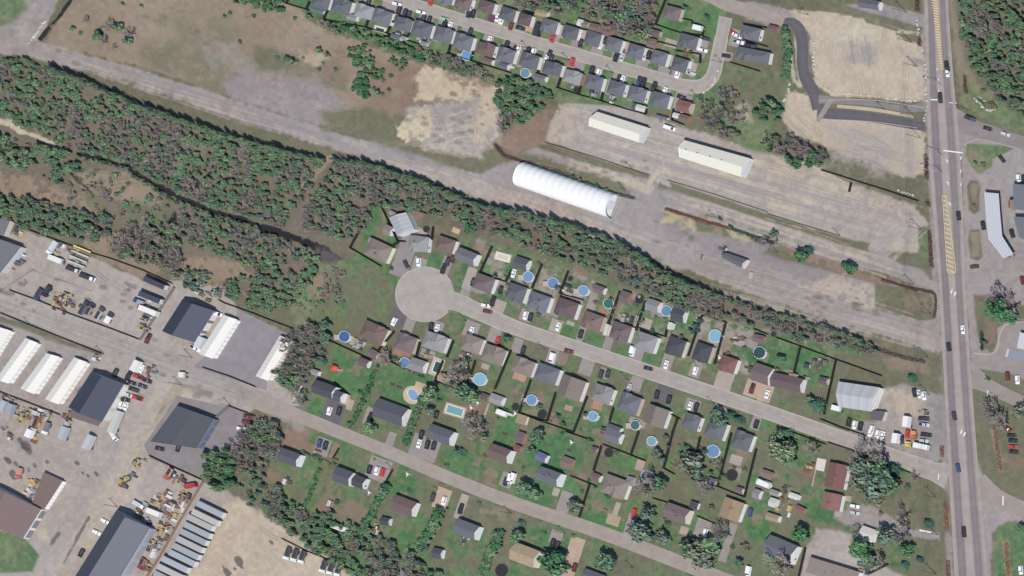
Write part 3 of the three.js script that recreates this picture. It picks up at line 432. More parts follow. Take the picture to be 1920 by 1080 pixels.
// ---------------------------------------------------------------- houses
const ROOF = { 'dark grey': [82, 83, 89], 'slate grey': [108, 109, 114], 'light grey': [150, 148, 146], 'brown': [126, 104, 98], 'dark brown': [104, 88, 86], 'red-brown': [136, 98, 90], 'tan': [168, 148, 118], 'taupe': [140, 128, 118], 'charcoal': [64, 66, 72], 'mauve-brown': [116, 100, 100], 'pale': [214, 210, 200] };
const WALL = { white: [236, 234, 228], cream: [230, 220, 196], beige: [206, 190, 168], grey: [186, 184, 180], brick: [168, 128, 108] };
const roofMat = c => mat(c, { map: T_SHINGLE, roughness: 0.95 });
const wallMat = c => mat(c, { map: T_SIDING, roughness: 0.85 });
function roofGeo(type, w, d, h, rise) {
  const W = w / 2, D = d / 2, e = h, b = h - 0.22, y = h + rise, f = [];
  const c = [[-W, -D], [W, -D], [W, D], [-W, D]], E = c.map(p => [p[0], e, p[1]]), B = c.map(p => [p[0], b, p[1]]);
  f.push([B[0], B[1], B[2], B[3]]); for (let i = 0; i < 4; i++) { const j = (i + 1) % 4; f.push([B[i], B[j], E[j], E[i]]); }
  if (type === 'hip') {
    if (w >= d) { const r = Math.max((w - d) / 2, w * 0.12), a = [-r, y, 0], q = [r, y, 0]; f.push([E[0], E[1], q, a], [E[1], E[2], q], [E[2], E[3], a, q], [E[3], E[0], a]); }
    else { const r = Math.max((d - w) / 2, d * 0.12), a = [0, y, -r], q = [0, y, r]; f.push([E[0], E[1], a], [E[1], E[2], q, a], [E[2], E[3], q], [E[3], E[0], a, q]); }
  } else if (type === 'gx') { const a = [-W, y, 0], q = [W, y, 0]; f.push([E[0], E[1], q, a], [E[2], E[3], a, q], [E[1], E[2], q], [E[3], E[0], a]); }
  else if (type === 'gz') { const a = [0, y, -D], q = [0, y, D]; f.push([E[1], E[2], q, a], [E[3], E[0], a, q], [E[0], E[1], a], [E[2], E[3], q]); }
  else { f.push([E[0], E[1], E[2], E[3]]); }
  return faces(f, 9, [0, h + rise * 0.3, 0]);
}
function wallGeo(type, w, d, h, rise, ov = 0.4) {
  const W = w / 2 - ov, D = d / 2 - ov, t = h - 0.2, f = [], c = [[-W, -D], [W, -D], [W, D], [-W, D]];
  for (let i = 0; i < 4; i++) { const a = c[i], b = c[(i + 1) % 4]; f.push([[a[0], 0, a[1]], [b[0], 0, b[1]], [b[0], t, b[1]], [a[0], t, a[1]]]); }
  return faces(f, 2.5, [0, h / 2, 0]);
}
function gableGeo(type, w, d, h, rise, s) { // end boards, a hair outside the roof ends
  const f = []; if (type === 'gx') { const x = s * (w / 2 + 0.02), z = d / 2 - 0.25; f.push([[x, h - 0.2, -z], [x, h - 0.2, z], [x, h + rise - 0.12, 0]]); }
  else { const z = s * (d / 2 + 0.02), x = w / 2 - 0.25; f.push([[-x, h - 0.2, z], [x, h - 0.2, z], [0, h + rise - 0.12, z]]); }
  return faces(f, 2.5, [0, h, 0]);
}
const WIN = box(1.4, 1.1, 0.08), PANE = box(1.2, 0.9, 0.1, 0, 0.1, 0), DOOR = box(1.0, 2.05, 0.1), KNOB = box(0.07, 0.07, 0.16, 0.38, 1.0, 0), VENT = box(0.45, 0.4, 0.45), TRIMW = mat([240, 238, 232]), DOORS = [[120, 60, 50], [70, 80, 92], [210, 205, 196], [96, 78, 62]].map(c => mat(c, { roughness: 0.6 }));
function windowOn(g, x, y, z, turn) { const wn = part(g, 'window', WIN, TRIMW); wn.position.set(x, y, z); wn.rotation.y = turn; part(wn, 'pane', PANE, GLASS); }
const houses = [];
function house(px, py, w, d, rot, type, roof, o = {}) {
  const h = o.h || 3.3, wall = o.wall || 'white', rise = o.rise || (type === 'flat' ? 0.12 : Math.min(w, d) * 0.17), [x, z] = at(px, py, h), front = o.front || 1;
  w *= S; d *= S;
  const g = thing(o.name || 'bungalow', '', o.cat || 'house', x, z, -rad(rot), o.group);
  const rs = rise * S < 0.1 ? rise : rise * S * 1; const R_ = type === 'flat' ? 0.12 : Math.min(w, d) * (o.pitch || 0.19);
  const jit = Math.round((rng(Math.round(px * 7 + py * 3))() - 0.5) * 5) * 4;
  const wl = part(g, 'wall', wallGeo(type, w, d, h, R_), wallMat(WALL[wall] || wall));
  if (type[0] === 'g') for (const sd of [-1, 1]) part(g, 'gable', gableGeo(type, w, d, h, R_, sd), wallMat(WALL[wall] || wall));
  const rf = part(g, 'roof', roofGeo(type, w, d, h, R_), roofMat((ROOF[roof] || roof).map(v => v + jit)));
  if (!o.shed) {
    const W = w / 2 - 0.4, D = d / 2 - 0.4, q = rng(Math.round(px * 31 + py * 17));
    const dr = part(g, 'door', DOOR, DOORS[Math.floor(q() * 4)]); dr.position.set((q() - 0.5) * W * 0.6, 0.12, front * (D + 0.04)); part(dr, 'handle', KNOB, STEEL);
    for (const f of [-0.6, 0.6]) windowOn(g, f * W, 1.1, front * (D + 0.03), 0);
    if (q() < 0.2) windowOn(g, W + 0.03, 1.2, 0.4 * D, Math.PI / 2);
    windowOn(g, 0.3 * W, 1.2, -front * (D + 0.03), 0);
    if (type === 'hip' && q() < 0.7) { // cross gable towards the street
      const ww = w * (0.34 + 0.16 * q()), ox = (q() < 0.5 ? -1 : 1) * w * (0.1 + 0.1 * q()), zf = front * (d / 2 + 0.35), rh = R_ * ww / Math.min(w, d) * 1.25, zb = front * d * 0.06, y0 = h + 0.05, f = [[[ox - ww / 2, y0, zf], [ox + ww / 2, y0, zf], [ox, y0 + rh, zf]], [[ox - ww / 2, y0, zf], [ox, y0 + rh, zf], [ox, y0 + rh, zb], [ox - ww / 2, y0, zb]], [[ox + ww / 2, y0, zf], [ox, y0 + rh, zf], [ox, y0 + rh, zb], [ox + ww / 2, y0, zb]], [[ox - ww / 2, y0, zf], [ox + ww / 2, y0, zf], [ox + ww / 2, y0, zb], [ox - ww / 2, y0, zb]]];
      part(rf, 'roof_wing', faces(f, 9, [ox, y0 + rh * 0.3, (zf + zb) / 2]), rf.material);
    }
    if (q() < 0.16) { const c = part(rf, 'chimney', box(0.6, R_ + 0.8, 0.6), mat([126, 110, 102], { map: T_PAVE })); c.position.set((q() - 0.5) * w * 0.4, h - 0.1, (q() - 0.5) * d * 0.4); }
    for (let k = 0; k < 2; k++) { const v = part(rf, 'roof_vent', VENT, mat([70, 68, 70])), vx = (q() - 0.5) * w * 0.3, vz = (q() - 0.5) * d * 0.3; let ty = type === 'gx' ? 1 - Math.abs(vz) / (d / 2) : type === 'gz' ? 1 - Math.abs(vx) / (w / 2) : type === 'hip' ? Math.min(1 - Math.abs(vz) / (d / 2), 1 - Math.abs(vx) / (w / 2)) * 1 : 1; v.position.set(vx, h + R_ * ty - 0.15, vz); }
  }
  g.userData.label = o.label; houses.push({ x, z, w, d }); placeAt(o.short || o.label, x, z);
  return g;
}
// rows of bungalows: [px, py, w, d, roof, type, extra]
function row(list, rot, nameOf, group, base = {}) {
  list.forEach(([px, py, w, d, roof, type = 'hip', ex = {}], i) => {
    const o = { ...base, ...ex, group }, short = nameOf(i), wall = o.wall || 'white';
    o.short = 'the ' + short; o.label = `${ROOF[roof] ? roof : 'grey'} ${type === 'hip' ? 'hip-roofed' : 'gabled'} bungalow with ${WALL[wall] ? wall : 'pale'} walls, ${short}`;
    house(px, py, w, d, ex.rot === undefined ? rot : ex.rot, type, roof, o);
  });
}
// inside of the crescent, counted from the bend
row([[1274, 122, 29, 26, 'slate grey'], [1235, 109, 29, 26, 'slate grey'], [1191, 97, 30, 26, 'slate grey'], [1150, 84, 29, 26, 'slate grey'], [1111, 73, 29, 27, 'slate grey'], [1069, 61, 29, 24, 'slate grey'], [1029, 49, 30, 25, 'slate grey'], [983, 37, 24, 22, 'dark brown'], [951, 27, 28, 24, 'slate grey'], [911, 13, 29, 22, 'mauve-brown'], [868, 6, 30, 24, 'brown'], [834, -4, 30, 22, 'slate grey']], 16, i => ORD[i] + ' inner crescent house from the bend', 'bungalows inside the crescent', { front: 1 });
// outside of the crescent, counted from the bend
row([[1282, 200, 25, 22, 'red-brown', 'gx', { wall: 'beige' }], [1238, 188, 31, 27, 'slate grey'], [1194, 177, 33, 26, 'slate grey'], [1155, 166, 31, 26, 'slate grey'], [1113, 155, 32, 27, 'slate grey'], [1073, 145, 34, 24, 'light grey', 'hip', { wall: 'brick' }], [1035, 129, 34, 24, 'slate grey'], [992, 114, 35, 26, 'slate grey'], [948, 104, 32, 26, 'slate grey'], [910, 93, 33, 24, 'brown'], [868, 79, 34, 28, 'slate grey'], [831, 66, 34, 27, 'slate grey'], [791, 55, 36, 27, 'slate grey'], [756, 46, 30, 24, 'slate grey', 'hip', { wall: 'beige' }], [716, 32, 35, 26, 'slate grey'], [682, 22, 32, 25, 'light grey'], [640, 12, 35, 27, 'slate grey'], [602, 3, 32, 26, 'slate grey']], 16, i => ORD[i] ? ORD[i] + ' outer crescent house from the bend' : (i === 16 ? 'seventeenth' : 'eighteenth') + ' outer crescent house from the bend', 'bungalows outside the crescent', { front: -1 });
// stand-alone houses in the north
const lone = (px, py, w, d, rot, type, roof, label, short, o = {}) => house(px, py, w, d, rot, type, roof, { ...o, label, short });
lone(1260, 25, 29, 25, 14, 'hip', 'mauve-brown', 'mauve-brown hip-roofed bungalow alone on a fenced green lot by the crescent', 'the lone brown house inside the crescent', { wall: 'beige' });
lone(1290, 78, 35, 25, 15, 'hip', 'slate grey', 'slate grey hip-roofed bungalow facing the rising arm of the crescent', 'the grey house facing the crescent arm', { front: 1 });
lone(1406, 62, 36, 24, 13, 'hip', 'slate grey', 'slate grey hip-roofed house across the crescent arm beside red and white vehicles', 'the grey house across the crescent arm', { wall: 'white' });
lone(1411, 104, 62, 23, 11, 'hip', 'slate grey', 'long slate grey roofed house beside the open green park', 'the long grey house by the park', {});
lone(1196, 0, 26, 10, 14, 'hip', 'mauve-brown', 'mauve-brown roofed house among bare trees inside the crescent', 'the brown house among the bare trees', {});
lone(1629, 8, 38, 17, 9, 'gx', 'slate grey', 'slate grey gabled house with a wide paved drive to the highway', 'the house with the wide highway drive', {});
// north side of the cul-de-sac street, counted from the turning circle
row([[784, 457, 36, 29, 'light grey', 'hip', { rot: 6 }], [835, 459, 33, 27, 'brown', 'hip'], [874, 481, 37, 24, 'slate grey', 'gx', { h: 3.8, rot: 22 }], [907, 531, 36, 30, 'mauve-brown', 'hip', { rot: 20 }], [967, 549, 35, 31, 'slate grey'], [1010, 566, 38, 31, 'slate grey'], [1061, 578, 40, 32, 'dark brown'], [1110, 602, 37, 30, 'brown', 'hip', { wall: 'beige' }], [1163, 622, 36, 32, 'mauve-brown'], [1210, 642, 38, 33, 'light grey'], [1266, 650, 33, 33, 'dark grey', 'hip', { wall: 'cream' }], [1316, 661, 31, 34, 'dark grey', 'hip', { wall: 'beige' }], [1364, 683, 31, 29, 'red-brown', 'hip'], [1428, 701, 34, 34, 'mauve-brown', 'gx', {}], [1475, 717, 58, 27, 'mauve-brown', 'gx', { h: 3.4, rot: 13 }]], 19, i => ORD[i] + ' wood-side house from the turning circle', 'bungalows along the wood side of the cul-de-sac street');
// south side, counted from the turning circle
row([[700, 624, 46, 34, 'brown', 'hip', { wall: 'cream', rot: 25 }], [760, 643, 36, 32, 'mauve-brown', 'hip', { wall: 'beige' }], [815, 641, 42, 31, 'light grey', 'hip', {}], [885, 645, 35, 31, 'taupe', 'hip'], [925, 665, 42, 32, 'taupe', 'hip', {}], [980, 687, 40, 30, 'taupe', 'hip'], [1025, 701, 42, 32, 'slate grey', 'hip'], [1071, 727, 44, 40, 'taupe', 'gz', {}], [1129, 739, 36, 32, 'light grey', 'hip', { wall: 'white' }], [1179, 757, 38, 36, 'slate grey', 'hip', { wall: 'beige' }], [1230, 780, 40, 36, 'taupe', 'gz'], [1296, 791, 30, 29, 'slate grey'], [1341, 805, 36, 34, 'slate grey'], [1391, 826, 35, 33, 'slate grey']], 20, i => ORD[i] + ' garden-side house from the turning circle', 'bungalows along the garden side of the cul-de-sac street', { front: -1 });
// north side of the yard street, counted from the yards
row([[607, 730, 40, 25, 'dark grey', 'gx', { h: 4.6 }], [732, 773, 58, 36, 'dark grey', 'gx', {}], [826, 815, 44, 28, 'slate grey', 'gx', { h: 4 }], [936, 850, 38, 27, 'brown', 'gx', { h: 4.4 }], [1028, 893, 41, 27, 'slate grey', 'gx', { h: 4.8 }], [1153, 912, 46, 36, 'taupe', 'hip', {}], [1268, 962, 44, 29, 'mauve-brown', 'gx', { h: 4, wall: 'cream' }], [1371, 955, 38, 38, 'tan', 'gz', { pitch: 0.06 }]], 20, i => ORD[i] + ' north-side house on the yard street', 'houses on the north side of the yard street');
// south side
row([[542, 857, 37, 25, 'dark grey', 'gx', { h: 4.4 }], [643, 893, 32, 28, 'dark grey', 'gx', { h: 4.2 }], [673, 903, 22, 22, 'dark grey', 'gx', { h: 3.6 }], [757, 948, 42, 29, 'brown', 'gx', { h: 3.6 }], [874, 992, 42, 28, 'slate grey', 'gx', { h: 4.2 }], [983, 1040, 48, 34, 'tan', 'gx', { h: 4.6, wall: 'cream' }], [1112, 1082, 40, 22, 'slate grey', 'gx', { h: 3.4 }]], 21, i => ORD[i] + ' south-side house on the yard street', 'houses on the south side of the yard street', { front: -1 });
lone(631, 742, 22, 20, 20, 'gx', 'dark grey', 'dark grey gabled wing with white gable end joined to the first yard street house', 'the wing with the white gable end', { h: 3.8, name: 'house_wing' });
lone(709, 470, 45, 34, 25, 'hip', 'taupe', 'taupe hip-roofed house in the fenced triangular yard by the turning circle', 'the house in the triangular yard', { wall: 'cream' });
lone(1567, 892, 36, 47, 12, 'gz', 'red-brown', 'long red-brown roofed house beside the huge spreading tree', 'the red-brown house by the huge tree', { pitch: 0.1 });
lone(1558, 940, 36, 32, 12, 'gz', 'red-brown', 'red-brown roofed lower wing beside two white parked cars', 'the red-brown wing by the white cars', { pitch: 0.08 });
lone(1462, 1030, 56, 38, 23, 'gx', 'slate grey', 'dark grey gabled house with tall white gable beyond the shed compound', 'the grey house beyond the shed compound', { h: 4.4 });
lone(1560, 1072, 96, 30, 17, 'flat', 'taupe', 'wide flat taupe roofed building by the highway hedge', 'the flat-roofed building by the highway hedge', { h: 4, cat: 'building' });
lone(762, 1078, 24, 14, 20, 'gx', 'light grey', 'light grey roofed shed among bare trees south of the yard street', 'the grey shed among bare trees', { h: 2.6, shed: 1, name: 'shed', cat: 'shed' });

// sheds and outbuildings: [px, py, w, d, rot, type, roof, wall, h, what]
for (const [px, py, w, d, rot, type, roof, wall, h, what] of [
  [1224, 573, 24, 22, 18, 'gx', 'light grey', 'white', 2.6], [1272, 590, 24, 27, 16, 'gx', 'dark grey', 'white', 2.8], [1171, 557, 17, 22, 18, 'gx', 'mauve-brown', 'brick', 2.4], [1123, 543, 20, 15, 20, 'gx', 'mauve-brown', 'white', 2.4], [977, 494, 26, 22, 18, 'gx', 'dark grey', 'white', 2.6], [1422, 635, 20, 15, 14, 'gx', 'mauve-brown', 'brick', 2.4], [1543, 714, 16, 14, 10, 'gx', 'mauve-brown', 'cream', 2.4], [783, 685, 28, 24, 18, 'gx', 'light grey', 'white', 2.6], [682, 680, 18, 16, 22, 'gx', 'mauve-brown', 'white', 2.4], [700, 664, 17, 16, 30, 'gx', 'mauve-brown', 'grey', 2.2], [931, 749, 24, 18, 20, 'gx', 'light grey', 'white', 2.4], [908, 744, 14, 13, 20, 'gx', 'mauve-brown', 'brick', 2.2], [1149, 818, 30, 22, 20, 'gx', 'slate grey', 'white', 2.6], [1151, 803, 26, 12, 20, 'gx', 'slate grey', 'white', 2.4], [1117, 895, 16, 15, 22, 'gx', 'brown', 'white', 2.4], [1114, 843, 11, 11, 15, 'gx', 'mauve-brown', 'grey', 2.2], [1015, 857, 20, 17, 25, 'gx', [110, 118, 150], 'white', 2.4, 'blue-grey'], [1063, 868, 20, 22, 20, 'gx', 'brown', 'brick', 2.4], [1335, 902, 16, 12, 20, 'gx', 'slate grey', 'grey', 2.2], [1386, 919, 13, 12, 16, 'gx', 'mauve-brown', 'white', 2.2], [1300, 947, 15, 14, 18, 'flat', 'dark grey', 'white', 2.3], [1181, 902, 12, 18, 12, 'gx', 'light grey', 'grey', 2.2], [975, 820, 14, 22, 20, 'gx', 'mauve-brown', 'brick', 2.4], [970, 840, 11, 12, 20, 'gx', 'red-brown', 'brick', 2.2], [727, 432, 14, 19, 24, 'gx', 'taupe', 'white', 2.8], [736, 400, 12, 8, 25, 'gx', 'light grey', 'white', 2.2], [697, 452, 14, 11, 25, 'flat', 'light grey', 'grey', 2.4], [820, 1037, 18, 19, 12, 'gx', 'dark grey', 'white', 2.6], [722, 977, 17, 15, 10, 'gx', 'charcoal', 'white', 2.4], [1438, 888, 20, 12, 18, 'gx', 'taupe', 'brick', 2.4], [1431, 906, 26, 12, 20, 'gx', 'pale', 'white', 2.4], [1418, 926, 13, 18, 20, 'gx', 'light grey', 'white', 2.4], [1452, 924, 17, 11, 20, 'gx', 'light grey', 'white', 2.4], [1449, 942, 14, 17, 18, 'gx', 'pale', 'white', 2.4], [1488, 930, 18, 11, 20, 'gx', 'pale', 'white', 2.4], [1448, 970, 24, 14, 17, 'gx', 'tan', 'white', 2.6], [1512, 886, 13, 13, 18, 'gx', 'red-brown', 'brick', 2.2], [1500, 955, 18, 12, 25, 'gx', 'red-brown', 'brick', 2.2], [1626, 1001, 27, 25, 20, 'gx', 'pale', 'white', 3], [1268, 217, 13, 10, 15, 'gx', 'pale', 'white', 2.4], [1282, 222, 18, 14, 15, 'gx', 'brown', 'brick', 2.4], [1201, 203, 17, 12, 15, 'gx', 'pale', 'white', 2.4], [1190, 200, 12, 12, 15, 'flat', 'dark grey', 'grey', 2.2], [1240, 220, 22, 6, 15, 'gx', 'slate grey', 'white', 2.2], [1012, 146, 22, 12, 16, 'gx', 'slate grey', 'white', 2.4], [1088, 43, 11, 13, 16, 'gx', 'pale', 'white', 2.4], [1097, 46, 13, 12, 16, 'gx', 'taupe', 'white', 2.4], [1015, 25, 22, 12, 16, 'gx', 'tan', 'cream', 2.4], [1117, 52, 24, 14, 14, 'gx', 'brown', 'brick', 2.4], [1138, 60, 16, 16, 14, 'gx', 'brown', 'brick', 2.3], [1228, 62, 18, 12, 15, 'gx', 'mauve-brown', 'grey', 2.4], [1221, 78, 18, 12, 10, 'gx', 'brown', 'brick', 2.2], [1222, 84, 16, 12, 15, 'gx', 'brown', 'brick', 2.2], [595, 20, 26, 11, 18, 'gx', [98, 112, 112], 'white', 2.4, 'blue-green'], [660, 33, 18, 12, 16, 'gx', 'light grey', 'white', 2.4], [742, 70, 18, 10, 16, 'gx', 'slate grey', 'white', 2.4], [757, 72, 10, 8, 16, 'gx', 'light grey', 'white', 2.2], [795, 82, 12, 9, 16, 'gx', 'light grey', 'white', 2.2], [914, 115, 18, 12, 16, 'gx', 'brown', 'white', 2.4], [944, 124, 16, 12, 16, 'gx', 'slate grey', 'white', 2.4], [1448, 54, 16, 13, 13, 'gx', 'brown', 'brick', 2.4], [1050, 130, 7, 14, 16, 'flat', 'pale', 'white', 2.3], [1136, 618, 7, 22, 16, 'flat', 'pale', 'white', 2.4], [1256, 611, 9, 14, 16, 'flat', 'pale', 'white', 2.3], [977, 786, 18, 18, 18, 'flat', 'tan', 'cream', 2.4], [831, 708, 18, 16, 22, 'gx', 'tan', 'cream', 2.2], [1486, 706, 14, 12, 10, 'gx', 'tan', 'cream', 2.4], [1511, 686, 10, 9, 10, 'flat', 'charcoal', 'grey', 2.2], [590, 698, 15, 11, 20, 'gx', 'light grey', 'white', 2.3]
]) { const [x, z] = at(px, py, h); const rn = what || roof, label = uniq(n => `small ${rn} ${type === 'flat' ? 'flat' : 'gabled'} roofed shed beside ${n}`, x, z); house(px, py, w, d, rot, type, roof, { h, wall, label, shed: 1, name: 'shed', cat: 'shed', group: 'garden sheds and outbuildings', short: 'the ' + rn + ' shed' }); places.pop(); }

// ---------------------------------------------------------------- large sheds from their eave corners [NW, NE, SE, SW]
const tile = (ox, oy) => (x, y) => [ox + x / 4, oy + y / 4];
function hall(c, h, rise, roofA, wallC, label, short, o = {}) {
  const P = c.map(p => at(p[0], p[1], h)), cx = P.reduce((s, p) => s + p[0], 0) / 4, cz = P.reduce((s, p) => s + p[1], 0) / 4;
  const g = thing(o.name || 'warehouse', label, o.cat || 'building', cx, cz, 0, o.group), L = P.map(p => [p[0] - cx, p[1] - cz]), k = 0.97;
  const E = L.map(p => [p[0], h, p[1]]), B = L.map(p => [p[0], h - 0.3, p[1]]), f = [[B[0], B[1], B[2], B[3]]];
  for (let i = 0; i < 4; i++) { const j = (i + 1) % 4; f.push([B[i], B[j], E[j], E[i]]); }
  const mid = (a, b, y, t = 0.5) => [a[0] + (b[0] - a[0]) * t, y, a[2] + (b[2] - a[2]) * t], rm = o.roofMat || mat(roofA, { map: T_METAL, roughness: 0.7 });
  let panels = [];
  if (rise) {
    const a = mid(E[0], E[1], h + rise, o.t), b = mid(E[3], E[2], h + rise, o.t);
    f.push([E[0], E[1], a], [E[2], E[3], b]); for (const t of [[E[0], E[1], a], [E[2], E[3], b]]) part(g, 'gable', faces([t.map(p => [p[0] * 1.002, p[1] - 0.05, p[2] * 1.002])], 4, [0, h, 0]), wallMat(wallC));
    panels = [[E[0], E[3], b, a], [E[1], E[2], b, a]];
  } else panels = [E];
  if (o.panels) { // standing sheets, one strip each
    f.push(...panels); part(g, 'roof', faces(f, 6, [0, h + rise * 0.3, 0]), rm);
    for (const pn of panels) for (let i = 0; i < o.panels; i++) { const t0 = i / o.panels + 0.004, t1 = (i + 1) / o.panels - 0.004, q = (u, v) => { const m = (p, r, t) => p.map((w, n) => w + (r[n] - w) * t); const A = m(pn[0], pn[1], u), D = m(pn[3], pn[2], u), r = m(A, D, v); r[1] += 0.06; return r; }; part(g, 'roof_sheet', faces([[q(t0, 0), q(t1, 0), q(t1, 1), q(t0, 1)]], 6, [0, -50, 0]), o.panelMats ? o.panelMats[i % o.panelMats.length] : rm); }
  } else { f.push(...panels); part(g, 'roof', faces(f, 6, [0, h + rise * 0.3, 0]), rm); }
  const wf = L.map(p => [p[0] * k, p[1] * k]); const w = [];
  for (let i = 0; i < 4; i++) { const a = wf[i], b = wf[(i + 1) % 4]; w.push([[a[0], 0, a[1]], [b[0], 0, b[1]], [b[0], h - 0.25, b[1]], [a[0], h - 0.25, a[1]]]); }
  part(g, 'wall', faces(w, 3, [0, h / 2, 0]), wallMat(wallC));
  const doorRow = (i, n, dh, dm) => { const a = wf[i], b = wf[(i + 1) % 4], len = Math.hypot(b[0] - a[0], b[1] - a[1]); for (let q = 0; q < n; q++) { const t = (q + 0.5) / n, d = part(g, 'roller_door', box(len / n * 0.74, dh, 0.12), dm); d.position.set((a[0] + (b[0] - a[0]) * t) * 1.004, 0.02, (a[1] + (b[1] - a[1]) * t) * 1.004); d.rotation.y = -Math.atan2(b[1] - a[1], b[0] - a[0]); } };
  for (const d of o.doors || []) doorRow(...d);
  for (const [t, u, s] of o.vents || []) { const v = part(g, 'roof_vent', box(s, s * 0.8, s), mat([60, 58, 60])); const A = panels[1 % panels.length], m = (p, r, q) => p.map((w2, n) => w2 + (r[n] - w2) * q), p = m(m(A[0], A[1], t), m(A[3], A[2], t), u); v.position.set(p[0], p[1] - 0.05, p[2]); }
  houses.push({ x: cx, z: cz, w: 20, d: 20 }); placeAt(short, cx, cz); return g;
}
const WD = mat([226, 222, 212], { map: T_SIDING }), CREAM = [232, 226, 206];
{ let t = tile(960, 0);
  hall([t(572, 945), t(635, 838), t(1010, 955), t(950, 1070)], 4, 2.4, CREAM, [214, 214, 208], 'smaller cream metal barn with a grey open end on the gravel yard', 'the smaller cream barn', { name: 'barn', panels: 12, doors: [[2, 1, 3.2, mat([196, 198, 196])]] });
  t = tile(960, 270);
  hall([t(1252, 100), t(1285, -30), t(1780, 108), t(1715, 248)], 4.4, 2.6, CREAM, [216, 216, 210], 'larger cream metal barn with small roof vents on the gravel yard', 'the larger cream barn', { name: 'barn', panels: 14, doors: [[2, 1, 3.6, mat([198, 200, 198])]], vents: [[0.12, 0.92, 0.5], [0.3, 0.92, 0.5], [0.5, 0.92, 0.5], [0.68, 0.92, 0.5]] });
  hall([t(1570, 850), t(1605, 815), t(1760, 868), t(1720, 930)], 3, 1.2, [100, 100, 106], [222, 216, 204], 'small dark-roofed site hut alone on the mauve gravel', 'the site hut on the gravel', { name: 'site_hut', roofMat: roofMat([104, 104, 110]) });
  t = tile(0, 540);
  const storage = (c, label, short) => hall(c, 3, 0.9, [232, 228, 216], [224, 220, 208], label, short, { name: 'storage_block', group: 'white storage blocks', panels: 12, doors: [[1, 9, 2.3, mat([240, 238, 230])]] });
  storage([t(-70, 270), t(85, 320), t(-60, 560), t(-230, 500)], 'white storage block beside the western end of its row', 'the westernmost storage block');
  storage([t(195, 372), t(285, 410), t(65, 716), t(-30, 685)], 'white storage block between two others, near the ditch', 'the second storage block');
  storage([t(352, 487), t(448, 515), t(258, 795), t(155, 752)], 'shorter white storage block in the middle of the row', 'the third storage block');
  storage([t(560, 518), t(655, 555), t(440, 872), t(340, 832)], 'white storage block next to the navy-roofed warehouse', 'the fourth storage block');
  storage([t(1680, 200), t(1780, 236), t(1595, 530), t(1490, 490)], 'white storage block between the navy warehouse and the asphalt lot', 'the storage block by the asphalt lot');
  t = tile(480, 540); storage([t(182, 355), t(265, 388), t(90, 695), t(-2, 660)], 'white storage block under the bare trees at the asphalt lot', 'the storage block under the trees');
  t = tile(0, 540);
  const NAVY = mat([84, 88, 100], { map: T_METAL, roughness: 0.5, metalness: 0.6 });
  hall([t(1370, 85), t(1602, 168), t(1452, 405), t(1218, 322)], 5, 4, [0, 0, 0], [120, 122, 128], 'steep navy-roofed warehouse beside the fenced truck yard', 'the navy warehouse by the truck yard', { roofMat: NAVY, doors: [[1, 3, 3.4, WD]] });
  hall([t(690, 625), t(930, 718), t(765, 1000), t(515, 893)], 5, 4, [0, 0, 0], [206, 200, 190], 'steep navy-roofed warehouse with cars parked along its east wall', 'the navy warehouse by the parked cars', { roofMat: NAVY, doors: [[1, 3, 3.4, WD]] });
  hall([t(545, 900), t(775, 985), t(735, 1035), t(525, 965)], 3, 0, [0, 0, 0], [190, 176, 164], 'low mauve-roofed annex at the end of the navy warehouse', 'the mauve annex', { name: 'annex', roofMat: roofMat([122, 108, 108]) });
  hall([t(1330, 880), t(1605, 978), t(1470, 1200), t(1130, 1150)], 5, 1, [0, 0, 0], [120, 126, 140], 'broad charcoal-roofed workshop at the bend of the dirt road', 'the charcoal workshop', { roofMat: roofMat([86, 89, 94]), doors: [[1, 4, 3, mat([92, 104, 128])]] });
  t = tile(0, 270);
  hall([t(-260, 620), t(160, 770), t(5, 965), t(-300, 900)], 5, 1, [0, 0, 0], [196, 194, 188], 'grey-roofed depot at the edge of the truck yard', 'the grey depot', { roofMat: roofMat([118, 116, 120]), doors: [[1, 4, 3, mat([180, 184, 190])]] });
  hall([t(-200, 500), t(75, 575), t(25, 690), t(-240, 620)], 4, 0.6, [0, 0, 0], [206, 200, 188], 'mauve-grey roofed depot wing beside the woodland edge', 'the depot wing', { roofMat: roofMat([122, 116, 122]) });
  t = tile(0, 810);
  hall([t(-160, 340), t(310, 575), t(170, 800), t(-260, 600)], 5, 3, [0, 0, 0], [222, 214, 204], 'big brown-roofed hall beside the lawn corner of the yards', 'the big brown hall', { roofMat: roofMat([132, 112, 108]), t: 0.5, doors: [[1, 3, 3, mat([120, 122, 126])]] });
  hall([t(330, 300), t(470, 365), t(330, 580), t(240, 535)], 3.2, 0, [0, 0, 0], [238, 232, 226], 'brown flat-roofed shed with a row of white doors', 'the brown shed with white doors', { roofMat: roofMat([130, 110, 104]), doors: [[1, 8, 2.2, mat([240, 238, 234])]], name: 'long_shed' });
  hall([t(880, 580), t(1125, 712), t(830, 1200), t(480, 1220)], 6, 5.4, [0, 0, 0], [168, 170, 174], 'huge navy and grey roofed warehouse beside the parked trailers', 'the huge warehouse', { roofMat: mat([100, 102, 110], { map: T_METAL, roughness: 0.5, metalness: 0.6 }), doors: [[1, 4, 3.6, mat([150, 152, 156])]], t: 0.5 });
  t = tile(1440, 540);
  hall([t(525, 890), t(525, 700), t(835, 745), t(765, 925)], 4.4, 2, [0, 0, 0], [226, 222, 214], 'pale grey metal-roofed hall on the corner lot by the highway', 'the metal hall on the corner lot', { roofMat: mat([182, 184, 184], { map: T_METAL, roughness: 0.7 }), panels: 12, panelMats: [[182, 184, 184], [176, 178, 179], [186, 188, 188]].map(c => mat(c, { map: T_METAL, roughness: 0.7 })), doors: [[2, 2, 3, WD]], t: 0.5 });
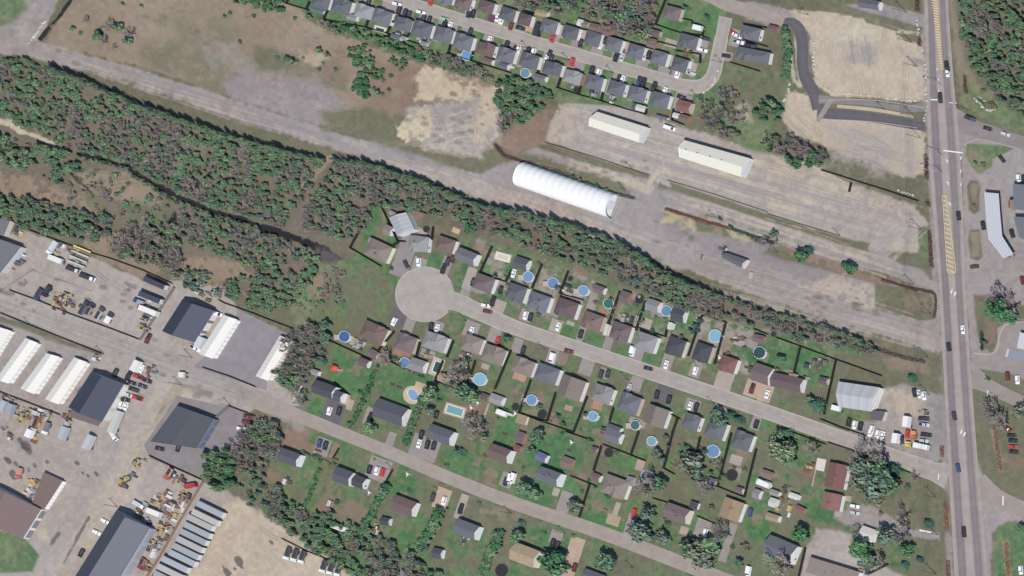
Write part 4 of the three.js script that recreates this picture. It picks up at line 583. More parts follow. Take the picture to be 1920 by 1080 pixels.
  hall([t(770, 915), t(875, 925), t(850, 995), t(765, 985)], 3, 0, [0, 0, 0], [210, 204, 196], 'dark flat-roofed porch block joined to the metal hall', 'the porch of the metal hall', { name: 'annex', roofMat: roofMat([104, 98, 104]) });
  t = tile(1440, 270);
  hall([t(1830, 300), t(2100, 320), t(2100, 520), t(1840, 490)], 5, 1, [0, 0, 0], [206, 202, 196], 'dark grey-roofed shop with a gabled entrance porch east of the canopy', 'the shop east of the canopy', { name: 'shop', roofMat: roofMat([122, 126, 130]) });
  hall([t(1835, 545), t(2100, 560), t(2100, 800), t(1880, 700)], 5, 1, [0, 0, 0], [206, 202, 196], 'dark grey-roofed shop wing beside the black parked car', 'the shop wing', { name: 'shop', roofMat: roofMat([118, 123, 126]) });
  hall([t(1798, 425), t(1850, 420), t(1850, 500), t(1798, 475)], 4, 1.4, [0, 0, 0], [226, 216, 204], 'small brown gabled entrance porch with white trim', 'the entrance porch', { name: 'entrance_porch', roofMat: roofMat([150, 120, 104]) });
  t = tile(1440, 540);
  hall([t(1885, 330), t(2060, 380), t(2060, 490), t(1862, 450)], 4, 0, [0, 0, 0], [232, 190, 164], 'pale flat-roofed station kiosk with an orange fascia', 'the station kiosk', { name: 'station_kiosk', roofMat: mat([206, 206, 202], { map: T_PAVE }) });
}
{ const t = tile(480, 270); hall([t(1000, 555), t(1128, 512), t(1190, 640), t(1062, 690)], 4, 1.6, [0, 0, 0], [226, 224, 218], 'large light grey ribbed metal garage in the yard beside the triangular yard', 'the ribbed metal garage', { name: 'metal_garage', panels: 9, roofMat: mat([176, 176, 176], { map: T_METAL, roughness: 0.7 }), panelMats: [[182, 182, 182], [170, 171, 172]].map(c => mat(c, { map: T_METAL, roughness: 0.7 })) }); }
// bent canopy over the parking: roof sheets on columns
{ const g0 = at(1862, 420), g = thing('parking_canopy', 'bent pale grey canopy on columns standing in the paved forecourt', 'canopy', g0[0], g0[1]), h = 4.6, pm = mat([198, 200, 201], { map: T_METAL, roughness: 0.55 });
  const q = p => { const [x, z] = at(p[0], p[1], h); return [x - g0[0], z - g0[1]]; }, t = tile(1440, 270);
  const a = [[1617, 362], [1632, 560], [1648, 712], [1760, 856]].map(p => q(t(...p))), b = [[1725, 372], [1738, 540], [1752, 690], [1838, 828]].map(p => q(t(...p)));
  const lr = (p, r, k) => [p[0] + (r[0] - p[0]) * k, p[1] + (r[1] - p[1]) * k];
  for (let i = 0; i < 3; i++) { const n = i === 2 ? 5 : 6; for (let k = 0; k < n; k++) { const u0 = k / n, u1 = (k + 1) / n - 0.012, A = lr(a[i], b[i], u0), B = lr(a[i], b[i], u1), Cc = lr(a[i + 1], b[i + 1], u1), D = lr(a[i + 1], b[i + 1], u0), top = [A, B, Cc, D].map(p => [p[0], h, p[1]]), bot = [A, B, Cc, D].map(p => [p[0], h - 0.3, p[1]]), f = [top, bot]; for (let e = 0; e < 4; e++) f.push([bot[e], bot[(e + 1) % 4], top[(e + 1) % 4], top[e]]); const cx = (A[0] + Cc[0]) / 2, cz = (A[1] + Cc[1]) / 2; part(g, 'roof_sheet', faces(f, 6, [cx, h - 0.15, cz]), pm); } }
  for (let i = 0; i < 4; i++) for (const k of [0.25, 0.75]) { const p = lr(a[i], b[i], k), m = part(g, 'column', box(0.35, h - 0.3, 0.35), STEEL); m.position.set(p[0] + (i === 0 ? 0 : i === 3 ? -0.8 : 0), 0, p[1] + (i === 0 ? 0.6 : i === 3 ? -0.8 : 0)); }
  placeAt('the bent canopy', ...g0); }
// fuel canopy by the kiosk
{ const [x, z] = at(1905, 666), g = thing('forecourt_pad', 'blue-grey forecourt pad beside the station kiosk', 'pavement', x, z); part(g, 'slab', box(9, 0.09, 5), mat([134, 140, 152])); g.rotation.y = -rad(15); part(g, 'edge', box(1.4, 0.12, 5, -5.3), mat([188, 184, 182])); }
// white fabric tent: ribs and bellied bays
{ const A = at(991, 331), B = at(1147, 385), g = thing('fabric_tent', 'long white ribbed fabric storage tent with an open end on the gravel track', 'tent', (A[0] + B[0]) / 2, (A[1] + B[1]) / 2), W = 7.6, H = 7;
  const lx = B[0] - A[0], lz = B[1] - A[1], len = Math.hypot(lx, lz) + 6; g.rotation.y = -Math.atan2(lz, lx);
  const prof = (t, k) => { const a = Math.PI * (1 - t); return [H * k * Math.pow(Math.sin(a), 0.72), W * k * Math.sign(-Math.cos(a)) * Math.pow(Math.abs(Math.cos(a)), 0.9)]; };
  const n = 14, fab = mat([240, 238, 232], { roughness: 0.75 });
  for (let i = 0; i < n; i++) {
    const pos = [], idx = [], M = 20, U = 6;
    for (let u = 0; u <= U; u++) { const s = u / U, k = 1 - 0.013 * Math.sin(Math.PI * s), x = -len / 2 + len * (i + s) / n; for (let v = 0; v <= M; v++) { const [y, zz] = prof(v / M, k); pos.push(x, y, zz); if (u && v) { const e = u * (M + 1) + v, w = e - M - 1; idx.push(w - 1, w, e - 1, w, e, e - 1); } } }
    const geo = new THREE.BufferGeometry(); geo.setAttribute('position', new THREE.Float32BufferAttribute(pos, 3)); geo.setIndex(idx); geo.computeVertexNormals(); part(g, 'fabric_bay', geo, fab);
  }
  for (let i = 0; i <= n; i++) { const c = new THREE.CatmullRomCurve3(Array.from({ length: 21 }, (_, v) => { const [y, zz] = prof(v / 20, 1.0); return new THREE.Vector3(-len / 2 + len * i / n, y + 0.02, zz); })); part(g, 'rib', new THREE.TubeGeometry(c, 24, 0.07, 5), mat([232, 230, 224])); }
  const endShape = Array.from({ length: 21 }, (_, v) => prof(v / 20, 0.97)); part(g, 'end_wall', faces([endShape.map(([y, zz]) => [-len / 2 + 0.15, y, zz])], 4), fab); part(g, 'end_wall', faces([endShape.map(([y, zz]) => [len / 2 - 1.6, y, zz])], 4), mat([226, 226, 224]));
  part(g, 'end_door', box(0.15, 4.4, 5, len / 2 - 1.45), mat([206, 208, 208]));
  placeAt('the white fabric tent', g.position.x, g.position.z); }
placeAt('the turning circle', ...at(797, 552)); placeAt('the gravel track', ...at(400, 190)); placeAt('the ditch', ...at(300, 350)); placeAt('the open field', ...at(300, 60)); placeAt('the truck yard', ...at(150, 520)); placeAt('the machine yard', ...at(300, 940)); placeAt('the scrap yard', ...at(60, 800)); placeAt('the new asphalt road', ...at(1510, 130)); placeAt('the sand plot', ...at(1620, 110)); placeAt('the upper side road', ...at(1850, 245)); placeAt('the yellow hatching', ...at(1780, 450)); placeAt('the corner lot', ...at(1720, 800)); placeAt('the shed compound', ...at(1460, 930)); placeAt('the park', ...at(1400, 160)); placeAt('the trailer park', ...at(360, 1000)); placeAt('the roadside meadow', ...at(1880, 840)); placeAt('the asphalt lot', ...at(470, 650)); placeAt('the pole-lined corner', ...at(1730, 950)); placeAt('the gravel yard', ...at(1560, 400)); placeAt('the fenced verge', ...at(1700, 560)); placeAt('the eastern wood', ...at(1850, 100)); placeAt('the lawn corner', ...at(40, 1040));
// ---------------------------------------------------------------- trees
const LEAFMAT = new THREE.MeshStandardMaterial({ vertexColors: true, roughness: 1, side: THREE.DoubleSide });
const soup = () => ({ p: [], n: [], c: [] });
function tri(s, a, b, c, out, k) {
  let nx = (b[1] - a[1]) * (c[2] - a[2]) - (b[2] - a[2]) * (c[1] - a[1]), ny = (b[2] - a[2]) * (c[0] - a[0]) - (b[0] - a[0]) * (c[2] - a[2]), nz = (b[0] - a[0]) * (c[1] - a[1]) - (b[1] - a[1]) * (c[0] - a[0]); const l = Math.hypot(nx, ny, nz) || 1; nx /= l; ny /= l; nz /= l;
  if (out && nx * out[0] + ny * out[1] + nz * out[2] < 0) { [b, c] = [c, b]; nx = -nx; ny = -ny; nz = -nz; }
  s.p.push(...a, ...b, ...c); for (let i = 0; i < 3; i++) { s.n.push(nx, ny, nz); s.c.push(...k); }
}
function geoOf(s) { const g = new THREE.BufferGeometry(); g.setAttribute('position', new THREE.Float32BufferAttribute(s.p, 3)); g.setAttribute('normal', new THREE.Float32BufferAttribute(s.n, 3)); g.setAttribute('color', new THREE.Float32BufferAttribute(s.c, 3)); return g; }
function leaf(s, x, y, z, r, out, k, q) { // a small bent spray of leaves
  const u = [q() - 0.5, q() - 0.5, q() - 0.5], ul = Math.hypot(...u) || 1; u.forEach((v, i) => u[i] = v / ul * r);
  const o = [out[0] + (q() - 0.5) * 1.1, out[1] + 0.35 + (q() - 0.5) * 1.1, out[2] + (q() - 0.5) * 1.1], v = [u[1] * o[2] - u[2] * o[1], u[2] * o[0] - u[0] * o[2], u[0] * o[1] - u[1] * o[0]], vl = Math.hypot(...v) || 1; v.forEach((w, i) => v[i] = w / vl * r * (0.6 + q() * 0.4));
  const A = [x - u[0], y - u[1], z - u[2]], B = [x + v[0], y + v[1], z + v[2]], D = [x + u[0], y + u[1], z + u[2]], E = [x - v[0], y - v[1], z - v[2]];
  tri(s, A, B, D, out, k); tri(s, A, D, E, out, k);
}
function limb(s, a, b, r0, r1, k) { const d = [b[0] - a[0], b[1] - a[1], b[2] - a[2]], l = Math.hypot(...d) || 1, t = Math.abs(d[1] / l) > 0.8 ? [1, 0, 0] : [0, 1, 0]; let u = [d[1] * t[2] - d[2] * t[1], d[2] * t[0] - d[0] * t[2], d[0] * t[1] - d[1] * t[0]]; const ul = Math.hypot(...u); u = u.map(v => v / ul); const w = [d[1] * u[2] - d[2] * u[1], d[2] * u[0] - d[0] * u[2], d[0] * u[1] - d[1] * u[0]].map(v => v / l); const ring = (p, r, i) => { const an = i / 4 * 6.2832; return [0, 1, 2].map(j => p[j] + (u[j] * Math.cos(an) + w[j] * Math.sin(an)) * r); }; for (let i = 0; i < 4; i++) { const an = (i + 0.5) / 4 * 6.2832, o = [0, 1, 2].map(j => u[j] * Math.cos(an) + w[j] * Math.sin(an)), A = ring(a, r0, i), B = ring(a, r0, i + 1), D = ring(b, r1, i + 1), E = ring(b, r1, i); tri(s, A, B, D, o, k); tri(s, A, D, E, o, k); } }
const BARK = lin(112, 100, 92), DARKBARK = lin(84, 76, 70);
const vary = (c, q, a) => { const k = 1 + (q() - 0.5) * 2 * a, w = (q() - 0.5) * a * 0.4; return [c[0] * (k + w), c[1] * k, c[2] * (k - w)]; };
// unit trees: height 1, crown radius 1 (scaled separately)
function leafTree(seed, c, n = 430) {
  const q = rng(seed), tr = soup(), cr = soup(), lobes = []; limb(tr, [0, 0, 0], [0, 0.5, 0], 0.07, 0.045, BARK);
  for (let i = 0; i < 9; i++) { const a = i * 2.4 + q(), rr_ = 0.2 + 0.45 * Math.sqrt(q()), y = 0.42 + 0.4 * q(); lobes.push([Math.cos(a) * rr_, y, Math.sin(a) * rr_, 0.3 + 0.17 * q()]); limb(tr, [0, 0.25 + 0.2 * q(), 0], [Math.cos(a) * rr_, y, Math.sin(a) * rr_], 0.035, 0.012, BARK); }
  lobes.push([0, 0.8, 0, 0.42]);
  for (let i = 0; i < n; i++) { const L = lobes[Math.floor(q() * lobes.length)], a = q() * 6.2832, v = q() * 2 - 1, w = Math.sqrt(1 - v * v), d = [Math.cos(a) * w, v, Math.sin(a) * w], rr_ = L[3] * (0.6 + 0.45 * q()); leaf(cr, L[0] + d[0] * rr_, L[1] + d[1] * rr_ * 0.45, L[2] + d[2] * rr_, 0.085 + 0.075 * q(), d, vary(c, q, 0.32), q); }
  return { trunk: geoOf(tr), crown: geoOf(cr) };
}
function bareTree(seed, c) {
  const q = rng(seed), tr = soup(), cr = soup(); limb(tr, [0, 0, 0], [0, 0.35, 0], 0.06, 0.05, DARKBARK);
  for (let i = 0; i < 7; i++) {
    const a = i * 2.4 + q() * 0.8, r1 = 0.35 + 0.35 * q(), e = [Math.cos(a) * r1, 0.6 + 0.25 * q(), Math.sin(a) * r1], b0 = [0, 0.22 + 0.2 * q(), 0]; limb(tr, b0, e, 0.04, 0.022, DARKBARK);
    for (let j = 0; j < 5; j++) { const t = 0.4 + 0.6 * q(), s0 = b0.map((v, m) => v + (e[m] - v) * t), a2 = a + (q() - 0.5) * 2.2, r2 = 0.25 + 0.3 * q(), e2 = [s0[0] + Math.cos(a2) * r2, Math.min(1, s0[1] + 0.06 + 0.16 * q()), s0[2] + Math.sin(a2) * r2]; limb(cr, s0, e2, 0.018, 0.006, vary(c, q, 0.2));
      for (let k = 0; k < 5; k++) { const t2 = 0.3 + 0.7 * q(), s1 = s0.map((v, m) => v + (e2[m] - v) * t2), a3 = a2 + (q() - 0.5) * 2.6, r3 = 0.1 + 0.18 * q(), e3 = [s1[0] + Math.cos(a3) * r3, s1[1] + 0.04 + 0.08 * q(), s1[2] + Math.sin(a3) * r3], px = -Math.sin(a3) * 0.016, pz = Math.cos(a3) * 0.016; tri(cr, [s1[0] - px, s1[1], s1[2] - pz], [s1[0] + px, s1[1], s1[2] + pz], e3, [0, 1, 0], vary(c, q, 0.25)); if (q() < 0.75) leaf(cr, ...e3, 0.05 + 0.055 * q(), [0, 1, 0], vary(c, q, 0.3), q); } }
  }
  return { trunk: geoOf(tr), crown: geoOf(cr) };
}
function coniferTree(seed, c) {
  const q = rng(seed), tr = soup(), cr = soup(); limb(tr, [0, 0, 0], [0, 0.95, 0], 0.06, 0.01, DARKBARK);
  for (let y = 0.06; y < 0.98; y += 0.055) { const r = Math.pow(1 - y, 0.75) * (0.9 + 0.2 * q()), n = 6 + Math.round(10 * r); for (let i = 0; i < n; i++) { const a = q() * 6.2832, l = r * (0.65 + 0.45 * q()), d = [Math.cos(a), 0, Math.sin(a)], w = 0.1 + 0.07 * q(), k = vary(c, q, 0.3), tip = [d[0] * l, y - 0.05, d[2] * l], m = [d[0] * l * 0.55, y + 0.015, d[2] * l * 0.55]; tri(cr, [0, y + 0.03, 0], [m[0] - d[2] * w, m[1], m[2] + d[0] * w], tip, [0, 1, 0], k); tri(cr, [0, y + 0.03, 0], [m[0] + d[2] * w, m[1], m[2] - d[0] * w], tip, [0, 1, 0], k); } }
  return { trunk: geoOf(tr), crown: geoOf(cr) };
}
function shrubPlant(seed, c) {
  const q = rng(seed), tr = soup(), cr = soup(); for (let i = 0; i < 4; i++) { const a = q() * 6.28; limb(tr, [0, 0, 0], [Math.cos(a) * 0.5, 0.6, Math.sin(a) * 0.5], 0.05, 0.02, BARK); }
  const off = [[0, 0], [0.4, 0.2], [-0.35, 0.3], [0.1, -0.45]];
  for (let i = 0; i < 190; i++) { const o = off[i % 4], a = q() * 6.2832, v = q(), w = Math.sqrt(1 - v * v), d = [Math.cos(a) * w, v, Math.sin(a) * w], r = 0.6 * (0.7 + 0.35 * q()); leaf(cr, o[0] + d[0] * r, 0.12 + d[1] * r * 1.35, o[1] + d[2] * r, 0.13 + 0.08 * q(), d, vary(c, q, 0.3), q); }
  return { trunk: geoOf(tr), crown: geoOf(cr) };
}
const KIND = {
  leaf: [[112, 144, 106], [122, 150, 110], [106, 137, 106], [136, 150, 114], [114, 146, 112]].map((c, i) => leafTree(100 + i, lin(...c))),
  bright: [[82, 132, 86], [92, 138, 90], [76, 124, 84]].map((c, i) => leafTree(140 + i, lin(...c))),
  grey: [[118, 134, 115], [127, 136, 116], [110, 130, 112]].map((c, i) => leafTree(160 + i, lin(...c), 330)),
  bare: [[146, 135, 129], [138, 129, 125], [150, 137, 127], [132, 125, 123]].map((c, i) => bareTree(200 + i, lin(...c))),
  conifer: [[66, 102, 84], [76, 110, 88], [60, 94, 82]].map((c, i) => coniferTree(300 + i, lin(...c))),
  shrub: [[86, 120, 88], [104, 124, 86], [74, 112, 86], [128, 118, 96]].map((c, i) => shrubPlant(400 + i, lin(...c)))
};
const KNAME = { leaf: ['leafing_tree', 'leafing green tree'], bright: ['bright_green_tree', 'bright green leafy tree'], grey: ['pale_leafing_tree', 'pale grey-green leafing tree'], bare: ['bare_tree', 'mauve-grey bare tree'], conifer: ['conifer_tree', 'dark pointed conifer'], shrub: ['shrub', 'low rounded shrub'] };
const specs = [];
const inPoly = (x, y, p) => { let c = false; for (let i = 0, j = p.length - 1; i < p.length; j = i++) if ((p[i][1] > y) !== (p[j][1] > y) && x < (p[j][0] - p[i][0]) * (y - p[i][1]) / (p[j][1] - p[i][1]) + p[i][0]) c = !c; return c; };
// px, py: where the crown shows; r: crown radius in sheet units
function tree(px, py, r, kind, hk = 0, where = null) { const rm = r * S * (kind === 'bare' ? 1.18 : 1), h = hk || (kind === 'conifer' ? rm * 4.2 + 1 : kind === 'shrub' ? rm * 1.3 : rm * 1.7 + 1.6), [x, z] = at(px, py, h * 0.6); specs.push({ x, z, r: rm, h, kind, where }); }
const tq = rng(77);
const onStreet = (px, py) => [middleStreet, lowerStreet].some(l => l.some((p, i) => i && distSeg(px, py, l[i - 1], p) < 19));
// clearings in the wood: sandy path, straw ride, ditch
const open = [[6, [-30, 222], [20, 232], [35, 245], [70, 255], [110, 275]], [8, [628, 292], [600, 335], [560, 395], [548, 425]], [5.5, [145, 284], [200, 298], [235, 307], [262, 326], [300, 350], [345, 372], [400, 394], [460, 410]], [9, [490, 428], [540, 442], [590, 462], [640, 488]], [4, [370, 345], [395, 322]], [4, [405, 345], [425, 334], [445, 335]]];
function wood(poly, s, mix, o = {}) {
  let x0 = 1e9, x1 = -1e9, y0 = 1e9, y1 = -1e9; for (const p of poly) { x0 = Math.min(x0, p[0]); x1 = Math.max(x1, p[0]); y0 = Math.min(y0, p[1]); y1 = Math.max(y1, p[1]); }
  for (let y = y0; y < y1; y += s * 0.88) for (let x = x0; x < x1; x += s) {
    const px = x + (tq() - 0.5) * s * 1.9, py = y + (tq() - 0.5) * s * 1.9, n = fbm(px / 45 + 31, py / 45 + 9, 2), n2 = fbm(px / 20 + 8, py / 20, 2), u = tq(), v = tq(), t = tq();
    if (!inPoly(px, py, poly) || n2 < (o.gap || 0) || open.some(([w, ...l]) => l.some((p, i) => i && distSeg(px, py, l[i - 1], p) < w))) continue;
    let kinds = Object.entries(mix).map(([k, w]) => [k, w * (k === 'bare' || k === 'grey' ? smooth(0.56, 0.42, n) + 0.1 : k === 'shrub' ? 0.6 : smooth(0.42, 0.56, n) + 0.1)]), sum = kinds.reduce((a, k) => a + k[1], 0), c = u * sum, kind = kinds[0][0];
    for (const [k, w] of kinds) { if ((c -= w) <= 0) { kind = k; break; } }
    const r = s * (0.36 + 0.62 * v * v) * (o.size || 1) * (kind === 'conifer' ? 0.7 : kind === 'shrub' ? 0.6 : 1); tree(px, py, r, kind, (o.h || 0) * (0.75 + 0.5 * t) * (kind === 'shrub' ? 0.35 : 1), o.where);
  }
}
function edge(pts, s, r, kinds, h, where) { const P = curvePts(pts.map(p => [p[0], p[1], 0]), s); for (const p of P) { const k = kinds[Math.floor(tq() * kinds.length)]; tree(p[0] + (tq() - 0.5) * s, p[1] + (tq() - 0.5) * s * 0.7, r * (0.75 + 0.5 * tq()) * (k === 'conifer' ? 0.75 : 1), k, h * (0.75 + 0.5 * tq()), where); } }
const MIX = { leaf: 0.65, bare: 0.42, grey: 0.3, conifer: 0.06, shrub: 0.06 };
wood([[-20, 125], [60, 120], [95, 130], [180, 165], [260, 195], [380, 240], [480, 272], [600, 302], [590, 340], [545, 400], [530, 425], [460, 405], [400, 390], [345, 370], [300, 345], [250, 306], [145, 283], [100, 272], [40, 252], [30, 238], [-20, 220]], 8.6, MIX, { h: 3.8, gap: 0.27, where: 'the wood between gravel track and ditch' });
wood([[-20, 248], [30, 262], [130, 285], [150, 320], [110, 345], [60, 325], [-20, 300]], 11, { leaf: 1, shrub: 0.2 }, { h: 6, gap: 0.3, where: 'the strip between the sandy path and the marsh' });
wood([[-20, 362], [60, 370], [110, 385], [170, 400], [208, 405], [205, 442], [170, 455], [110, 442], [40, 425], [-20, 408]], 9, { leaf: 1, grey: 0.3, conifer: 0.2 }, { h: 5.2, where: 'the thicket behind the truck yard' });
wood([[335, 395], [400, 405], [460, 422], [520, 442], [590, 475], [600, 500], [575, 540], [540, 575], [470, 580], [430, 560], [410, 540], [440, 525], [480, 505], [440, 485], [390, 475], [350, 455], [330, 430]], 9, { leaf: 1, bare: 0.35, grey: 0.4, conifer: 0.05 }, { h: 4.4, gap: 0.26, where: 'the thicket south of the ditch' });
wood([[205, 455], [250, 425], [330, 420], [332, 470], [350, 500], [300, 505], [250, 490], [210, 480]], 10, { bare: 1, leaf: 0.15 }, { h: 5.5, where: 'the bare thicket by the truck yard' });
wood([[300, 490], [380, 510], [420, 560], [380, 560], [330, 520]], 11, { grey: 1, leaf: 0.6 }, { h: 5, gap: 0.35, where: 'the thicket north of the navy warehouse' });
wood([[110, 320], [200, 315], [300, 360], [330, 410], [260, 430], [190, 410], [130, 380]], 13, { shrub: 1, bare: 0.6, leaf: 0.3 }, { h: 2.8, gap: 0.36, size: 0.75, where: 'the straw-coloured marsh' });
wood([[615, 300], [700, 312], [760, 328], [830, 353], [890, 380], [960, 396], [1010, 414], [1060, 424], [1130, 450], [1200, 480], [1260, 515], [1320, 545], [1400, 578], [1480, 602], [1560, 618], [1640, 652], [1650, 668], [1560, 648], [1480, 630], [1400, 602], [1300, 588], [1240, 566], [1200, 545], [1140, 518], [1080, 494], [1000, 470], [930, 446], [870, 420], [790, 400], [740, 388], [718, 382], [700, 395], [680, 430], [655, 455], [625, 442], [570, 430], [560, 418], [580, 380]], 8.8, { bare: 0.8, leaf: 0.5, grey: 0.7, conifer: 0.03 }, { h: 4.4, gap: 0.25, where: 'the wood behind the cul-de-sac gardens' });
edge([[92, 128], [180, 163], [260, 198], [380, 240], [480, 270], [600, 302]], 5.5, 4.6, ['leaf', 'grey', 'conifer', 'leaf'], 8.5, 'the wood edge along the gravel track');
edge([[622, 298], [700, 312], [760, 330], [890, 382], [1010, 408], [1130, 445], [1200, 480], [1260, 520], [1340, 552]], 5.5, 4.6, ['leaf', 'conifer', 'leaf', 'grey'], 8.2, 'the wood edge by the white tent');
edge([[1340, 552], [1420, 582], [1500, 602], [1570, 622], [1640, 655]], 7, 4.6, ['grey', 'bare', 'conifer', 'leaf'], 6.5, 'the wood edge by the fenced verge');
edge([[0, 118], [50, 112], [60, 118]], 5, 4, ['conifer', 'leaf'], 5, 'the wood edge along the gravel track');
wood([[1797, -30], [1990, -30], [1990, 240], [1920, 222], [1875, 190], [1835, 150], [1805, 90]], 9.5, { leaf: 0.7, bare: 0.5, grey: 0.4 }, { h: 5.8, where: 'the eastern wood beside the highway' });
wood([[600, 42], [640, 45], [700, 60], [780, 90], [860, 110], [930, 140], [925, 150], [870, 140], [800, 120], [760, 105], [700, 82], [650, 65], [610, 55]], 7.5, { bright: 0.8, leaf: 0.5, bare: 0.25 }, { h: 4, where: 'the strip behind the outer crescent gardens' });
wood([[930, 140], [990, 150], [1040, 172], [1030, 190], [1005, 210], [960, 245], [938, 250], [930, 200]], 9, { leaf: 1, bright: 0.2, bare: 0.1 }, { h: 5.5, where: 'the grove ending the outer crescent gardens' });
wood([[425, -20], [520, -20], [532, 22], [505, 27], [440, 5]], 8, { bright: 1, leaf: 0.4 }, { h: 4, where: 'the green clump at the crescent end of the field' });
wood([[652, 86], [692, 86], [702, 110], [700, 140], [690, 150], [693, 188], [665, 172], [655, 160], [672, 130], [652, 115]], 7, { bright: 1, leaf: 0.6, conifer: 0.2 }, { h: 3, gap: 0.36, size: 0.9, where: 'the scrub in the middle of the field' });
wood([[720, 105], [770, 110], [755, 140], [735, 125]], 7, { bright: 1, leaf: 0.5 }, { h: 3, gap: 0.3, where: 'the scrub in the middle of the field' });
wood([[695, 130], [725, 130], [715, 150], [698, 145]], 6, { bright: 1 }, { h: 2.8, where: 'the scrub in the middle of the field' });
wood([[668, 150], [690, 145], [692, 188], [660, 172]], 6, { bright: 1 }, { h: 3, where: 'the scrub in the middle of the field' });
wood([[1080, -20], [1228, -20], [1228, 55], [1170, 70], [1130, 42], [1080, 25], [965, 15], [965, -20]], 11, { bare: 1, grey: 0.35, leaf: 0.12 }, { h: 7, where: 'the bare grove inside the crescent' });
wood([[1310, 175], [1370, 165], [1400, 190], [1398, 225], [1345, 250], [1318, 222]], 10, { bare: 1, shrub: 0.2 }, { h: 5, gap: 0.42, where: 'the bare trees at the foot of the park' });
wood([[1300, 215], [1345, 225], [1400, 255], [1385, 262], [1320, 240]], 9, { bare: 1, grey: 0.3 }, { h: 5, gap: 0.36, where: 'the bare trees at the foot of the park' });
wood([[1410, 206], [1440, 186], [1468, 195], [1458, 228], [1420, 226]], 9, { leaf: 1, bright: 0.5 }, { h: 6, where: 'the green clump in the park' });
wood([[1432, 252], [1480, 255], [1550, 288], [1548, 312], [1500, 316], [1450, 290], [1430, 270]], 9.5, { bright: 0.7, leaf: 0.6, bare: 0.5 }, { h: 6, where: 'the trees between the park and the gravel yard' });
wood([[382, 855], [425, 840], [440, 860], [445, 900], [425, 925], [395, 920], [380, 890]], 10, { bright: 0.8, leaf: 1 }, { h: 8, where: 'the tall green clump beside the workshop' });
wood([[430, 835], [460, 800], [522, 790], [528, 825], [505, 865], [505, 900], [460, 900], [440, 870]], 10.5, { bare: 0.8, grey: 0.6, leaf: 0.2 }, { h: 6.5, where: 'the bare trees behind the workshop' });
wood([[440, 905], [510, 900], [560, 950], [620, 960], [680, 990], [720, 1005], [800, 1060], [850, 1085], [690, 1085], [605, 1050], [560, 1010], [490, 960], [440, 930]], 10, { leaf: 1, bare: 0.5, grey: 0.8 }, { h: 5.4, gap: 0.28, where: 'the wood behind the trailer park' });
wood([[515, 655], [560, 608], [608, 600], [614, 650], [602, 680], [572, 722], [532, 728], [512, 700]], 10, { bare: 1, grey: 0.3, leaf: 0.15 }, { h: 6.5, where: 'the bare trees by the asphalt lot' });
wood([[460, 545], [520, 560], [520, 580], [450, 580]], 10, { leaf: 1, bare: 0.6 }, { h: 5, where: 'the thicket beside the meadow' });
wood([[556, 505], [640, 502], [655, 560], [600, 590], [556, 575]], 10, { shrub: 1, bare: 0.8, leaf: 0.4 }, { h: 2.6, gap: 0.52, size: 0.7, where: 'the meadow west of the turning circle' });
wood([[1440, 465], [1400, 450], [1420, 442], [1470, 460]], 8, { leaf: 1, bare: 0.7 }, { h: 3.5, gap: 0.3, where: 'the scrub by the site hut' });
wood([[1130, 350], [1150, 365], [1140, 372], [1090, 350], [1060, 335], [1070, 328]], 6, { bright: 1, leaf: 0.6 }, { h: 2.6, where: 'the scrub behind the white tent' });
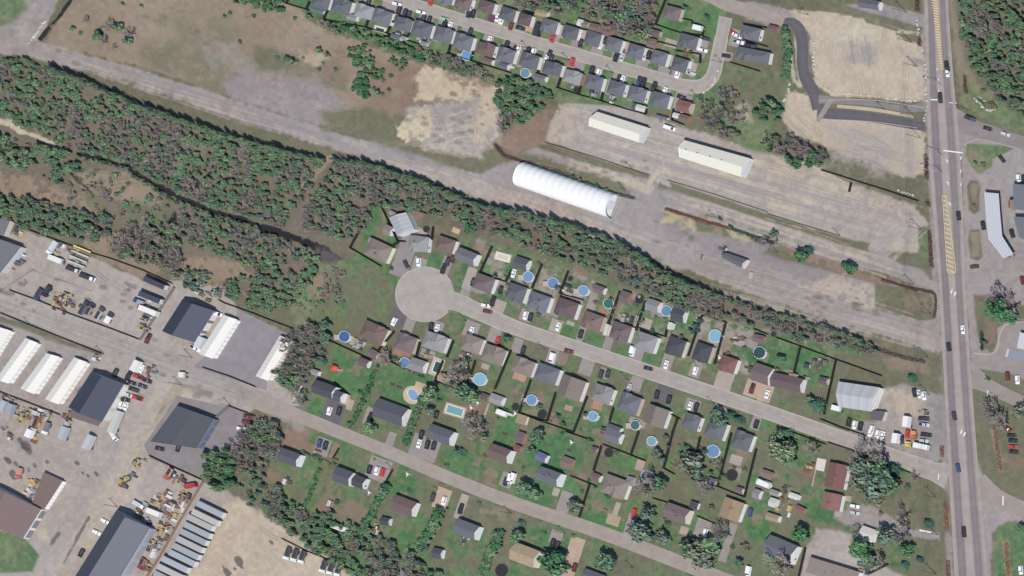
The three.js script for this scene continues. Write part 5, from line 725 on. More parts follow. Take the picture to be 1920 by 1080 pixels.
// garden and roadside trees: [x, y, r, kind]
for (const [x, y, r, k, hh] of [
  [583, 612, 12, 'conifer', 7], [600, 675, 9, 'conifer', 6], [565, 748, 12, 'bare'], [692, 801, 12, 'leaf'], [672, 735, 5, 'conifer', 4], [806, 738, 17, 'leaf'], [868, 695, 16, 'bare'], [848, 715, 14, 'bare'], [872, 735, 18, 'leaf'], [858, 690, 9, 'conifer', 6], [885, 742, 14, 'leaf'], [890, 800, 16, 'bare'], [900, 815, 14, 'bare'], [722, 673, 12, 'bare'], [820, 705, 13, 'bare'], [805, 770, 10, 'grey'], [855, 847, 14, 'conifer', 8],
  [1006, 822, 12, 'leaf'], [996, 845, 8, 'leaf'], [1012, 812, 9, 'leaf'], [988, 915, 17, 'leaf'], [1002, 925, 12, 'leaf'], [1078, 948, 13, 'grey'], [1236, 908, 15, 'leaf'], [1215, 915, 17, 'bare'], [1222, 895, 11, 'bare'], [1213, 963, 15, 'grey'], [1200, 1000, 23, 'grey'], [1238, 1008, 15, 'grey'], [1300, 1030, 22, 'grey'], [1330, 1020, 19, 'leaf'], [1285, 1022, 12, 'bright'], [1315, 1050, 20, 'grey'], [1294, 868, 24, 'grey'], [1283, 838, 9, 'conifer', 6], [1305, 885, 16, 'grey'], [1137, 1052, 19, 'leaf'], [1034, 1054, 24, 'bright'], [1048, 1070, 16, 'leaf'], [974, 980, 9, 'conifer', 5], [970, 1005, 14, 'leaf'], [1385, 1055, 8, 'leaf'], [1372, 1025, 5, 'shrub'], [1395, 1025, 9, 'shrub'], [1355, 1000, 14, 'bare'], [1250, 983, 7, 'shrub'], [1065, 1062, 6, 'shrub'],
  [1465, 848, 24, 'leaf'], [1450, 830, 16, 'leaf'], [1478, 862, 14, 'leaf'], [1472, 810, 12, 'conifer', 6], [1460, 816, 12, 'leaf'], [1523, 843, 12, 'bare'], [1620, 880, 26, 'grey'], [1650, 885, 24, 'leaf'], [1640, 905, 28, 'grey'], [1615, 905, 22, 'grey'], [1665, 908, 20, 'leaf'], [1635, 930, 18, 'grey'], [1618, 855, 18, 'bare'], [1645, 850, 16, 'bare'], [1668, 878, 16, 'conifer', 8], [1500, 1002, 19, 'bright'], [1612, 1030, 22, 'bright'], [1630, 1050, 16, 'leaf'], [1660, 1005, 20, 'grey'], [1690, 1000, 16, 'bare'], [1698, 1030, 15, 'bright'], [1645, 1055, 14, 'bare'], [1692, 1058, 10, 'conifer', 5], [1720, 1048, 8, 'conifer', 5], [1605, 997, 9, 'bare'], [1692, 967, 12, 'bare'], [1735, 980, 11, 'conifer', 6], [1650, 962, 5, 'shrub'], [1465, 1060, 20, 'bare'], [1715, 895, 7, 'bare'], [1700, 912, 6, 'shrub'],
  [1526, 758, 18, 'conifer', 9], [1520, 752, 10, 'leaf'], [1462, 672, 9, 'leaf'], [1495, 640, 6, 'shrub'], [1705, 708, 11, 'conifer', 5], [1870, 582, 22, 'bright'], [1885, 592, 18, 'bright'], [1870, 555, 14, 'bare'], [1895, 575, 14, 'bare'], [1858, 572, 12, 'bright'], [1842, 640, 5, 'conifer', 5], [1848, 710, 4, 'conifer', 5], [1860, 772, 16, 'bare'], [1875, 790, 14, 'bare'], [1912, 770, 15, 'grey'], [1915, 990, 8, 'leaf'],
  [1510, 468, 12, 'conifer', 5], [1500, 480, 14, 'bright'], [1592, 502, 13, 'bright'], [1580, 495, 10, 'conifer', 4], [1448, 440, 8, 'leaf'], [1447, 455, 9, 'bare'], [1178, 22, 18, 'conifer', 9], [1168, 30, 14, 'leaf'], [1186, 36, 12, 'conifer', 8], [1204, 68, 13, 'leaf'], [1322, 30, 6, 'conifer', 4], [1282, 14, 6, 'conifer', 5], [1347, 410, 4, 'conifer', 4], [1366, 425, 5, 'conifer', 4],
  [222, 52, 9, 'leaf'], [180, 60, 8, 'conifer', 3.5], [240, 78, 8, 'leaf'], [135, 54, 5, 'leaf'], [150, 62, 4, 'shrub'], [185, 68, 9, 'leaf'], [178, 72, 6, 'leaf'], [207, 50, 9, 'bare'], [245, 62, 8, 'bare'], [195, 78, 7, 'bare'], [162, 38, 5, 'bare'], [215, 89, 4, 'bare'], [263, 10, 4, 'conifer', 2.5], [228, 6, 4, 'conifer', 2.5], [430, 24, 4, 'shrub'], [475, 30, 4, 'shrub'], [420, 30, 4, 'shrub'], [448, 80, 3, 'conifer', 2.4], [448, 76, 3, 'conifer', 2.4], [597, 95, 6, 'leaf'], [612, 103, 5, 'leaf'], [548, 116, 7, 'leaf'], [537, 112, 6, 'leaf'], [519, 108, 4, 'shrub'], [568, 108, 3, 'shrub'], [605, 118, 3, 'shrub'], [628, 130, 4, 'shrub'], [598, 130, 4, 'shrub'], [578, 33, 6, 'leaf'], [552, 34, 4, 'shrub'], [700, 165, 4, 'shrub'], [728, 168, 4, 'shrub'], [707, 175, 6, 'leaf'], [716, 176, 4, 'shrub'], [732, 142, 4, 'shrub'], [717, 150, 4, 'shrub'], [1842, 170, 5, 'shrub'], [1855, 196, 7, 'shrub'], [1862, 200, 6, 'shrub'], [1826, 304, 4, 'conifer', 3], [1842, 308, 5, 'shrub'], [1825, 385, 4, 'shrub'], [733, 503, 4, 'shrub'], [1010, 495, 5, 'shrub'], [732, 370, 10, 'conifer', 7], [725, 385, 8, 'leaf'], [700, 390, 6, 'leaf'], [955, 400, 9, 'conifer', 7], [945, 400, 12, 'bright'], [880, 430, 10, 'bright'], [1300, 610, 8, 'conifer', 5], [1308, 600, 6, 'conifer', 5], [1295, 622, 6, 'leaf'], [1304, 618, 5, 'conifer', 4], [1403, 612, 9, 'leaf'], [1365, 778, 12, 'conifer', 8], [1345, 785, 16, 'leaf'], [1380, 785, 10, 'conifer', 7], [950, 637, 8, 'leaf'], [1240, 862, 8, 'grey'], [1230, 850, 10, 'grey'], [1348, 870, 8, 'bare'], [1325, 915, 12, 'bare'], [1395, 880, 5, 'shrub'], [1008, 590, 5, 'shrub'], [1320, 845, 7, 'conifer', 5]
]) tree(x, y, r, k, hh);
edge([[150, 296], [235, 318], [262, 338], [300, 362], [345, 384], [400, 405], [460, 421]], 9, 4, ['leaf', 'grey', 'shrub'], 3.2, 'the banks of the ditch');
edge([[150, 280], [235, 300], [270, 320], [305, 343], [350, 364], [400, 385], [460, 402], [530, 424]], 8, 4.4, ['leaf', 'grey', 'bare'], 3.5, 'the banks of the ditch');
// shrubs along the garden edges
{ const q4 = rng(606); for (let k = 0; k < 95; k++) { const band = k % 3, t = q4(), x = band === 0 ? 900 + t * 560 : band === 1 ? 640 + t * 760 : 560 + t * 800, y = band === 0 ? 500 + (x - 900) * 0.33 + (q4() - 0.4) * 50 : band === 1 ? 670 + (x - 640) * 0.25 + (q4() - 0.2) * 80 : 830 + (x - 560) * 0.24 + (q4() - 0.5) * 130; const r4 = 2.4 + q4() * 3, k4 = q4() < 0.75 ? 'shrub' : 'grey'; if (!onStreet(x, y)) tree(x, y, r4, k4); } }
// rows of planted trees along plot lines
edge([[700, 702], [690, 730], [672, 770], [656, 800]], 4.5, 5, ['bright'], 3, 'the clipped row between two yard street gardens');
edge([[790, 748], [782, 775], [768, 805], [760, 830]], 5, 7, ['bright', 'leaf'], 4, 'the tree row beside the kidney pool house');
edge([[598, 880], [585, 915], [572, 945]], 5, 4, ['bright'], 2, 'the low green row in the second south-side garden');
edge([[568, 847], [600, 862], [625, 872]], 6, 4.5, ['leaf', 'shrub'], 2.4, 'the low green row in the second south-side garden');
edge([[722, 912], [712, 935], [700, 955], [688, 980], [675, 1000]], 5.5, 7.5, ['leaf', 'bright'], 5, 'the row between two south-side gardens');
edge([[822, 958], [812, 985], [800, 1010], [790, 1030]], 6, 10, ['leaf', 'bright'], 6, 'the tall tree row behind the brown gabled house');
edge([[938, 1000], [925, 1022], [915, 1045], [905, 1075]], 6, 9.5, ['leaf', 'bright'], 5.5, 'the tall tree row beside the tan gabled house');
edge([[735, 670], [760, 690], [790, 705]], 6, 4, ['leaf', 'shrub'], 2.2, 'the hedge line behind the kidney pool');
edge([[1470, 52], [1476, 80], [1477, 110], [1474, 145]], 3.2, 6, ['bright', 'leaf'], 3.4, 'the planted rows beside the new asphalt road');
edge([[1469, 55], [1470, 95], [1467, 145]], 3.2, 5, ['leaf', 'conifer'], 3.4, 'the planted rows beside the new asphalt road');
// brown-leaved hedges along the highway
function hedge(pts, w, h, c, label, group) {
  const [bx, bz] = at(...pts[0]), g = thing('hedge', label, 'hedge', bx, bz, 0, group), P = curvePts(pts.map(p => [p[0], p[1], 0]), 2), q = rng(Math.round(pts[0][0] * 7 + pts[0][1])), s = soup(), st = soup();
  P.forEach((p, i) => { const [x, z] = at(p[0], p[1]); for (let k = 0; k < 16; k++) { const y = h * Math.sqrt(q()), ox = (q() - 0.5) * w, oz = (q() - 0.5) * w; leaf(s, x - bx + ox, y, z - bz + oz, 0.22 + 0.18 * q(), [ox, y * 0.8, oz], vary(lin(...c), q, 0.35), q); } if (i % 2 === 0) limb(st, [x - bx, 0, z - bz], [x - bx + 0.1, h * 0.7, z - bz], 0.06, 0.02, DARKBARK); });
  part(g, 'foliage', geoOf(s), LEAFMAT); part(g, 'stems', geoOf(st), LEAFMAT); return g;
}
const HB = [98, 70, 62];
hedge([[1722, -4], [1722, 20]], 2.2, 1.8, HB, 'short brown hedge beside the wide highway drive', 0);
hedge([[1726, 74], [1726, 85]], 2.2, 1.8, HB, 'very short brown hedge beside the sand plot', 0);
hedge([[1738, 292], [1739, 315], [1740, 335]], 2.2, 1.9, HB, 'brown hedge on the verge across from the white turn arrows', 0);
hedge([[1742, 379], [1743, 386]], 2, 1.8, HB, 'stub of brown hedge at the mouth of the gravel yard', 0);
hedge([[1745, 435], [1747, 465], [1749, 500]], 2, 1.9, HB, 'long brown hedge beside the yellow hatched median', 0);
hedge([[1700, 540], [1735, 546], [1753, 552], [1756, 570], [1754, 595]], 1.4, 1.4, HB, 'brown hedge bending round the fenced verge', 0);
hedge([[1630, 652], [1660, 660], [1700, 672], [1735, 679]], 2.2, 1.5, [96, 84, 82], 'dark trimmed hedge ending the wood by the highway', 0);
hedge([[1768, 838], [1768, 855]], 2.2, 1.5, [140, 92, 78], 'short rust hedge at the corner lot', 0);
hedge([[1774, 945], [1776, 990]], 2.4, 1.5, [150, 104, 80], 'rust hedge at the pole-lined corner', 0);
hedge([[1779, 1055], [1780, 1085]], 2.2, 1.5, [130, 90, 80], 'rust hedge south of the gravel driveway', 0);
hedge([[1811, 145], [1811, 160], [1814, 175]], 1.6, 1.4, HB, 'brown hedge at the edge of the eastern wood', 0);
hedge([[1843, 625], [1843, 655]], 1.6, 1.6, [52, 58, 56], 'dark hedge beside the station lawn', 0);
hedge([[1835, 185], [1842, 192], [1850, 197], [1860, 198]], 1.6, 1, [92, 104, 78], 'planted bed ringed with pale stones beside the upper side road', 0);
hedge([[1866, 800], [1872, 845], [1877, 880]], 2, 0.8, [140, 110, 92], 'straw-brown hedge line in the roadside meadow', 0);
hedge([[1888, 1020], [1892, 1078]], 2, 0.9, [150, 112, 86], 'straw-brown hedge line on the southern lawn', 0);
hedge([[1250, 392], [1310, 411], [1368, 428]], 1.6, 1, [130, 78, 62], 'rust-red dry hedge line between the gravel tracks', 0);
hedge([[1374, 430], [1410, 442], [1440, 455]], 2, 1.6, [66, 82, 74], 'dark scrub line following the rust-red hedge', 0);
hedge([[930, 272], [945, 290], [965, 298], [998, 308]], 1.6, 1, [104, 66, 70], 'dark red dry scrub at the end of the gravel yard', 0);
hedge([[1022, 316], [1060, 328], [1100, 345], [1150, 362], [1190, 372]], 1.8, 1.5, [78, 92, 78], 'scrub line along the back of the white tent', 0);
hedge([[1010, 312], [1040, 318], [1085, 333]], 1.4, 0.7, [156, 118, 98], 'straw-red dry grass line along the back of the white tent', 0);
hedge([[1655, 525], [1690, 535], [1720, 545]], 1.4, 0.9, [104, 66, 62], 'dark red dry scrub along the fenced verge', 0);
// build: per kind the largest crowns one by one, the rest of the wood as one mass
{
  const cap = 285, mass = new THREE.Group(); mass.name = 'woodland'; mass.userData = { kind: 'stuff', label: 'smaller trees filling the woods between the taller ones', category: 'woodland' };
  const clear = s => !houses.some(h => Math.hypot(h.x - s.x, h.z - s.z) < Math.min(h.w, h.d) * 0.42);
  for (const kind in KIND) {
    const all = specs.filter(s => s.kind === kind && clear(s)).sort((a, b) => (b.where ? 0 : 100) - (a.where ? 0 : 100) + b.r - a.r), [nm, words] = KNAME[kind], q = rng(kind.length * 13 + 5), rest = KIND[kind].map(() => []);
    all.forEach((s, i) => {
      const v = Math.floor(q() * KIND[kind].length), turn = q() * 6.2832;
      if (i < cap) {
        const label = s.where ? `${words} in ${s.where}` : uniq(n => `${s.r > 5 ? 'wide ' : ''}${words} beside ${n}`, s.x, s.z);
        const g = thing(nm, label, kind === 'shrub' ? 'shrub' : 'tree', s.x, s.z, turn, s.where ? `${words}s in ${s.where}` : `${words}s of gardens and roadsides`); g.scale.set(s.r, s.h, s.r);
        part(g, 'trunk', KIND[kind][v].trunk, LEAFMAT); part(g, 'crown', KIND[kind][v].crown, LEAFMAT);
      } else rest[v].push([s, turn]);
    });
    rest.forEach((list, v) => { if (!list.length) return; const im = new THREE.InstancedMesh(mergeGeometries([KIND[kind][v].trunk, KIND[kind][v].crown]), LEAFMAT, list.length), m = new THREE.Matrix4(), e = new THREE.Euler(), qt = new THREE.Quaternion(); list.forEach(([s, turn], i) => { m.compose(new THREE.Vector3(s.x, 0, s.z), qt.setFromEuler(e.set(0, turn, 0)), new THREE.Vector3(s.r, s.h, s.r)); im.setMatrixAt(i, m); }); im.name = nm + '_mass'; im.castShadow = im.receiveShadow = true; im.userData = { kind: 'stuff' }; mass.add(im); });
    console.log(kind, all.length);
  }
  scene.add(mass);
}
// ---------------------------------------------------------------- driveways and pads (rot: along the plots)
const CONC = mat([176, 165, 151], { map: T_PAVE }), DRIVE = mat([158, 148, 140], { map: T_PAVE }), DARKDRIVE = mat([104, 99, 102], { map: T_PAVE }), TANDRIVE = mat([190, 166, 142], { map: T_PAVE });
const rectPts = (cx, cy, w, l, rot) => { const c = Math.cos(rad(rot)), s = Math.sin(rad(rot)), q = (u, v) => [cx + u * c - v * s, cy + u * s + v * c]; return [q(-w / 2, -l / 2), q(w / 2, -l / 2), q(w / 2, l / 2), q(-w / 2, l / 2)]; };
let dy = 0;
const drive = (name, ox, oy, rot, list) => { for (const [x, y, w, l, m = DRIVE] of list) sheet(name, rectPts(ox + x / 4, oy + y / 4, w / 4, l / 4, rot), 0.022 + (dy++ % 7) * 0.002, m); };
drive('driveway', 960, 540, 19, [[330, 285, 90, 95, CONC], [517, 350, 52, 130], [715, 430, 62, 170], [935, 500, 95, 120], [1160, 570, 80, 150], [1375, 620, 85, 100], [1590, 700, 130, 150, CONC], [1850, 770, 210, 130, TANDRIVE], [105, 205, 90, 90], [40, 430, 70, 110], [300, 520, 80, 130], [560, 590, 100, 130], [690, 640, 70, 80], [930, 720, 90, 110], [1140, 790, 120, 150, DARKDRIVE], [1355, 880, 110, 90], [1560, 930, 80, 80], [1830, 1010, 70, 110], [380, 530, 70, 90, mat([140, 122, 110], { map: T_PAVE })], [600, 120, 70, 120], [1800, 420, 80, 60], [440, 265, 60, 30, CONC]]);
drive('driveway', 480, 540, 20, [[1065, 225, 110, 130, DARKDRIVE], [1150, 280, 70, 130], [1345, 300, 110, 110], [1615, 310, 110, 120], [1790, 350, 90, 120], [580, 930, 150, 160, DARKDRIVE], [850, 960, 70, 130], [1560, 60, 70, 150], [1820, 150, 90, 120, CONC], [690, 870, 80, 80, CONC]]);
drive('driveway', 480, 270, 20, [[1110, 850, 130, 300, mat([150, 142, 138], { map: T_PAVE })], [1420, 930, 70, 180], [1600, 1010, 70, 170, CONC], [1225, 900, 100, 100], [1180, 690, 130, 60]]);
drive('driveway', 480, 810, 20, [[500, 110, 110, 130], [590, 140, 50, 120, mat([150, 122, 104], { map: T_PAVE })], [920, 280, 170, 170], [1265, 120, 210, 170], [1395, 500, 110, 160, TANDRIVE], [1540, 560, 60, 190, CONC], [1880, 360, 90, 110], [1010, 60, 60, 120]]);
drive('driveway', 960, 810, 18, [[390, 540, 90, 190], [870, 740, 60, 260], [1430, 720, 110, 150], [1620, 830, 60, 300], [450, 950, 110, 330, TANDRIVE], [330, 790, 90, 100], [780, 590, 40, 130, CONC], [330, 450, 50, 60, CONC]]);
drive('driveway', 960, 0, 16, [[60, 215, 110, 80], [180, 220, 60, 120], [125, 185, 70, 100, TANDRIVE], [320, 290, 70, 110], [490, 310, 80, 90], [640, 375, 90, 80], [800, 420, 95, 80], [975, 475, 90, 80], [1140, 525, 90, 80], [1235, 560, 80, 80], [50, 370, 110, 90], [140, 395, 90, 80], [280, 420, 90, 90], [490, 490, 110, 100], [630, 540, 100, 90], [810, 585, 110, 80], [965, 615, 80, 80], [1065, 655, 70, 110, DARKDRIVE], [1150, 690, 80, 80], [1290, 725, 130, 110], [1420, 350, 90, 150], [1690, 290, 110, 130], [1600, 420, 110, 70], [1190, 325, 90, 60, CONC], [1330, 500, 40, 120, CONC]]);
drive('driveway', 480, 0, 16, [[1110, 90, 140, 110], [1000, 50, 110, 70], [1275, 150, 110, 90], [1440, 190, 150, 90], [1580, 230, 80, 110], [1740, 310, 80, 90], [1610, 100, 90, 80], [1820, 150, 80, 90], [1765, 145, 50, 70, mat([112, 62, 88], { map: T_PAVE })], [1890, 340, 80, 80], [840, 20, 70, 80]]);
for (const [x, y] of [[1274, 122], [1235, 109], [1191, 97], [1150, 84], [1111, 73], [1069, 61], [1029, 49], [951, 27], [911, 13]]) sheet('driveway', rectPts(x + 26, y + 9, 10, 26, 16), 0.02 + (dy++ % 7) * 0.002, CONC);
for (const [x, y] of [[1238, 188], [1155, 166], [1113, 155], [1035, 129], [992, 114], [948, 104], [910, 93], [831, 66], [791, 55], [716, 32], [640, 12]]) sheet('driveway', rectPts(x + 29, y + 8, 9, 30, 16), 0.02 + (dy++ % 7) * 0.002, DRIVE);
drive('driveway', 1440, 540, 14, [[-20, 760, 80, 190, TANDRIVE]]);
drive('garden_path', 480, 540, 20, [[1705, 980, 16, 250, CONC]]);
drive('garden_path', 1440, 810, 12, [[345, 340, 10, 140, CONC]]);
drive('patio', 960, 540, 19, [[1000, 270, 90, 90, CONC], [1080, 120, 50, 50], [1165, 175, 120, 110], [680, 170, 60, 40, mat([170, 126, 104], { map: T_WOOD })], [1525, 400, 120, 60], [60, 660, 100, 70, mat([186, 156, 126], { map: T_WOOD })], [640, 880, 80, 60, mat([180, 142, 116], { map: T_WOOD })], [425, 900, 60, 40, mat([186, 156, 130], { map: T_WOOD })], [100, 830, 60, 50], [940, 1010, 130, 60], [460, 30, 150, 50, CONC], [1700, 400, 90, 60, CONC]]);
drive('patio', 480, 540, 20, [[1290, 490, 110, 50], [1570, 510, 90, 40], [760, 410, 110, 60, CONC], [1090, 490, 130, 40, mat([166, 124, 104], { map: T_WOOD })], [1720, 590, 60, 40, CONC], [1230, 740, 80, 60, mat([190, 172, 144], { map: T_PAVE })], [660, 830, 80, 90, mat([190, 164, 140], { map: T_PAVE })], [1380, 680, 90, 70]]);
drive('patio', 960, 810, 18, [[960, 250, 60, 80, mat([180, 158, 140], { map: T_PAVE })], [1290, 740, 60, 60, mat([190, 164, 146], { map: T_WOOD })], [1680, 210, 90, 70, CONC], [1690, 300, 50, 70], [760, 660, 100, 80, mat([176, 158, 128], { map: T_PAVE })], [1480, 760, 50, 60]]);
drive('patio', 1440, 810, 12, [[395, 245, 70, 90, mat([226, 214, 200], { map: T_PAVE })], [530, 610, 60, 50, CONC], [600, 500, 50, 40, CONC], [1180, 745, 90, 12, WHITE], [420, 830, 40, 70, CONC]]);
drive('patio', 480, 270, 24, [[1230, 650, 110, 40, CONC], [1500, 650, 60, 40, mat([206, 180, 146], { map: T_WOOD })]]);

// ---------------------------------------------------------------- fences
const FENCE = { dark: mat([32, 29, 28], { map: T_WOOD }), tan: mat([150, 126, 104], { map: T_WOOD }), steel: mat([120, 118, 116], { roughness: 0.6 }), white: mat([226, 222, 214]) };
function fence(pts, o = {}) {
  const { h = 2, c = 'dark', gap = 2.6, what = c === 'white' ? 'white board fence' : c === 'steel' ? 'grey wire-panel fence' : c === 'tan' ? 'tan board fence' : 'dark board fence', thick = 0.1 } = o;
  const [bx, bz] = at(...pts[0]), e = at(...pts[pts.length - 1]), mx = (bx + e[0]) / 2, mz = (bz + e[1]) / 2;
  const g = thing('fence', uniq(n => `${what} of ${ORD[Math.min(pts.length - 2, 9)] === 'first' ? 'one straight run' : pts.length - 1 + ' runs'} beside ${n}`, mx, mz), 'fence', bx, bz, 0, 'fences between plots and yards');
  const put = (p, x, z) => { p.position.set(x - bx, 0, z - bz); };
  for (let i = 0; i < pts.length - 1; i++) {
    const a = at(...pts[i]), b = at(...pts[i + 1]), dx = b[0] - a[0], dz = b[1] - a[1], L = Math.hypot(dx, dz), n = Math.max(1, Math.round(L / gap)), turn = -Math.atan2(dz, dx);
    for (let k = 0; k < n; k++) {
      const t = (k + 0.5) / n, p = part(g, 'panel', UNIT, FENCE[c]); p.scale.set(L / n - 0.14, h - 0.1, thick); put(p, a[0] + dx * t, a[1] + dz * t); p.position.y = 0.05; p.rotation.y = turn;
      const s = part(g, 'post', UNIT, FENCE[c]); s.scale.set(0.14, h + 0.1, 0.16); put(s, a[0] + dx * k / n, a[1] + dz * k / n); s.rotation.y = turn;
    }
    if (i === pts.length - 2) { const s = part(g, 'post', UNIT, FENCE[c]); s.scale.set(0.14, h + 0.1, 0.16); put(s, b[0], b[1]); }
  }
  return g;
}
const fences = (ox, oy, list, o) => { for (const l of list) fence(l.map(p => [ox + p[0] / 4, oy + p[1] / 4]), o); };
fences(480, 270, [[[885, 470], [715, 780], [950, 920]], [[950, 462], [1078, 738], [1040, 765]], [[1078, 735], [1130, 735]], [[1780, 772], [1692, 962], [1880, 1038], [1925, 955]], [[1340, 625], [1330, 720]], [[1090, 465], [1290, 525]]]);
fences(960, 270, [[[235, 905], [160, 1085]], [[432, 955], [372, 1120]]]);
fences(960, 540, [[[360, 42], [545, 95]], [[820, 30], [728, 285]], [[1012, 98], [940, 320]], [[1432, 212], [1332, 512]], [[1612, 268], [1530, 572]], [[1432, 210], [1505, 225], [1618, 262]], [[150, 695], [62, 940], [272, 1002], [338, 790]], [[575, 815], [472, 1080]], [[772, 900], [742, 1000]], [[1252, 980], [1212, 1090]], [[62, 942], [250, 1010], [470, 1085]], [[955, 300], [1160, 370], [1175, 300]], [[770, 245], [940, 300]], [[1060, 870], [1270, 985]], [[1800, 300], [1925, 350]]]);
fences(960, 810, [[[410, 0], [620, 70]], [[690, 95], [890, 172], [1010, 220]], [[960, 0], [902, 170]], [[1217, 0], [1150, 262]], [[1422, 40], [1386, 190]], [[1655, 10], [1552, 412], [1752, 492], [1842, 130]], [[680, 110], [622, 290]], [[448, 332], [640, 408]], [[592, 395], [515, 640]], [[1352, 355], [1550, 412]], [[1065, 500], [1172, 532]], [[1395, 632], [1532, 690]], [[1140, 270], [1230, 320]]]);
fences(480, 540, [[[545, 390], [870, 538], [1045, 330]], [[1240, 410], [1212, 520], [1290, 555]], [[1490, 400], [1442, 522]], [[1412, 550], [1352, 700], [1482, 752]], [[1922, 470], [1802, 760]], [[1655, 550], [1625, 650]], [[600, 705], [715, 805]], [[1010, 550], [1150, 620], [1230, 660]], [[1690, 780], [1860, 870]]]);
fences(480, 540, [[[382, 680], [278, 862]]], { c: 'white', h: 1.2 });
fences(480, 0, [[[235, 30], [385, 75], [512, 120]], [[515, 150], [690, 185], [830, 208]], [[830, 210], [985, 252], [1130, 302], [1282, 352]], [[1455, 402], [1600, 452], [1760, 502], [1920, 552]], [[412, 18], [385, 75]], [[562, 50], [515, 150]], [[870, 110], [832, 208]], [[1042, 160], [992, 250]], [[1162, 250], [1130, 302]], [[1312, 250], [1282, 352]], [[1482, 300], [1452, 402]], [[1642, 390], [1622, 450]], [[1792, 440], [1762, 502]], [[255, -10], [235, 30]]]);
fences(960, 0, [[[350, 662], [500, 712], [680, 762], [862, 822], [1012, 862]], [[232, 450], [202, 560]], [[382, 570], [350, 660]], [[545, 580], [512, 702]], [[692, 700], [680, 760]], [[1022, 800], [1012, 862]], [[1222, 820], [1212, 905], [1300, 940]], [[265, 100], [270, 150], [420, 200]], [[600, 200], [735, 270], [905, 322], [1060, 372], [1085, 320]], [[1240, 385], [1425, 412], [1420, 475]], [[1162, 0], [1085, 188], [1270, 250], [1440, 272], [1442, 232], [1372, 202], [1362, 160], [1290, 145]], [[420, 205], [600, 235]], [[90, 80], [260, 130]], [[1040, 300], [1240, 352]], [[1735, 300], [1925, 355]], [[1640, 470], [1870, 540]], [[1740, 180], [1930, 215]]]);
fences(1440, 540, [[[70, 375], [250, 440], [520, 540]], [[520, 540], [430, 950]], [[250, 450], [205, 640]], [[520, 540], [690, 600], [860, 662]], [[400, 985], [560, 1050], [740, 1110]]]);
fences(1440, 810, [[[180, 0], [440, 95]], [[460, 80], [700, 160], [900, 240], [1110, 322]], [[290, 870], [240, 1090]], [[770, 1065], [910, 995]]]);
fences(0, 270, [[[690, 820], [860, 870], [1080, 950], [1300, 1050]], [[230, 650], [420, 720], [690, 820]]], { c: 'steel' });
fences(0, 540, [[[1318, 0], [1060, 392]], [[1060, 392], [850, 312], [540, 200], [330, 110], [80, 20]], [[10, 190], [230, 280], [460, 372], [770, 495]], [[1530, 600], [1740, 670], [1925, 745]], [[0, 780], [240, 870], [460, 955]], [[1730, 890], [1925, 965]], [[1650, 90], [1700, 120], [1925, 200]], [[1735, 885], [1620, 985]]], { c: 'steel', h: 2.1 });
fences(480, 540, [[[0, 200], [130, 250], [290, 310]]], { c: 'steel', h: 2.1 });
fences(0, 810, [[[1130, 180], [1300, 260], [1520, 360]]], { h: 2 });
fences(480, 810, [[[200, 800], [400, 900], [700, 1020], [800, 1070]], [[1030, 290], [980, 380]], [[630, 125], [585, 200]]], { h: 1.6 });
fences(0, 810, [[[1528, 372], [1380, 620], [1210, 920]], [[1210, 920], [1090, 1110]]], { c: 'tan', h: 0.9, thick: 0.9, what: 'low wall of pale concrete blocks', gap: 2 });
fences(1440, 270, [[[410, 200], [560, 245], [690, 287]], [[690, 287], [900, 352], [1132, 430]], [[632, 292], [616, 360]]], { h: 1.6, thick: 0.4 });
fences(960, 270, [[[250, -10], [640, 105], [1030, 236]], [[1170, 272], [1540, 385], [1920, 512]]], { c: 'steel', h: 1.1 });
fences(1440, 270, [[[0, 525], [270, 610], [540, 690]]], { c: 'steel', h: 1.1 });

// ---------------------------------------------------------------- pools, trampolines
const keepOut = [];
function poolRound(px, py, r, c, what, o = {}) {
  keepOut.push([px, py]);
  const [x, z] = at(px, py, 1.1), R0 = r * S, g = thing('round_pool', uniq(n => `round above-ground pool with ${what} beside ${n}`, x, z), 'pool', x, z, 0, 'round garden pools');
  part(g, 'wall', new THREE.CylinderGeometry(R0, R0, 1.2, 28, 1, true).translate(0, 0.6, 0), mat([210, 210, 206])); const ring = new THREE.RingGeometry(R0 - 0.12, R0 + 0.16, 28).rotateX(-Math.PI / 2).translate(0, 1.22, 0); part(g, 'rim', ring, mat([222, 222, 220]));
  const wat = new THREE.CircleGeometry(R0 - 0.05, 28).rotateX(-Math.PI / 2).translate(0, 1.08, 0); part(g, 'water', wat, new THREE.MeshPhysicalMaterial({ color: col(c), roughness: 0.25, clearcoat: 0.5 }));
  part(g, 'ladder', box(0.6, 1.5, 0.3, R0 + 0.2, 0, 0), TRIMW); if (o.deck) part(g, 'deck', box(2.6, 1.15, 3.2, -R0 - 1.5, 0, 0.4), mat([196, 184, 168], { map: T_WOOD })); return g;
}
const BLUE = [112, 146, 176], LBLUE = [132, 176, 196];
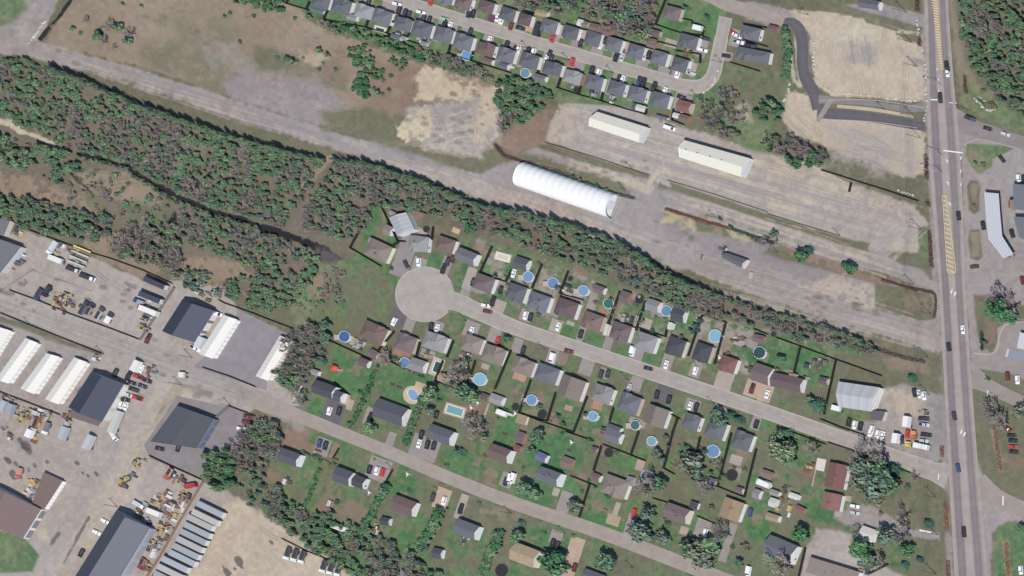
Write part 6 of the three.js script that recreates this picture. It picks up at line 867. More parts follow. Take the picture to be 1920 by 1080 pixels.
for (const [x, y, r, c, w, d] of [[990.5, 519, 10, BLUE, 'blue cover', 1], [1037, 531, 10.5, [106, 132, 166], 'blue cover', 1], [1094, 545, 10, [116, 148, 182], 'blue cover', 1], [1141, 569, 9.5, [44, 108, 84], 'green water'], [1250, 583, 10, [92, 134, 158], 'blue-green water'], [1341, 630, 12, [128, 172, 192], 'light blue water'], [1424, 661, 11.5, [36, 76, 74], 'dark green cover'], [997, 750, 10, [108, 144, 172], 'blue water', 1], [1112, 780, 9.5, [120, 160, 182], 'light blue water', 1], [1191, 797, 9, [70, 100, 100], 'dark water', 1], [646, 631, 10.5, [62, 96, 142], 'deep blue cover', 1], [759, 680, 9.5, [94, 132, 168], 'blue water'], [900, 711, 12, LBLUE, 'light blue water', 1], [1222, 827, 9, [116, 158, 168], 'pale blue water'], [1337, 846, 12, [104, 138, 172], 'blue cover'], [1214, 893, 12, [72, 100, 118], 'dark blue cover'], [875, 104, 9.5, [102, 148, 188], 'blue water', 1], [985, 137, 9, [104, 136, 152], 'grey-blue cover']]) poolRound(x, y, r, c, w, { deck: d });
function trampoline(px, py, r) { const [x, z] = at(px, py, 0.9), R0 = r * S, g = thing('trampoline', uniq(n => `round black trampoline beside ${n}`, x, z), 'trampoline', x, z, 0, 'garden trampolines'); part(g, 'mat', new THREE.CircleGeometry(R0 - 0.3, 24).rotateX(-Math.PI / 2).translate(0, 0.86, 0), mat([36, 36, 40])); part(g, 'frame', new THREE.RingGeometry(R0 - 0.35, R0, 24).rotateX(-Math.PI / 2).translate(0, 0.9, 0), mat([62, 62, 70])); for (let k = 0; k < 6; k++) { const p = part(g, 'leg', box(0.08, 1.9, 0.08), STEEL); p.position.set(Math.cos(k * 1.047) * R0, 0, Math.sin(k * 1.047) * R0); } }
for (const [x, y, r] of [[1199, 561, 8.5], [1016, 777, 8.5], [1141, 849, 8.5], [1372, 891, 11], [799, 430, 6], [940, 1070, 12], [1080, 169, 6], [1069, 523, 4.5], [1450, 627, 5], [966, 763, 7]]) trampoline(x, y, r);
function sunkPool(px, py, shape, deckShape, c, dc, label, rot) { keepOut.push([px, py]); const [x, z] = at(px, py), g = thing('inground_pool', label, 'pool', x, z, -rad(rot)); const mk = (sh, y, m, nm) => { const e = new THREE.ShapeGeometry(new THREE.Shape(sh.map(p => new THREE.Vector2(p[0] * S, p[1] * S)))).rotateX(-Math.PI / 2).translate(0, y, 0); part(g, nm, e, m); }; mk(deckShape, 0.06, mat(dc, { map: T_PAVE }), 'deck'); mk(shape, 0.1, new THREE.MeshPhysicalMaterial({ color: col(c), roughness: 0.2, clearcoat: 0.6 }), 'water'); const cop = shape.map((p, i) => [p, shape[(i + 1) % shape.length]]); for (const [a, b] of cop) { const m = part(g, 'coping', UNIT, mat([232, 228, 220])), dx = (b[0] - a[0]) * S, dz = -(b[1] - a[1]) * S; m.scale.set(Math.hypot(dx, dz) + 0.2, 0.16, 0.4); m.position.set((a[0] + b[0]) / 2 * S, 0, -(a[1] + b[1]) / 2 * S); m.rotation.y = -Math.atan2(dz, dx); } }
const rect = (w, l) => [[-w / 2, -l / 2], [w / 2, -l / 2], [w / 2, l / 2], [-w / 2, l / 2]];
const blob = (a, b, k, n = 18) => Array.from({ length: n }, (_, i) => { const t = i / n * 6.2832, r = 1 + k * Math.cos(2 * t + 0.6) * 0.5 - k * 0.4 * Math.cos(t); return [a * r * Math.cos(t), b * r * Math.sin(t)]; });
sunkPool(819, 688, rect(11, 21), rect(23, 34), [40, 78, 66], [196, 184, 166], 'rectangular in-ground pool with dark green water and a pale surround', 20);
sunkPool(776, 740, blob(8, 14, 0.3), blob(18, 19, 0.15), [126, 158, 186], [206, 184, 154], 'kidney-shaped in-ground pool with blue water in a sand-coloured patio', -25);
sunkPool(853, 770, rect(32, 15), rect(40, 22), [112, 160, 162], [196, 180, 158], 'rectangular in-ground pool with teal water and a pale patio', 17);
sunkPool(713, 55, rect(17, 5.5), rect(25, 11), [38, 66, 54], [214, 204, 184], 'narrow rectangular pool with dark green water behind the crescent', 16);
sunkPool(943, 482, rect(24, 10), rect(30, 15), [204, 196, 172], [222, 214, 192], 'drained cream rectangular pool in a white frame beside the wood', 16);

// ---------------------------------------------------------------- vehicles
function frustum(w0, d0, w1, d1, y0, y1, ox = 0) { const a = [[-w0 / 2, -d0 / 2], [w0 / 2, -d0 / 2], [w0 / 2, d0 / 2], [-w0 / 2, d0 / 2]].map(p => [p[0], y0, p[1]]), b = [[-w1 / 2 + ox, -d1 / 2], [w1 / 2 + ox, -d1 / 2], [w1 / 2 + ox, d1 / 2], [-w1 / 2 + ox, d1 / 2]].map(p => [p[0], y1, p[1]]); const f = [b, a]; for (let i = 0; i < 4; i++) f.push([a[i], a[(i + 1) % 4], b[(i + 1) % 4], b[i]]); return faces(f, 2, [ox / 2, (y0 + y1) / 2, 0]); }
function profile(pts, w, bev = 0.08) { const sh = new THREE.Shape(pts.map(p => new THREE.Vector2(p[0], p[1]))); return new THREE.ExtrudeGeometry(sh, { depth: w - bev * 2, bevelEnabled: true, bevelThickness: bev, bevelSize: bev * 0.7, bevelSegments: 2, steps: 1 }).translate(0, 0, -w / 2 + bev); }
const TYRE = new THREE.CylinderGeometry(0.34, 0.34, 0.24, 12).rotateX(Math.PI / 2), RIM = new THREE.CylinderGeometry(0.2, 0.2, 0.26, 10).rotateX(Math.PI / 2), HEAD = box(0.1, 0.16, 0.36), LAMP = mat([226, 226, 220], { roughness: 0.3 }), TAIL = mat([150, 34, 30], { roughness: 0.4 });
function wheels(g, xs, zs, r = 0.34) { for (const x of xs) for (const z of zs) { const w = part(g, 'wheel', TYRE, RUBBER); w.position.set(x, r, z); w.scale.setScalar(r / 0.34); part(w, 'rim', RIM, STEEL); } }
const CARS = {
  sedan: { body: profile([[-2.3, 0.3], [2.3, 0.3], [2.35, 0.62], [2.2, 0.82], [1.1, 0.95], [-1.6, 0.98], [-2.3, 0.9]], 1.82), glass: frustum(2.75, 1.62, 1.5, 1.3, 0.94, 1.4, -0.15).translate(-0.25, 0, 0), roof: frustum(1.62, 1.4, 1.4, 1.2, 1.38, 1.47, 0).translate(-0.4, 0, 0), ax: 1.4, l: 2.35 },
  suv: { body: profile([[-2.3, 0.35], [2.3, 0.35], [2.35, 0.75], [2.2, 1.0], [1.15, 1.1], [-2.3, 1.1]], 1.92), glass: frustum(3.3, 1.76, 2.5, 1.45, 1.06, 1.6, -0.1).translate(-0.55, 0, 0), roof: frustum(2.6, 1.52, 2.3, 1.3, 1.58, 1.7, 0).translate(-0.65, 0, 0), ax: 1.45, l: 2.35 },
  van: { body: profile([[-2.7, 0.35], [2.7, 0.35], [2.75, 0.8], [2.5, 1.15], [1.85, 1.3], [1.2, 2.05], [-2.7, 2.1]], 2.0), glass: frustum(0.9, 1.7, 0.5, 1.6, 1.3, 1.95, -0.15).translate(1.75, 0, 0), roof: frustum(3.7, 1.8, 3.4, 1.6, 2.08, 2.16, 0).translate(-0.7, 0, 0), ax: 1.7, l: 2.75 },
  pickup: { body: profile([[-2.8, 0.4], [2.8, 0.4], [2.85, 0.85], [2.7, 1.1], [1.5, 1.15], [0.0, 1.15], [0.0, 1.1], [-2.8, 1.1]], 2.0), glass: frustum(2.2, 1.8, 1.5, 1.5, 1.12, 1.7, -0.1).translate(0.45, 0, 0), roof: frustum(1.6, 1.55, 1.45, 1.4, 1.68, 1.78, 0).translate(0.35, 0, 0), bed: box(2.0, 0.02, 1.6, -1.75, 1.17, 0), ax: 1.75, l: 2.85 }
};
const PAINTS = { white: [242, 240, 236], black: [40, 42, 46], dark: [58, 60, 66], grey: [150, 152, 156], red: [196, 58, 52], maroon: [110, 46, 50], blue: [62, 76, 116], green: [150, 208, 160], orange: [206, 110, 74], yellow: [218, 190, 92], silver: [196, 198, 200] };
const NOUN = { sedan: 'sedan', suv: 'sport utility vehicle', van: 'van', pickup: 'pickup truck' };
function car(px, py, ang, c, kind = 'sedan') {
  const [x, z] = at(px, py, 0.9), d = CARS[kind], onRoad = Math.abs(px - 1753 - Math.max(0, py) * 0.063) < 26 && ang > 70 && ang < 90, g = thing(kind === 'pickup' ? 'pickup_truck' : kind === 'van' ? 'van' : 'car', uniq(n => `${c === 'dark' ? 'dark grey' : c} ${NOUN[kind]} ${onRoad ? 'driving on the highway near' : 'standing beside'} ${n}`, x, z), kind === 'van' ? 'van' : kind === 'pickup' ? 'truck' : 'car', x, z, -rad(ang), 'cars, vans and pickups');
  g.scale.setScalar(1.1); const m = paint(PAINTS[c]); part(g, 'body', d.body, m); part(g, 'cabin_glass', d.glass, GLASS); part(g, 'roof', d.roof, m); if (d.bed) part(g, 'cargo_bed', d.bed, mat([46, 46, 48])); wheels(g, [-d.ax, d.ax], [-0.8, 0.8]);
  for (const s of [-0.62, 0.62]) { const h = part(g, 'headlight', HEAD, LAMP); h.position.set(d.l + 0.02, 0.62, s); const t = part(g, 'tail_light', HEAD, TAIL); t.position.set(-d.l - 0.02, 0.7, s); }
  return g;
}
const cars = (ox, oy, list) => { for (const [x, y, a, c, k] of list) car(ox + x / 4, oy + y / 4, a, c, k); };
cars(480, 0, [[1055, 30, 15, 'white'], [1072, 78, 107, 'black', 'suv'], [1115, 97, 107, 'black'], [1147, 112, 107, 'dark'], [1235, 92, 15, 'white'], [1255, 142, 107, 'dark', 'suv'], [1297, 152, 107, 'black'], [1408, 142, 195, 'green'], [1415, 182, 107, 'black', 'pickup'], [1455, 195, 107, 'white'], [1515, 262, 107, 'black'], [1605, 240, 107, 'dark'], [1593, 102, 107, 'black'], [1627, 104, 107, 'black', 'suv'], [1750, 302, 107, 'white'], [1810, 132, 107, 'white'], [1840, 152, 107, 'white', 'suv'], [842, 22, 107, 'black'], [1880, 338, 107, 'black', 'suv'], [1310, 12, 107, 'red'], [1910, 195, 107, 'maroon']]);
cars(960, 0, [[62, 212, 16, 'black', 'suv'], [300, 288, 107, 'red'], [512, 325, 107, 'black'], [500, 268, 107, 'white'], [660, 335, 107, 'white'], [780, 425, 107, 'black', 'pickup'], [825, 430, 107, 'silver'], [1025, 415, 107, 'black', 'suv'], [700, 302, 107, 'black'], [1240, 556, 107, 'white', 'suv'], [1430, 376, 15, 'white'], [1455, 292, 15, 'dark'], [1660, 250, 30, 'red'], [1690, 268, 25, 'white'], [1700, 316, 14, 'white', 'pickup'], [1795, 345, 14, 'black', 'van'], [1605, 420, 10, 'black'], [48, 366, 107, 'white'], [18, 376, 107, 'black'], [122, 385, 107, 'black', 'suv'], [160, 394, 107, 'white', 'suv'], [280, 408, 107, 'black'], [258, 445, 107, 'white'], [294, 440, 107, 'dark'], [450, 466, 107, 'red', 'suv'], [600, 526, 107, 'black', 'suv'], [650, 546, 107, 'white', 'suv'], [800, 592, 107, 'black'], [828, 597, 107, 'white'], [950, 612, 107, 'blue', 'pickup'], [985, 622, 107, 'black', 'pickup'], [1145, 686, 107, 'white'], [1065, 652, 107, 'black', 'pickup'], [1270, 730, 20, 'black', 'suv'], [1185, 960, 18, 'white', 'van']]);
cars(1440, 0, [[1340, 498, 80, 'black', 'pickup'], [1345, 545, 85, 'white'], [1290, 735, 85, 'dark', 'pickup'], [1520, 890, 22, 'dark', 'van'], [1645, 965, 18, 'black'], [1780, 1005, 20, 'silver', 'suv']]);
cars(480, 270, [[1220, 886, 92, 'white', 'suv'], [1438, 882, 110, 'dark', 'suv'], [1405, 936, 110, 'black', 'pickup'], [1472, 862, 107, 'maroon'], [1625, 1036, 110, 'dark'], [1125, 902, 65, 'dark']]);
cars(960, 270, [[10, 970, 107, 'white']]);
cars(1440, 270, [[1428, 540, 85, 'black', 'suv'], [1612, 612, 82, 'black', 'suv'], [1545, 920, 175, 'maroon'], [1752, 112, 52, 'black'], [1830, 672, 75, 'black', 'suv'], [1880, 258, 85, 'white', 'suv'], [1908, 1025, 78, 'maroon', 'suv'], [1915, 262, 85, 'black']]);
cars(0, 540, [[1110, 380, 115, 'maroon', 'pickup'], [1500, 32, 20, 'white', 'van'], [1620, 30, 20, 'white', 'pickup'], [1628, 192, 20, 'white', 'van'], [865, 636, 116, 'black', 'suv'], [965, 656, 118, 'black', 'pickup'], [1060, 606, 118, 'white'], [1035, 665, 200, 'red', 'pickup'], [1105, 697, 20, 'black', 'suv'], [990, 712, 20, 'black'], [1070, 737, 20, 'dark', 'suv'], [1005, 762, 20, 'dark', 'pickup'], [965, 802, 20, 'silver'], [1030, 825, 200, 'red', 'pickup'], [940, 838, 20, 'black', 'suv'], [908, 880, 110, 'white', 'suv'], [942, 886, 110, 'white'], [1860, 966, 14, 'maroon', 'suv'], [1845, 1002, 14, 'maroon'], [1810, 1055, 14, 'white', 'suv'], [1892, 1042, 14, 'black', 'suv'], [1465, 452, 30, 'white', 'pickup']]);
cars(480, 540, [[1035, 252, 118, 'white', 'suv'], [1358, 302, 105, 'white'], [1312, 290, 105, 'black', 'suv'], [1615, 322, 107, 'white'], [1810, 396, 107, 'red'], [1735, 176, 12, 'maroon'], [1832, 15, 107, 'black'], [1775, 100, 107, 'black', 'pickup'], [1722, 130, 10, 'white'], [550, 922, 108, 'white', 'suv'], [622, 922, 108, 'black', 'suv'], [855, 972, 108, 'black', 'pickup'], [1350, 950, 110, 'black']]);
cars(960, 540, [[102, 206, 107, 'white', 'suv'], [136, 217, 107, 'black'], [345, 290, 107, 'white'], [515, 346, 107, 'black', 'suv'], [82, 466, 107, 'black'], [305, 525, 105, 'white', 'van'], [425, 475, 15, 'maroon', 'suv'], [905, 475, 105, 'white', 'van'], [1155, 575, 105, 'white'], [1375, 620, 107, 'white', 'suv'], [1020, 604, 15, 'black'], [667, 646, 107, 'dark', 'suv'], [716, 642, 107, 'dark'], [877, 750, 107, 'silver'], [1085, 800, 107, 'black', 'suv'], [1176, 836, 107, 'black', 'suv'], [1335, 885, 107, 'white'], [1381, 892, 107, 'black', 'suv'], [1535, 935, 20, 'white'], [1830, 1022, 107, 'black', 'suv'], [1800, 755, 107, 'maroon', 'pickup'], [1912, 797, 107, 'white']]);
cars(1440, 540, [[1460, 312, 85, 'white'], [1355, 442, 83, 'black', 'suv'], [1396, 960, 80, 'dark', 'suv'], [1098, 785, 80, 'black', 'suv'], [1132, 795, 80, 'white'], [1168, 807, 80, 'white', 'suv'], [604, 1005, 105, 'black', 'suv'], [650, 1026, 105, 'white', 'suv'], [692, 1038, 105, 'black', 'suv'], [778, 1062, 105, 'white', 'suv'], [1795, 662, 88, 'maroon', 'suv'], [1870, 688, 88, 'white', 'suv'], [1168, 980, 5, 'dark', 'pickup'], [1170, 1025, 8, 'silver', 'pickup']]);
cars(0, 810, [[1198, 126, 14, 'black', 'suv'], [1560, 140, 20, 'black'], [725, 752, 28, 'white', 'suv'], [788, 668, 28, 'white'], [610, 906, 120, 'black', 'suv'], [1360, 50, 110, 'white', 'pickup'], [1335, 118, 110, 'black']]);
cars(480, 810, [[475, 86, 107, 'blue', 'suv'], [520, 102, 107, 'black', 'suv'], [850, 282, 107, 'black', 'suv'], [906, 292, 107, 'white', 'suv'], [948, 302, 107, 'red', 'suv'], [1222, 88, 107, 'white'], [1285, 96, 107, 'black', 'suv'], [1332, 104, 107, 'black', 'suv'], [1325, 490, 107, 'dark', 'suv'], [1410, 516, 107, 'white', 'suv'], [1535, 577, 105, 'black', 'pickup'], [1870, 372, 107, 'black'], [1910, 352, 107, 'white', 'van'], [1240, 20, 107, 'black', 'suv']]);
cars(960, 810, [[305, 832, 107, 'black', 'suv'], [340, 852, 107, 'black', 'suv'], [468, 1016, 107, 'maroon', 'suv'], [914, 606, 107, 'red', 'suv'], [1450, 756, 105, 'white', 'suv'], [1786, 602, 105, 'blue', 'suv'], [1775, 1045, 100, 'white', 'van'], [10, 345, 107, 'white', 'van']]);
cars(1440, 810, [[768, 4, 105, 'white', 'suv'], [822, 16, 105, 'white', 'suv'], [858, 26, 105, 'white'], [1000, 56, 95, 'black', 'suv'], [1044, 15, 95, 'red', 'suv'], [1168, 66, 8, 'silver', 'suv'], [1185, 22, 8, 'black', 'pickup'], [650, 556, 12, 'white', 'suv'], [650, 606, 12, 'silver'], [1425, 270, 80, 'blue', 'suv'], [1468, 750, 85, 'black', 'pickup'], [1825, 26, 5, 'black'], [1836, 66, 5, 'black', 'suv'], [1836, 110, 5, 'red'], [1842, 150, 5, 'black', 'suv'], [1895, 1035, 85, 'white', 'suv'], [1800, -22, 30, 'maroon']]);

// trucks, trailers and plant
function trailer(px, py, ang, len, c, label, o = {}) {
  const h = o.h || 2.7, [x, z] = at(px, py, h + 1.1), g = thing(o.name || 'semi_trailer', label, o.cat || 'trailer', x, z, -rad(ang), o.group), m = mat(c, { map: T_METAL, roughness: 0.6 }); g.scale.set(1, 1.1, o.group ? 1.4 : 1.22);
  part(g, 'cargo_box', box(len, h, 2.55, 0, 1.1, 0), m); part(g, 'roof_panel', box(len - 0.1, 0.06, 2.45, 0, 1.1 + h, 0), m); part(g, 'chassis', box(len - 0.6, 0.3, 1.1, 0, 0.78, 0), mat([60, 60, 62])); part(g, 'rear_door', box(0.06, h - 0.2, 2.3, len / 2 + 0.02, 1.2, 0), mat([206, 206, 200])); part(g, 'landing_leg', box(0.2, 0.8, 1.8, -len * 0.3, 0, 0), STEEL); wheels(g, [len * 0.3, len * 0.3 + 1.15], [-1.05, 1.05], 0.48); return g;
}
function truck(px, py, ang, cab, bed, label, o = {}) {
  const h = o.h || 1.4, L = o.len || 7.5, [x, z] = at(px, py, 2), g = thing(o.name || 'work_truck', label, 'truck', x, z, -rad(ang), o.group), cm = paint(PAINTS[cab] || cab);
  part(g, 'cab', frustum(2.1, 2.3, 1.7, 2.1, 0.7, 2.7, -0.15).translate(L / 2 - 1.05, 0, 0), cm); part(g, 'windscreen', frustum(0.5, 2.0, 0.3, 1.9, 1.75, 2.5, -0.1).translate(L / 2 - 0.25, 0, 0), GLASS); part(g, 'bed', o.open ? frustum(L - 3, 2.2, L - 2.5, 2.5, 1.0, 1.0 + h, 0).translate(-1.1, 0, 0) : box(L - 2.6, h, 2.45, -1.1, 1.0, 0), mat(bed, { map: T_METAL })); part(g, 'chassis', box(L - 0.6, 0.35, 1, 0, 0.65, 0), RUBBER); wheels(g, [L / 2 - 1.2, -L / 2 + 1.4, -L / 2 + 2.6], [-1.0, 1.0], 0.48);
  if (o.open) part(g, 'load', box(L - 3.2, 0.1, 2.0, -1.1, 1.02 + h, 0), mat([56, 54, 56])); return g;
}
{ const t = tile(0, 810), L = [[1470, 530], [1432, 590], [1392, 628], [1372, 686], [1345, 738], [1316, 792], [1288, 845], [1262, 896], [1205, 942], [1172, 1000], [1146, 1052], [1112, 1098]], tones = [[168, 171, 172], [190, 184, 174], [180, 175, 165], [166, 169, 171], [160, 164, 166], [180, 177, 170], [164, 168, 170], [170, 175, 177], [172, 176, 179], [186, 183, 175], [162, 166, 168], [166, 169, 171]];
  L.forEach((p, i) => { const [x, y] = t(p[0] + 108, p[1] + 48); trailer(x, y, 26, 16.6, tones[i], `${['pale', 'tan-grey'][i % 3 === 1 ? 1 : 0]} grey box trailer, ${ORD[i]} from the wood end of the row`, { group: 'grey box trailers parked in a row' }); });
  placeAt('the row of grey trailers', ...at(330, 1010));
  truck(...t(1572, 675), 22, 'white', [230, 230, 226], 'small white box truck wedged among the grey trailers', { len: 6 });
  trailer(...t(1148, 600), 22, 8, [238, 234, 222], 'cream container standing at the corner of the huge warehouse', { name: 'container', cat: 'container' });
  trailer(...t(660, 72), 115, 9, [190, 190, 186], 'pale grey trailer with white cab in the scrap yard', { name: 'box_truck', cat: 'truck' });
  truck(...t(140, 308), 108, [196, 110, 96], [198, 140, 128], 'reddish flatbed truck standing in the scrap yard', { len: 7 });
  trailer(...t(215, 8), 115, 5, [238, 236, 232], 'white box body beside the stained ground of the scrap yard', { name: 'container', cat: 'container' });
  trailer(...t(470, 5), 112, 8, [176, 182, 186], 'grey box body beside the mauve annex', { name: 'container', cat: 'container' });
  truck(...t(850, 25), 60, 'white', [226, 222, 216], 'white truck turning at the dirt road beside the long grey trailer', { len: 6 });
  truck(...t(1262, 312), 120, [190, 90, 80], [222, 170, 156], 'pink-red dump truck beside the board fence of the machine yard', { open: 1 });
  truck(...t(1425, 400), -10, [176, 46, 44], [176, 60, 56], 'dark red truck at the end of the concrete block wall', { len: 7.5 });
  truck(...t(1040, 545), 30, 'white', [200, 204, 206], 'white flatbed truck beside the cream container', { len: 8 });
  truck(...t(1060, 985), 115, [150, 60, 58], [196, 120, 112], 'red dump truck at the foot of the concrete block wall', { open: 1, len: 7 }); }
{ const t = tile(480, 810); [[218, 945], [273, 958], [328, 972], [488, 1042], [543, 1056], [598, 1070]].forEach(([x, y], i) => { const p = t(x + 14, y - 35); truck(p[0], p[1], 108, 'white', [92, 94, 98], i < 3 ? 'white cab-over truck in the group of three beside the wood' : 'white cab-over truck in the group beside the bottom of the wood', { open: 1, len: 8, h: 1.2, group: i < 3 ? 'three white trucks' : 'second group of white trucks' }); });
  trailer(...t(620, 715), 20, 9, [226, 226, 220], 'white camper trailer under the bare trees south of the yard street', { name: 'camper_trailer', cat: 'trailer', h: 2 }); }
{ const t = tile(0, 540);
  trailer(...t(1125, 70), 22, 13.5, [66, 74, 86], 'dark blue-grey semi trailer parked in the truck yard', {}); trailer(...t(1108, 168), 22, 11, [238, 234, 222], 'white semi trailer parked in the truck yard', {}); truck(...t(1040, 102), 200, 'blue', [150, 164, 180], 'blue tractor unit between two trailers in the truck yard', { len: 6.5 });
  trailer(...t(858, 1000), 112, 14, [196, 196, 186], 'long pale grey trailer beside the navy warehouse', {}); trailer(...t(1012, 582), 118, 7, [234, 228, 216], 'white and brown trailer at the dirt road crossing', { name: 'box_trailer' }); trailer(...t(1492, 405), 118, 7, [206, 208, 206], 'white box truck beside the navy warehouse corner', { name: 'box_truck', cat: 'truck' });
  truck(...t(285, 45), 120, 'blue', [86, 84, 116], 'blue truck at the end of the truck yard fence', { open: 1 }); truck(...t(350, 22), 120, 'black', [50, 52, 58], 'black truck beside the blue truck at the yard fence', { open: 1 }); truck(...t(625, 150), 300, [60, 64, 90], [110, 112, 130], 'dark blue dump truck backed to the yard fence', { open: 1, len: 9 }); truck(...t(670, 160), 300, [52, 54, 66], [170, 160, 148], 'dump truck with a sandy load backed to the yard fence', { open: 1, len: 8 }); truck(...t(742, 190), 300, [70, 76, 88], [196, 194, 188], 'grey dump truck with a pale bed by the yard fence', { open: 1, len: 8.5 }); truck(...t(812, 225), 300, [60, 62, 70], [236, 234, 228], 'truck with a bright white bed by the yard fence', { len: 7 });
  trailer(...t(20, 885), 110, 7, [176, 182, 186], 'grey box trailer at the yard fence of the scrap yard', { name: 'box_trailer' }); trailer(...t(72, 905), 112, 6.5, [160, 164, 166], 'dull grey box trailer beside the yellow machines', { name: 'box_trailer' }); truck(...t(262, 1025), 112, 'white', [176, 120, 84], 'rust-brown dump truck with a white cab in the scrap yard', { open: 1, len: 9 }); truck(...t(345, 1050), 112, 'white', [120, 122, 124], 'white-cabbed skeletal truck in the scrap yard', { len: 8 }); truck(...t(275, 940), 20, [176, 176, 172], [190, 190, 186], 'pale grey truck beside the yellow digger', { len: 6 }); truck(...t(490, 1040), 115, 'white', [170, 174, 178], 'white service truck beside the mauve annex', { len: 7 });
  trailer(...t(1360, 650), 0, 3, [230, 228, 222], 'small white box at the gate of the asphalt lot', { name: 'container', cat: 'container', h: 1.4 }); }
{ const t = tile(0, 270); truck(...t(390, 775), 122, 'white', [206, 208, 208], 'white flatbed truck near the timber racks', { len: 9 }); truck(...t(650, 998), 20, 'white', [70, 60, 86], 'white-cabbed truck with a purple-black bed in the truck yard', { open: 1, len: 9 }); trailer(...t(1160, 1042), 24, 13.5, [70, 68, 84], 'dark purple-grey semi trailer near the truck yard fence', {}); truck(...t(1450, 1050), 20, 'white', [96, 92, 94], 'white truck north of the navy warehouse', { len: 8 }); truck(...t(545, 940), 20, [210, 210, 208], [50, 52, 60], 'white and black crane truck beside the racks', { len: 8, open: 1 }); trailer(...t(410, 862), 22, 8, [234, 230, 220], 'row-end white container beside the pallets', { name: 'container', cat: 'container', h: 1.6 });
  // timber rack
  const [x, z] = at(...t(610, 855)), g = thing('storage_rack', 'yellow-topped open storage rack with long pale beams in the truck yard', 'rack', x, z, -rad(22)); for (let k = 0; k < 4; k++) { part(g, 'beam', box(11, 0.4, 0.9, 0, 1.6, -5.5 + k * 3.2), mat(k ? [196, 190, 178] : [224, 206, 120])); for (const s of [-5, 5]) part(g, 'upright', box(0.3, 1.6, 0.3, s, 0, -5.5 + k * 3.2), mat([120, 116, 110])); } part(g, 'tray', box(9, 0.5, 2.2, 0, 0, 0.2), mat([110, 108, 104])); part(g, 'tray', box(9, 0.5, 2.2, 0, 0, -3.2), mat([130, 122, 112])); part(g, 'side_rail', box(0.8, 0.4, 12.5, -5.8, 0, -0.5), mat([188, 180, 168])); }
{ const t = tile(1440, 540); trailer(...t(505, 900), 14, 5, [240, 238, 234], 'white utility trailer beside the metal hall', { name: 'utility_trailer', h: 1.6 }); trailer(...t(1028, 1000), 96, 6.5, [240, 236, 230], 'tall white box truck on the corner lot', { name: 'box_truck', cat: 'truck' }); const u = tile(1440, 810); trailer(...u(948, 45), 98, 6, [240, 236, 232], 'white box truck beside the red car on the corner lot', { name: 'box_truck', cat: 'truck' }); trailer(...u(1140, 105), 12, 8.5, [240, 238, 232], 'long white trailer at the verge of the corner lot', { name: 'utility_trailer', h: 2 }); truck(...u(1086, 20), 95, 'orange', [214, 148, 104], 'orange truck beside the red car on the corner lot', { len: 5 }); truck(...u(1046, 92), 95, 'yellow', [226, 200, 130], 'small yellow truck on the corner lot', { len: 3.6 });
  trailer(...tile(960, 0)(182, 222), 107, 8, [52, 54, 62], 'long black trailer in a driveway inside the crescent', { name: 'utility_trailer', h: 1.5 }); trailer(...tile(960, 0)(1385, 208), 14, 5, [240, 238, 234], 'white camper trailer on the fenced green lot', { name: 'camper_trailer', h: 1.8 }); trailer(...tile(960, 810)(1882, 385), 25, 7, [238, 236, 232], 'white camper trailer at the edge of the shed compound', { name: 'camper_trailer', h: 2 }); trailer(...tile(480, 540)(1838, 935), 22, 6, [238, 236, 230], 'white camper trailer beside the long garden path', { name: 'camper_trailer', h: 1.8 }); }
function digger(px, py, ang, c, label) { const [x, z] = at(px, py, 1.2), g = thing('excavator', label, 'excavator', x, z, -rad(ang), 'diggers and loaders'), m = paint(c); for (const s of [-1, 1]) part(g, 'track', box(3, 0.75, 0.5, 0, 0, s * 0.95), RUBBER); part(g, 'body', frustum(2.6, 2.2, 2.3, 2, 0.8, 1.9, 0), m); part(g, 'cab', frustum(1.1, 1, 1, 0.9, 1.9, 2.9, 0).translate(0.4, 0, 0.5), GLASS); const b = part(g, 'boom', box(3, 0.4, 0.35, 1.5, 0, 0), m); b.position.set(0.6, 1.7, -0.4); b.rotation.z = 0.5; const a = part(g, 'arm', box(2.2, 0.3, 0.3, 1.1, 0, 0), m); a.position.set(3.2, 3.1, -0.4); a.rotation.z = -1.1; part(g, 'bucket', frustum(0.8, 1.1, 0.5, 1, 0.7, 1.4, 0).translate(4.3, 0, -0.4), mat([90, 86, 80])); }
for (const [px, py, a, c, w] of [[...tile(0, 540)(490, 45), 20, [174, 158, 109], 'pale yellow digger in the middle of the truck yard'], [...tile(0, 540)(440, 110), 300, [138, 84, 86], 'red digger at the truck yard fence'], [...tile(0, 540)(500, 135), 300, [175, 162, 103], 'yellow digger at the truck yard fence'], [...tile(0, 540)(1092, 215), 40, [78, 66, 59], 'dark brown digger beside the white trailer'], [...tile(0, 540)(1070, 296), 20, [183, 165, 118], 'small yellow digger near the gate of the truck yard'], [...tile(0, 540)(160, 950), 110, [166, 148, 101], 'yellow digger among scrap beside the boxes'], [...tile(0, 540)(225, 920), 60, [173, 158, 100], 'bright yellow digger beside the pale grey truck'], [...tile(0, 810)(1360, 468), 20, [184, 168, 118], 'yellow loader near the concrete block wall'], [...tile(0, 810)(1205, 735), 110, [181, 156, 100], 'yellow loader beside the huge warehouse wall'], [...tile(0, 810)(1150, 825), 110, [179, 159, 103], 'yellow digger in the alley by the huge warehouse'], [...tile(0, 810)(940, 352), 115, [176, 157, 89], 'yellow machine in the row along the dirt road'], [...tile(0, 810)(1040, 215), 115, [158, 139, 92], 'dull yellow machine at the head of the row along the dirt road'], [...tile(0, 810)(1250, 700), 30, [152, 98, 74], 'orange-brown machine beside the huge warehouse wall']]) digger(px, py, a, c, w);
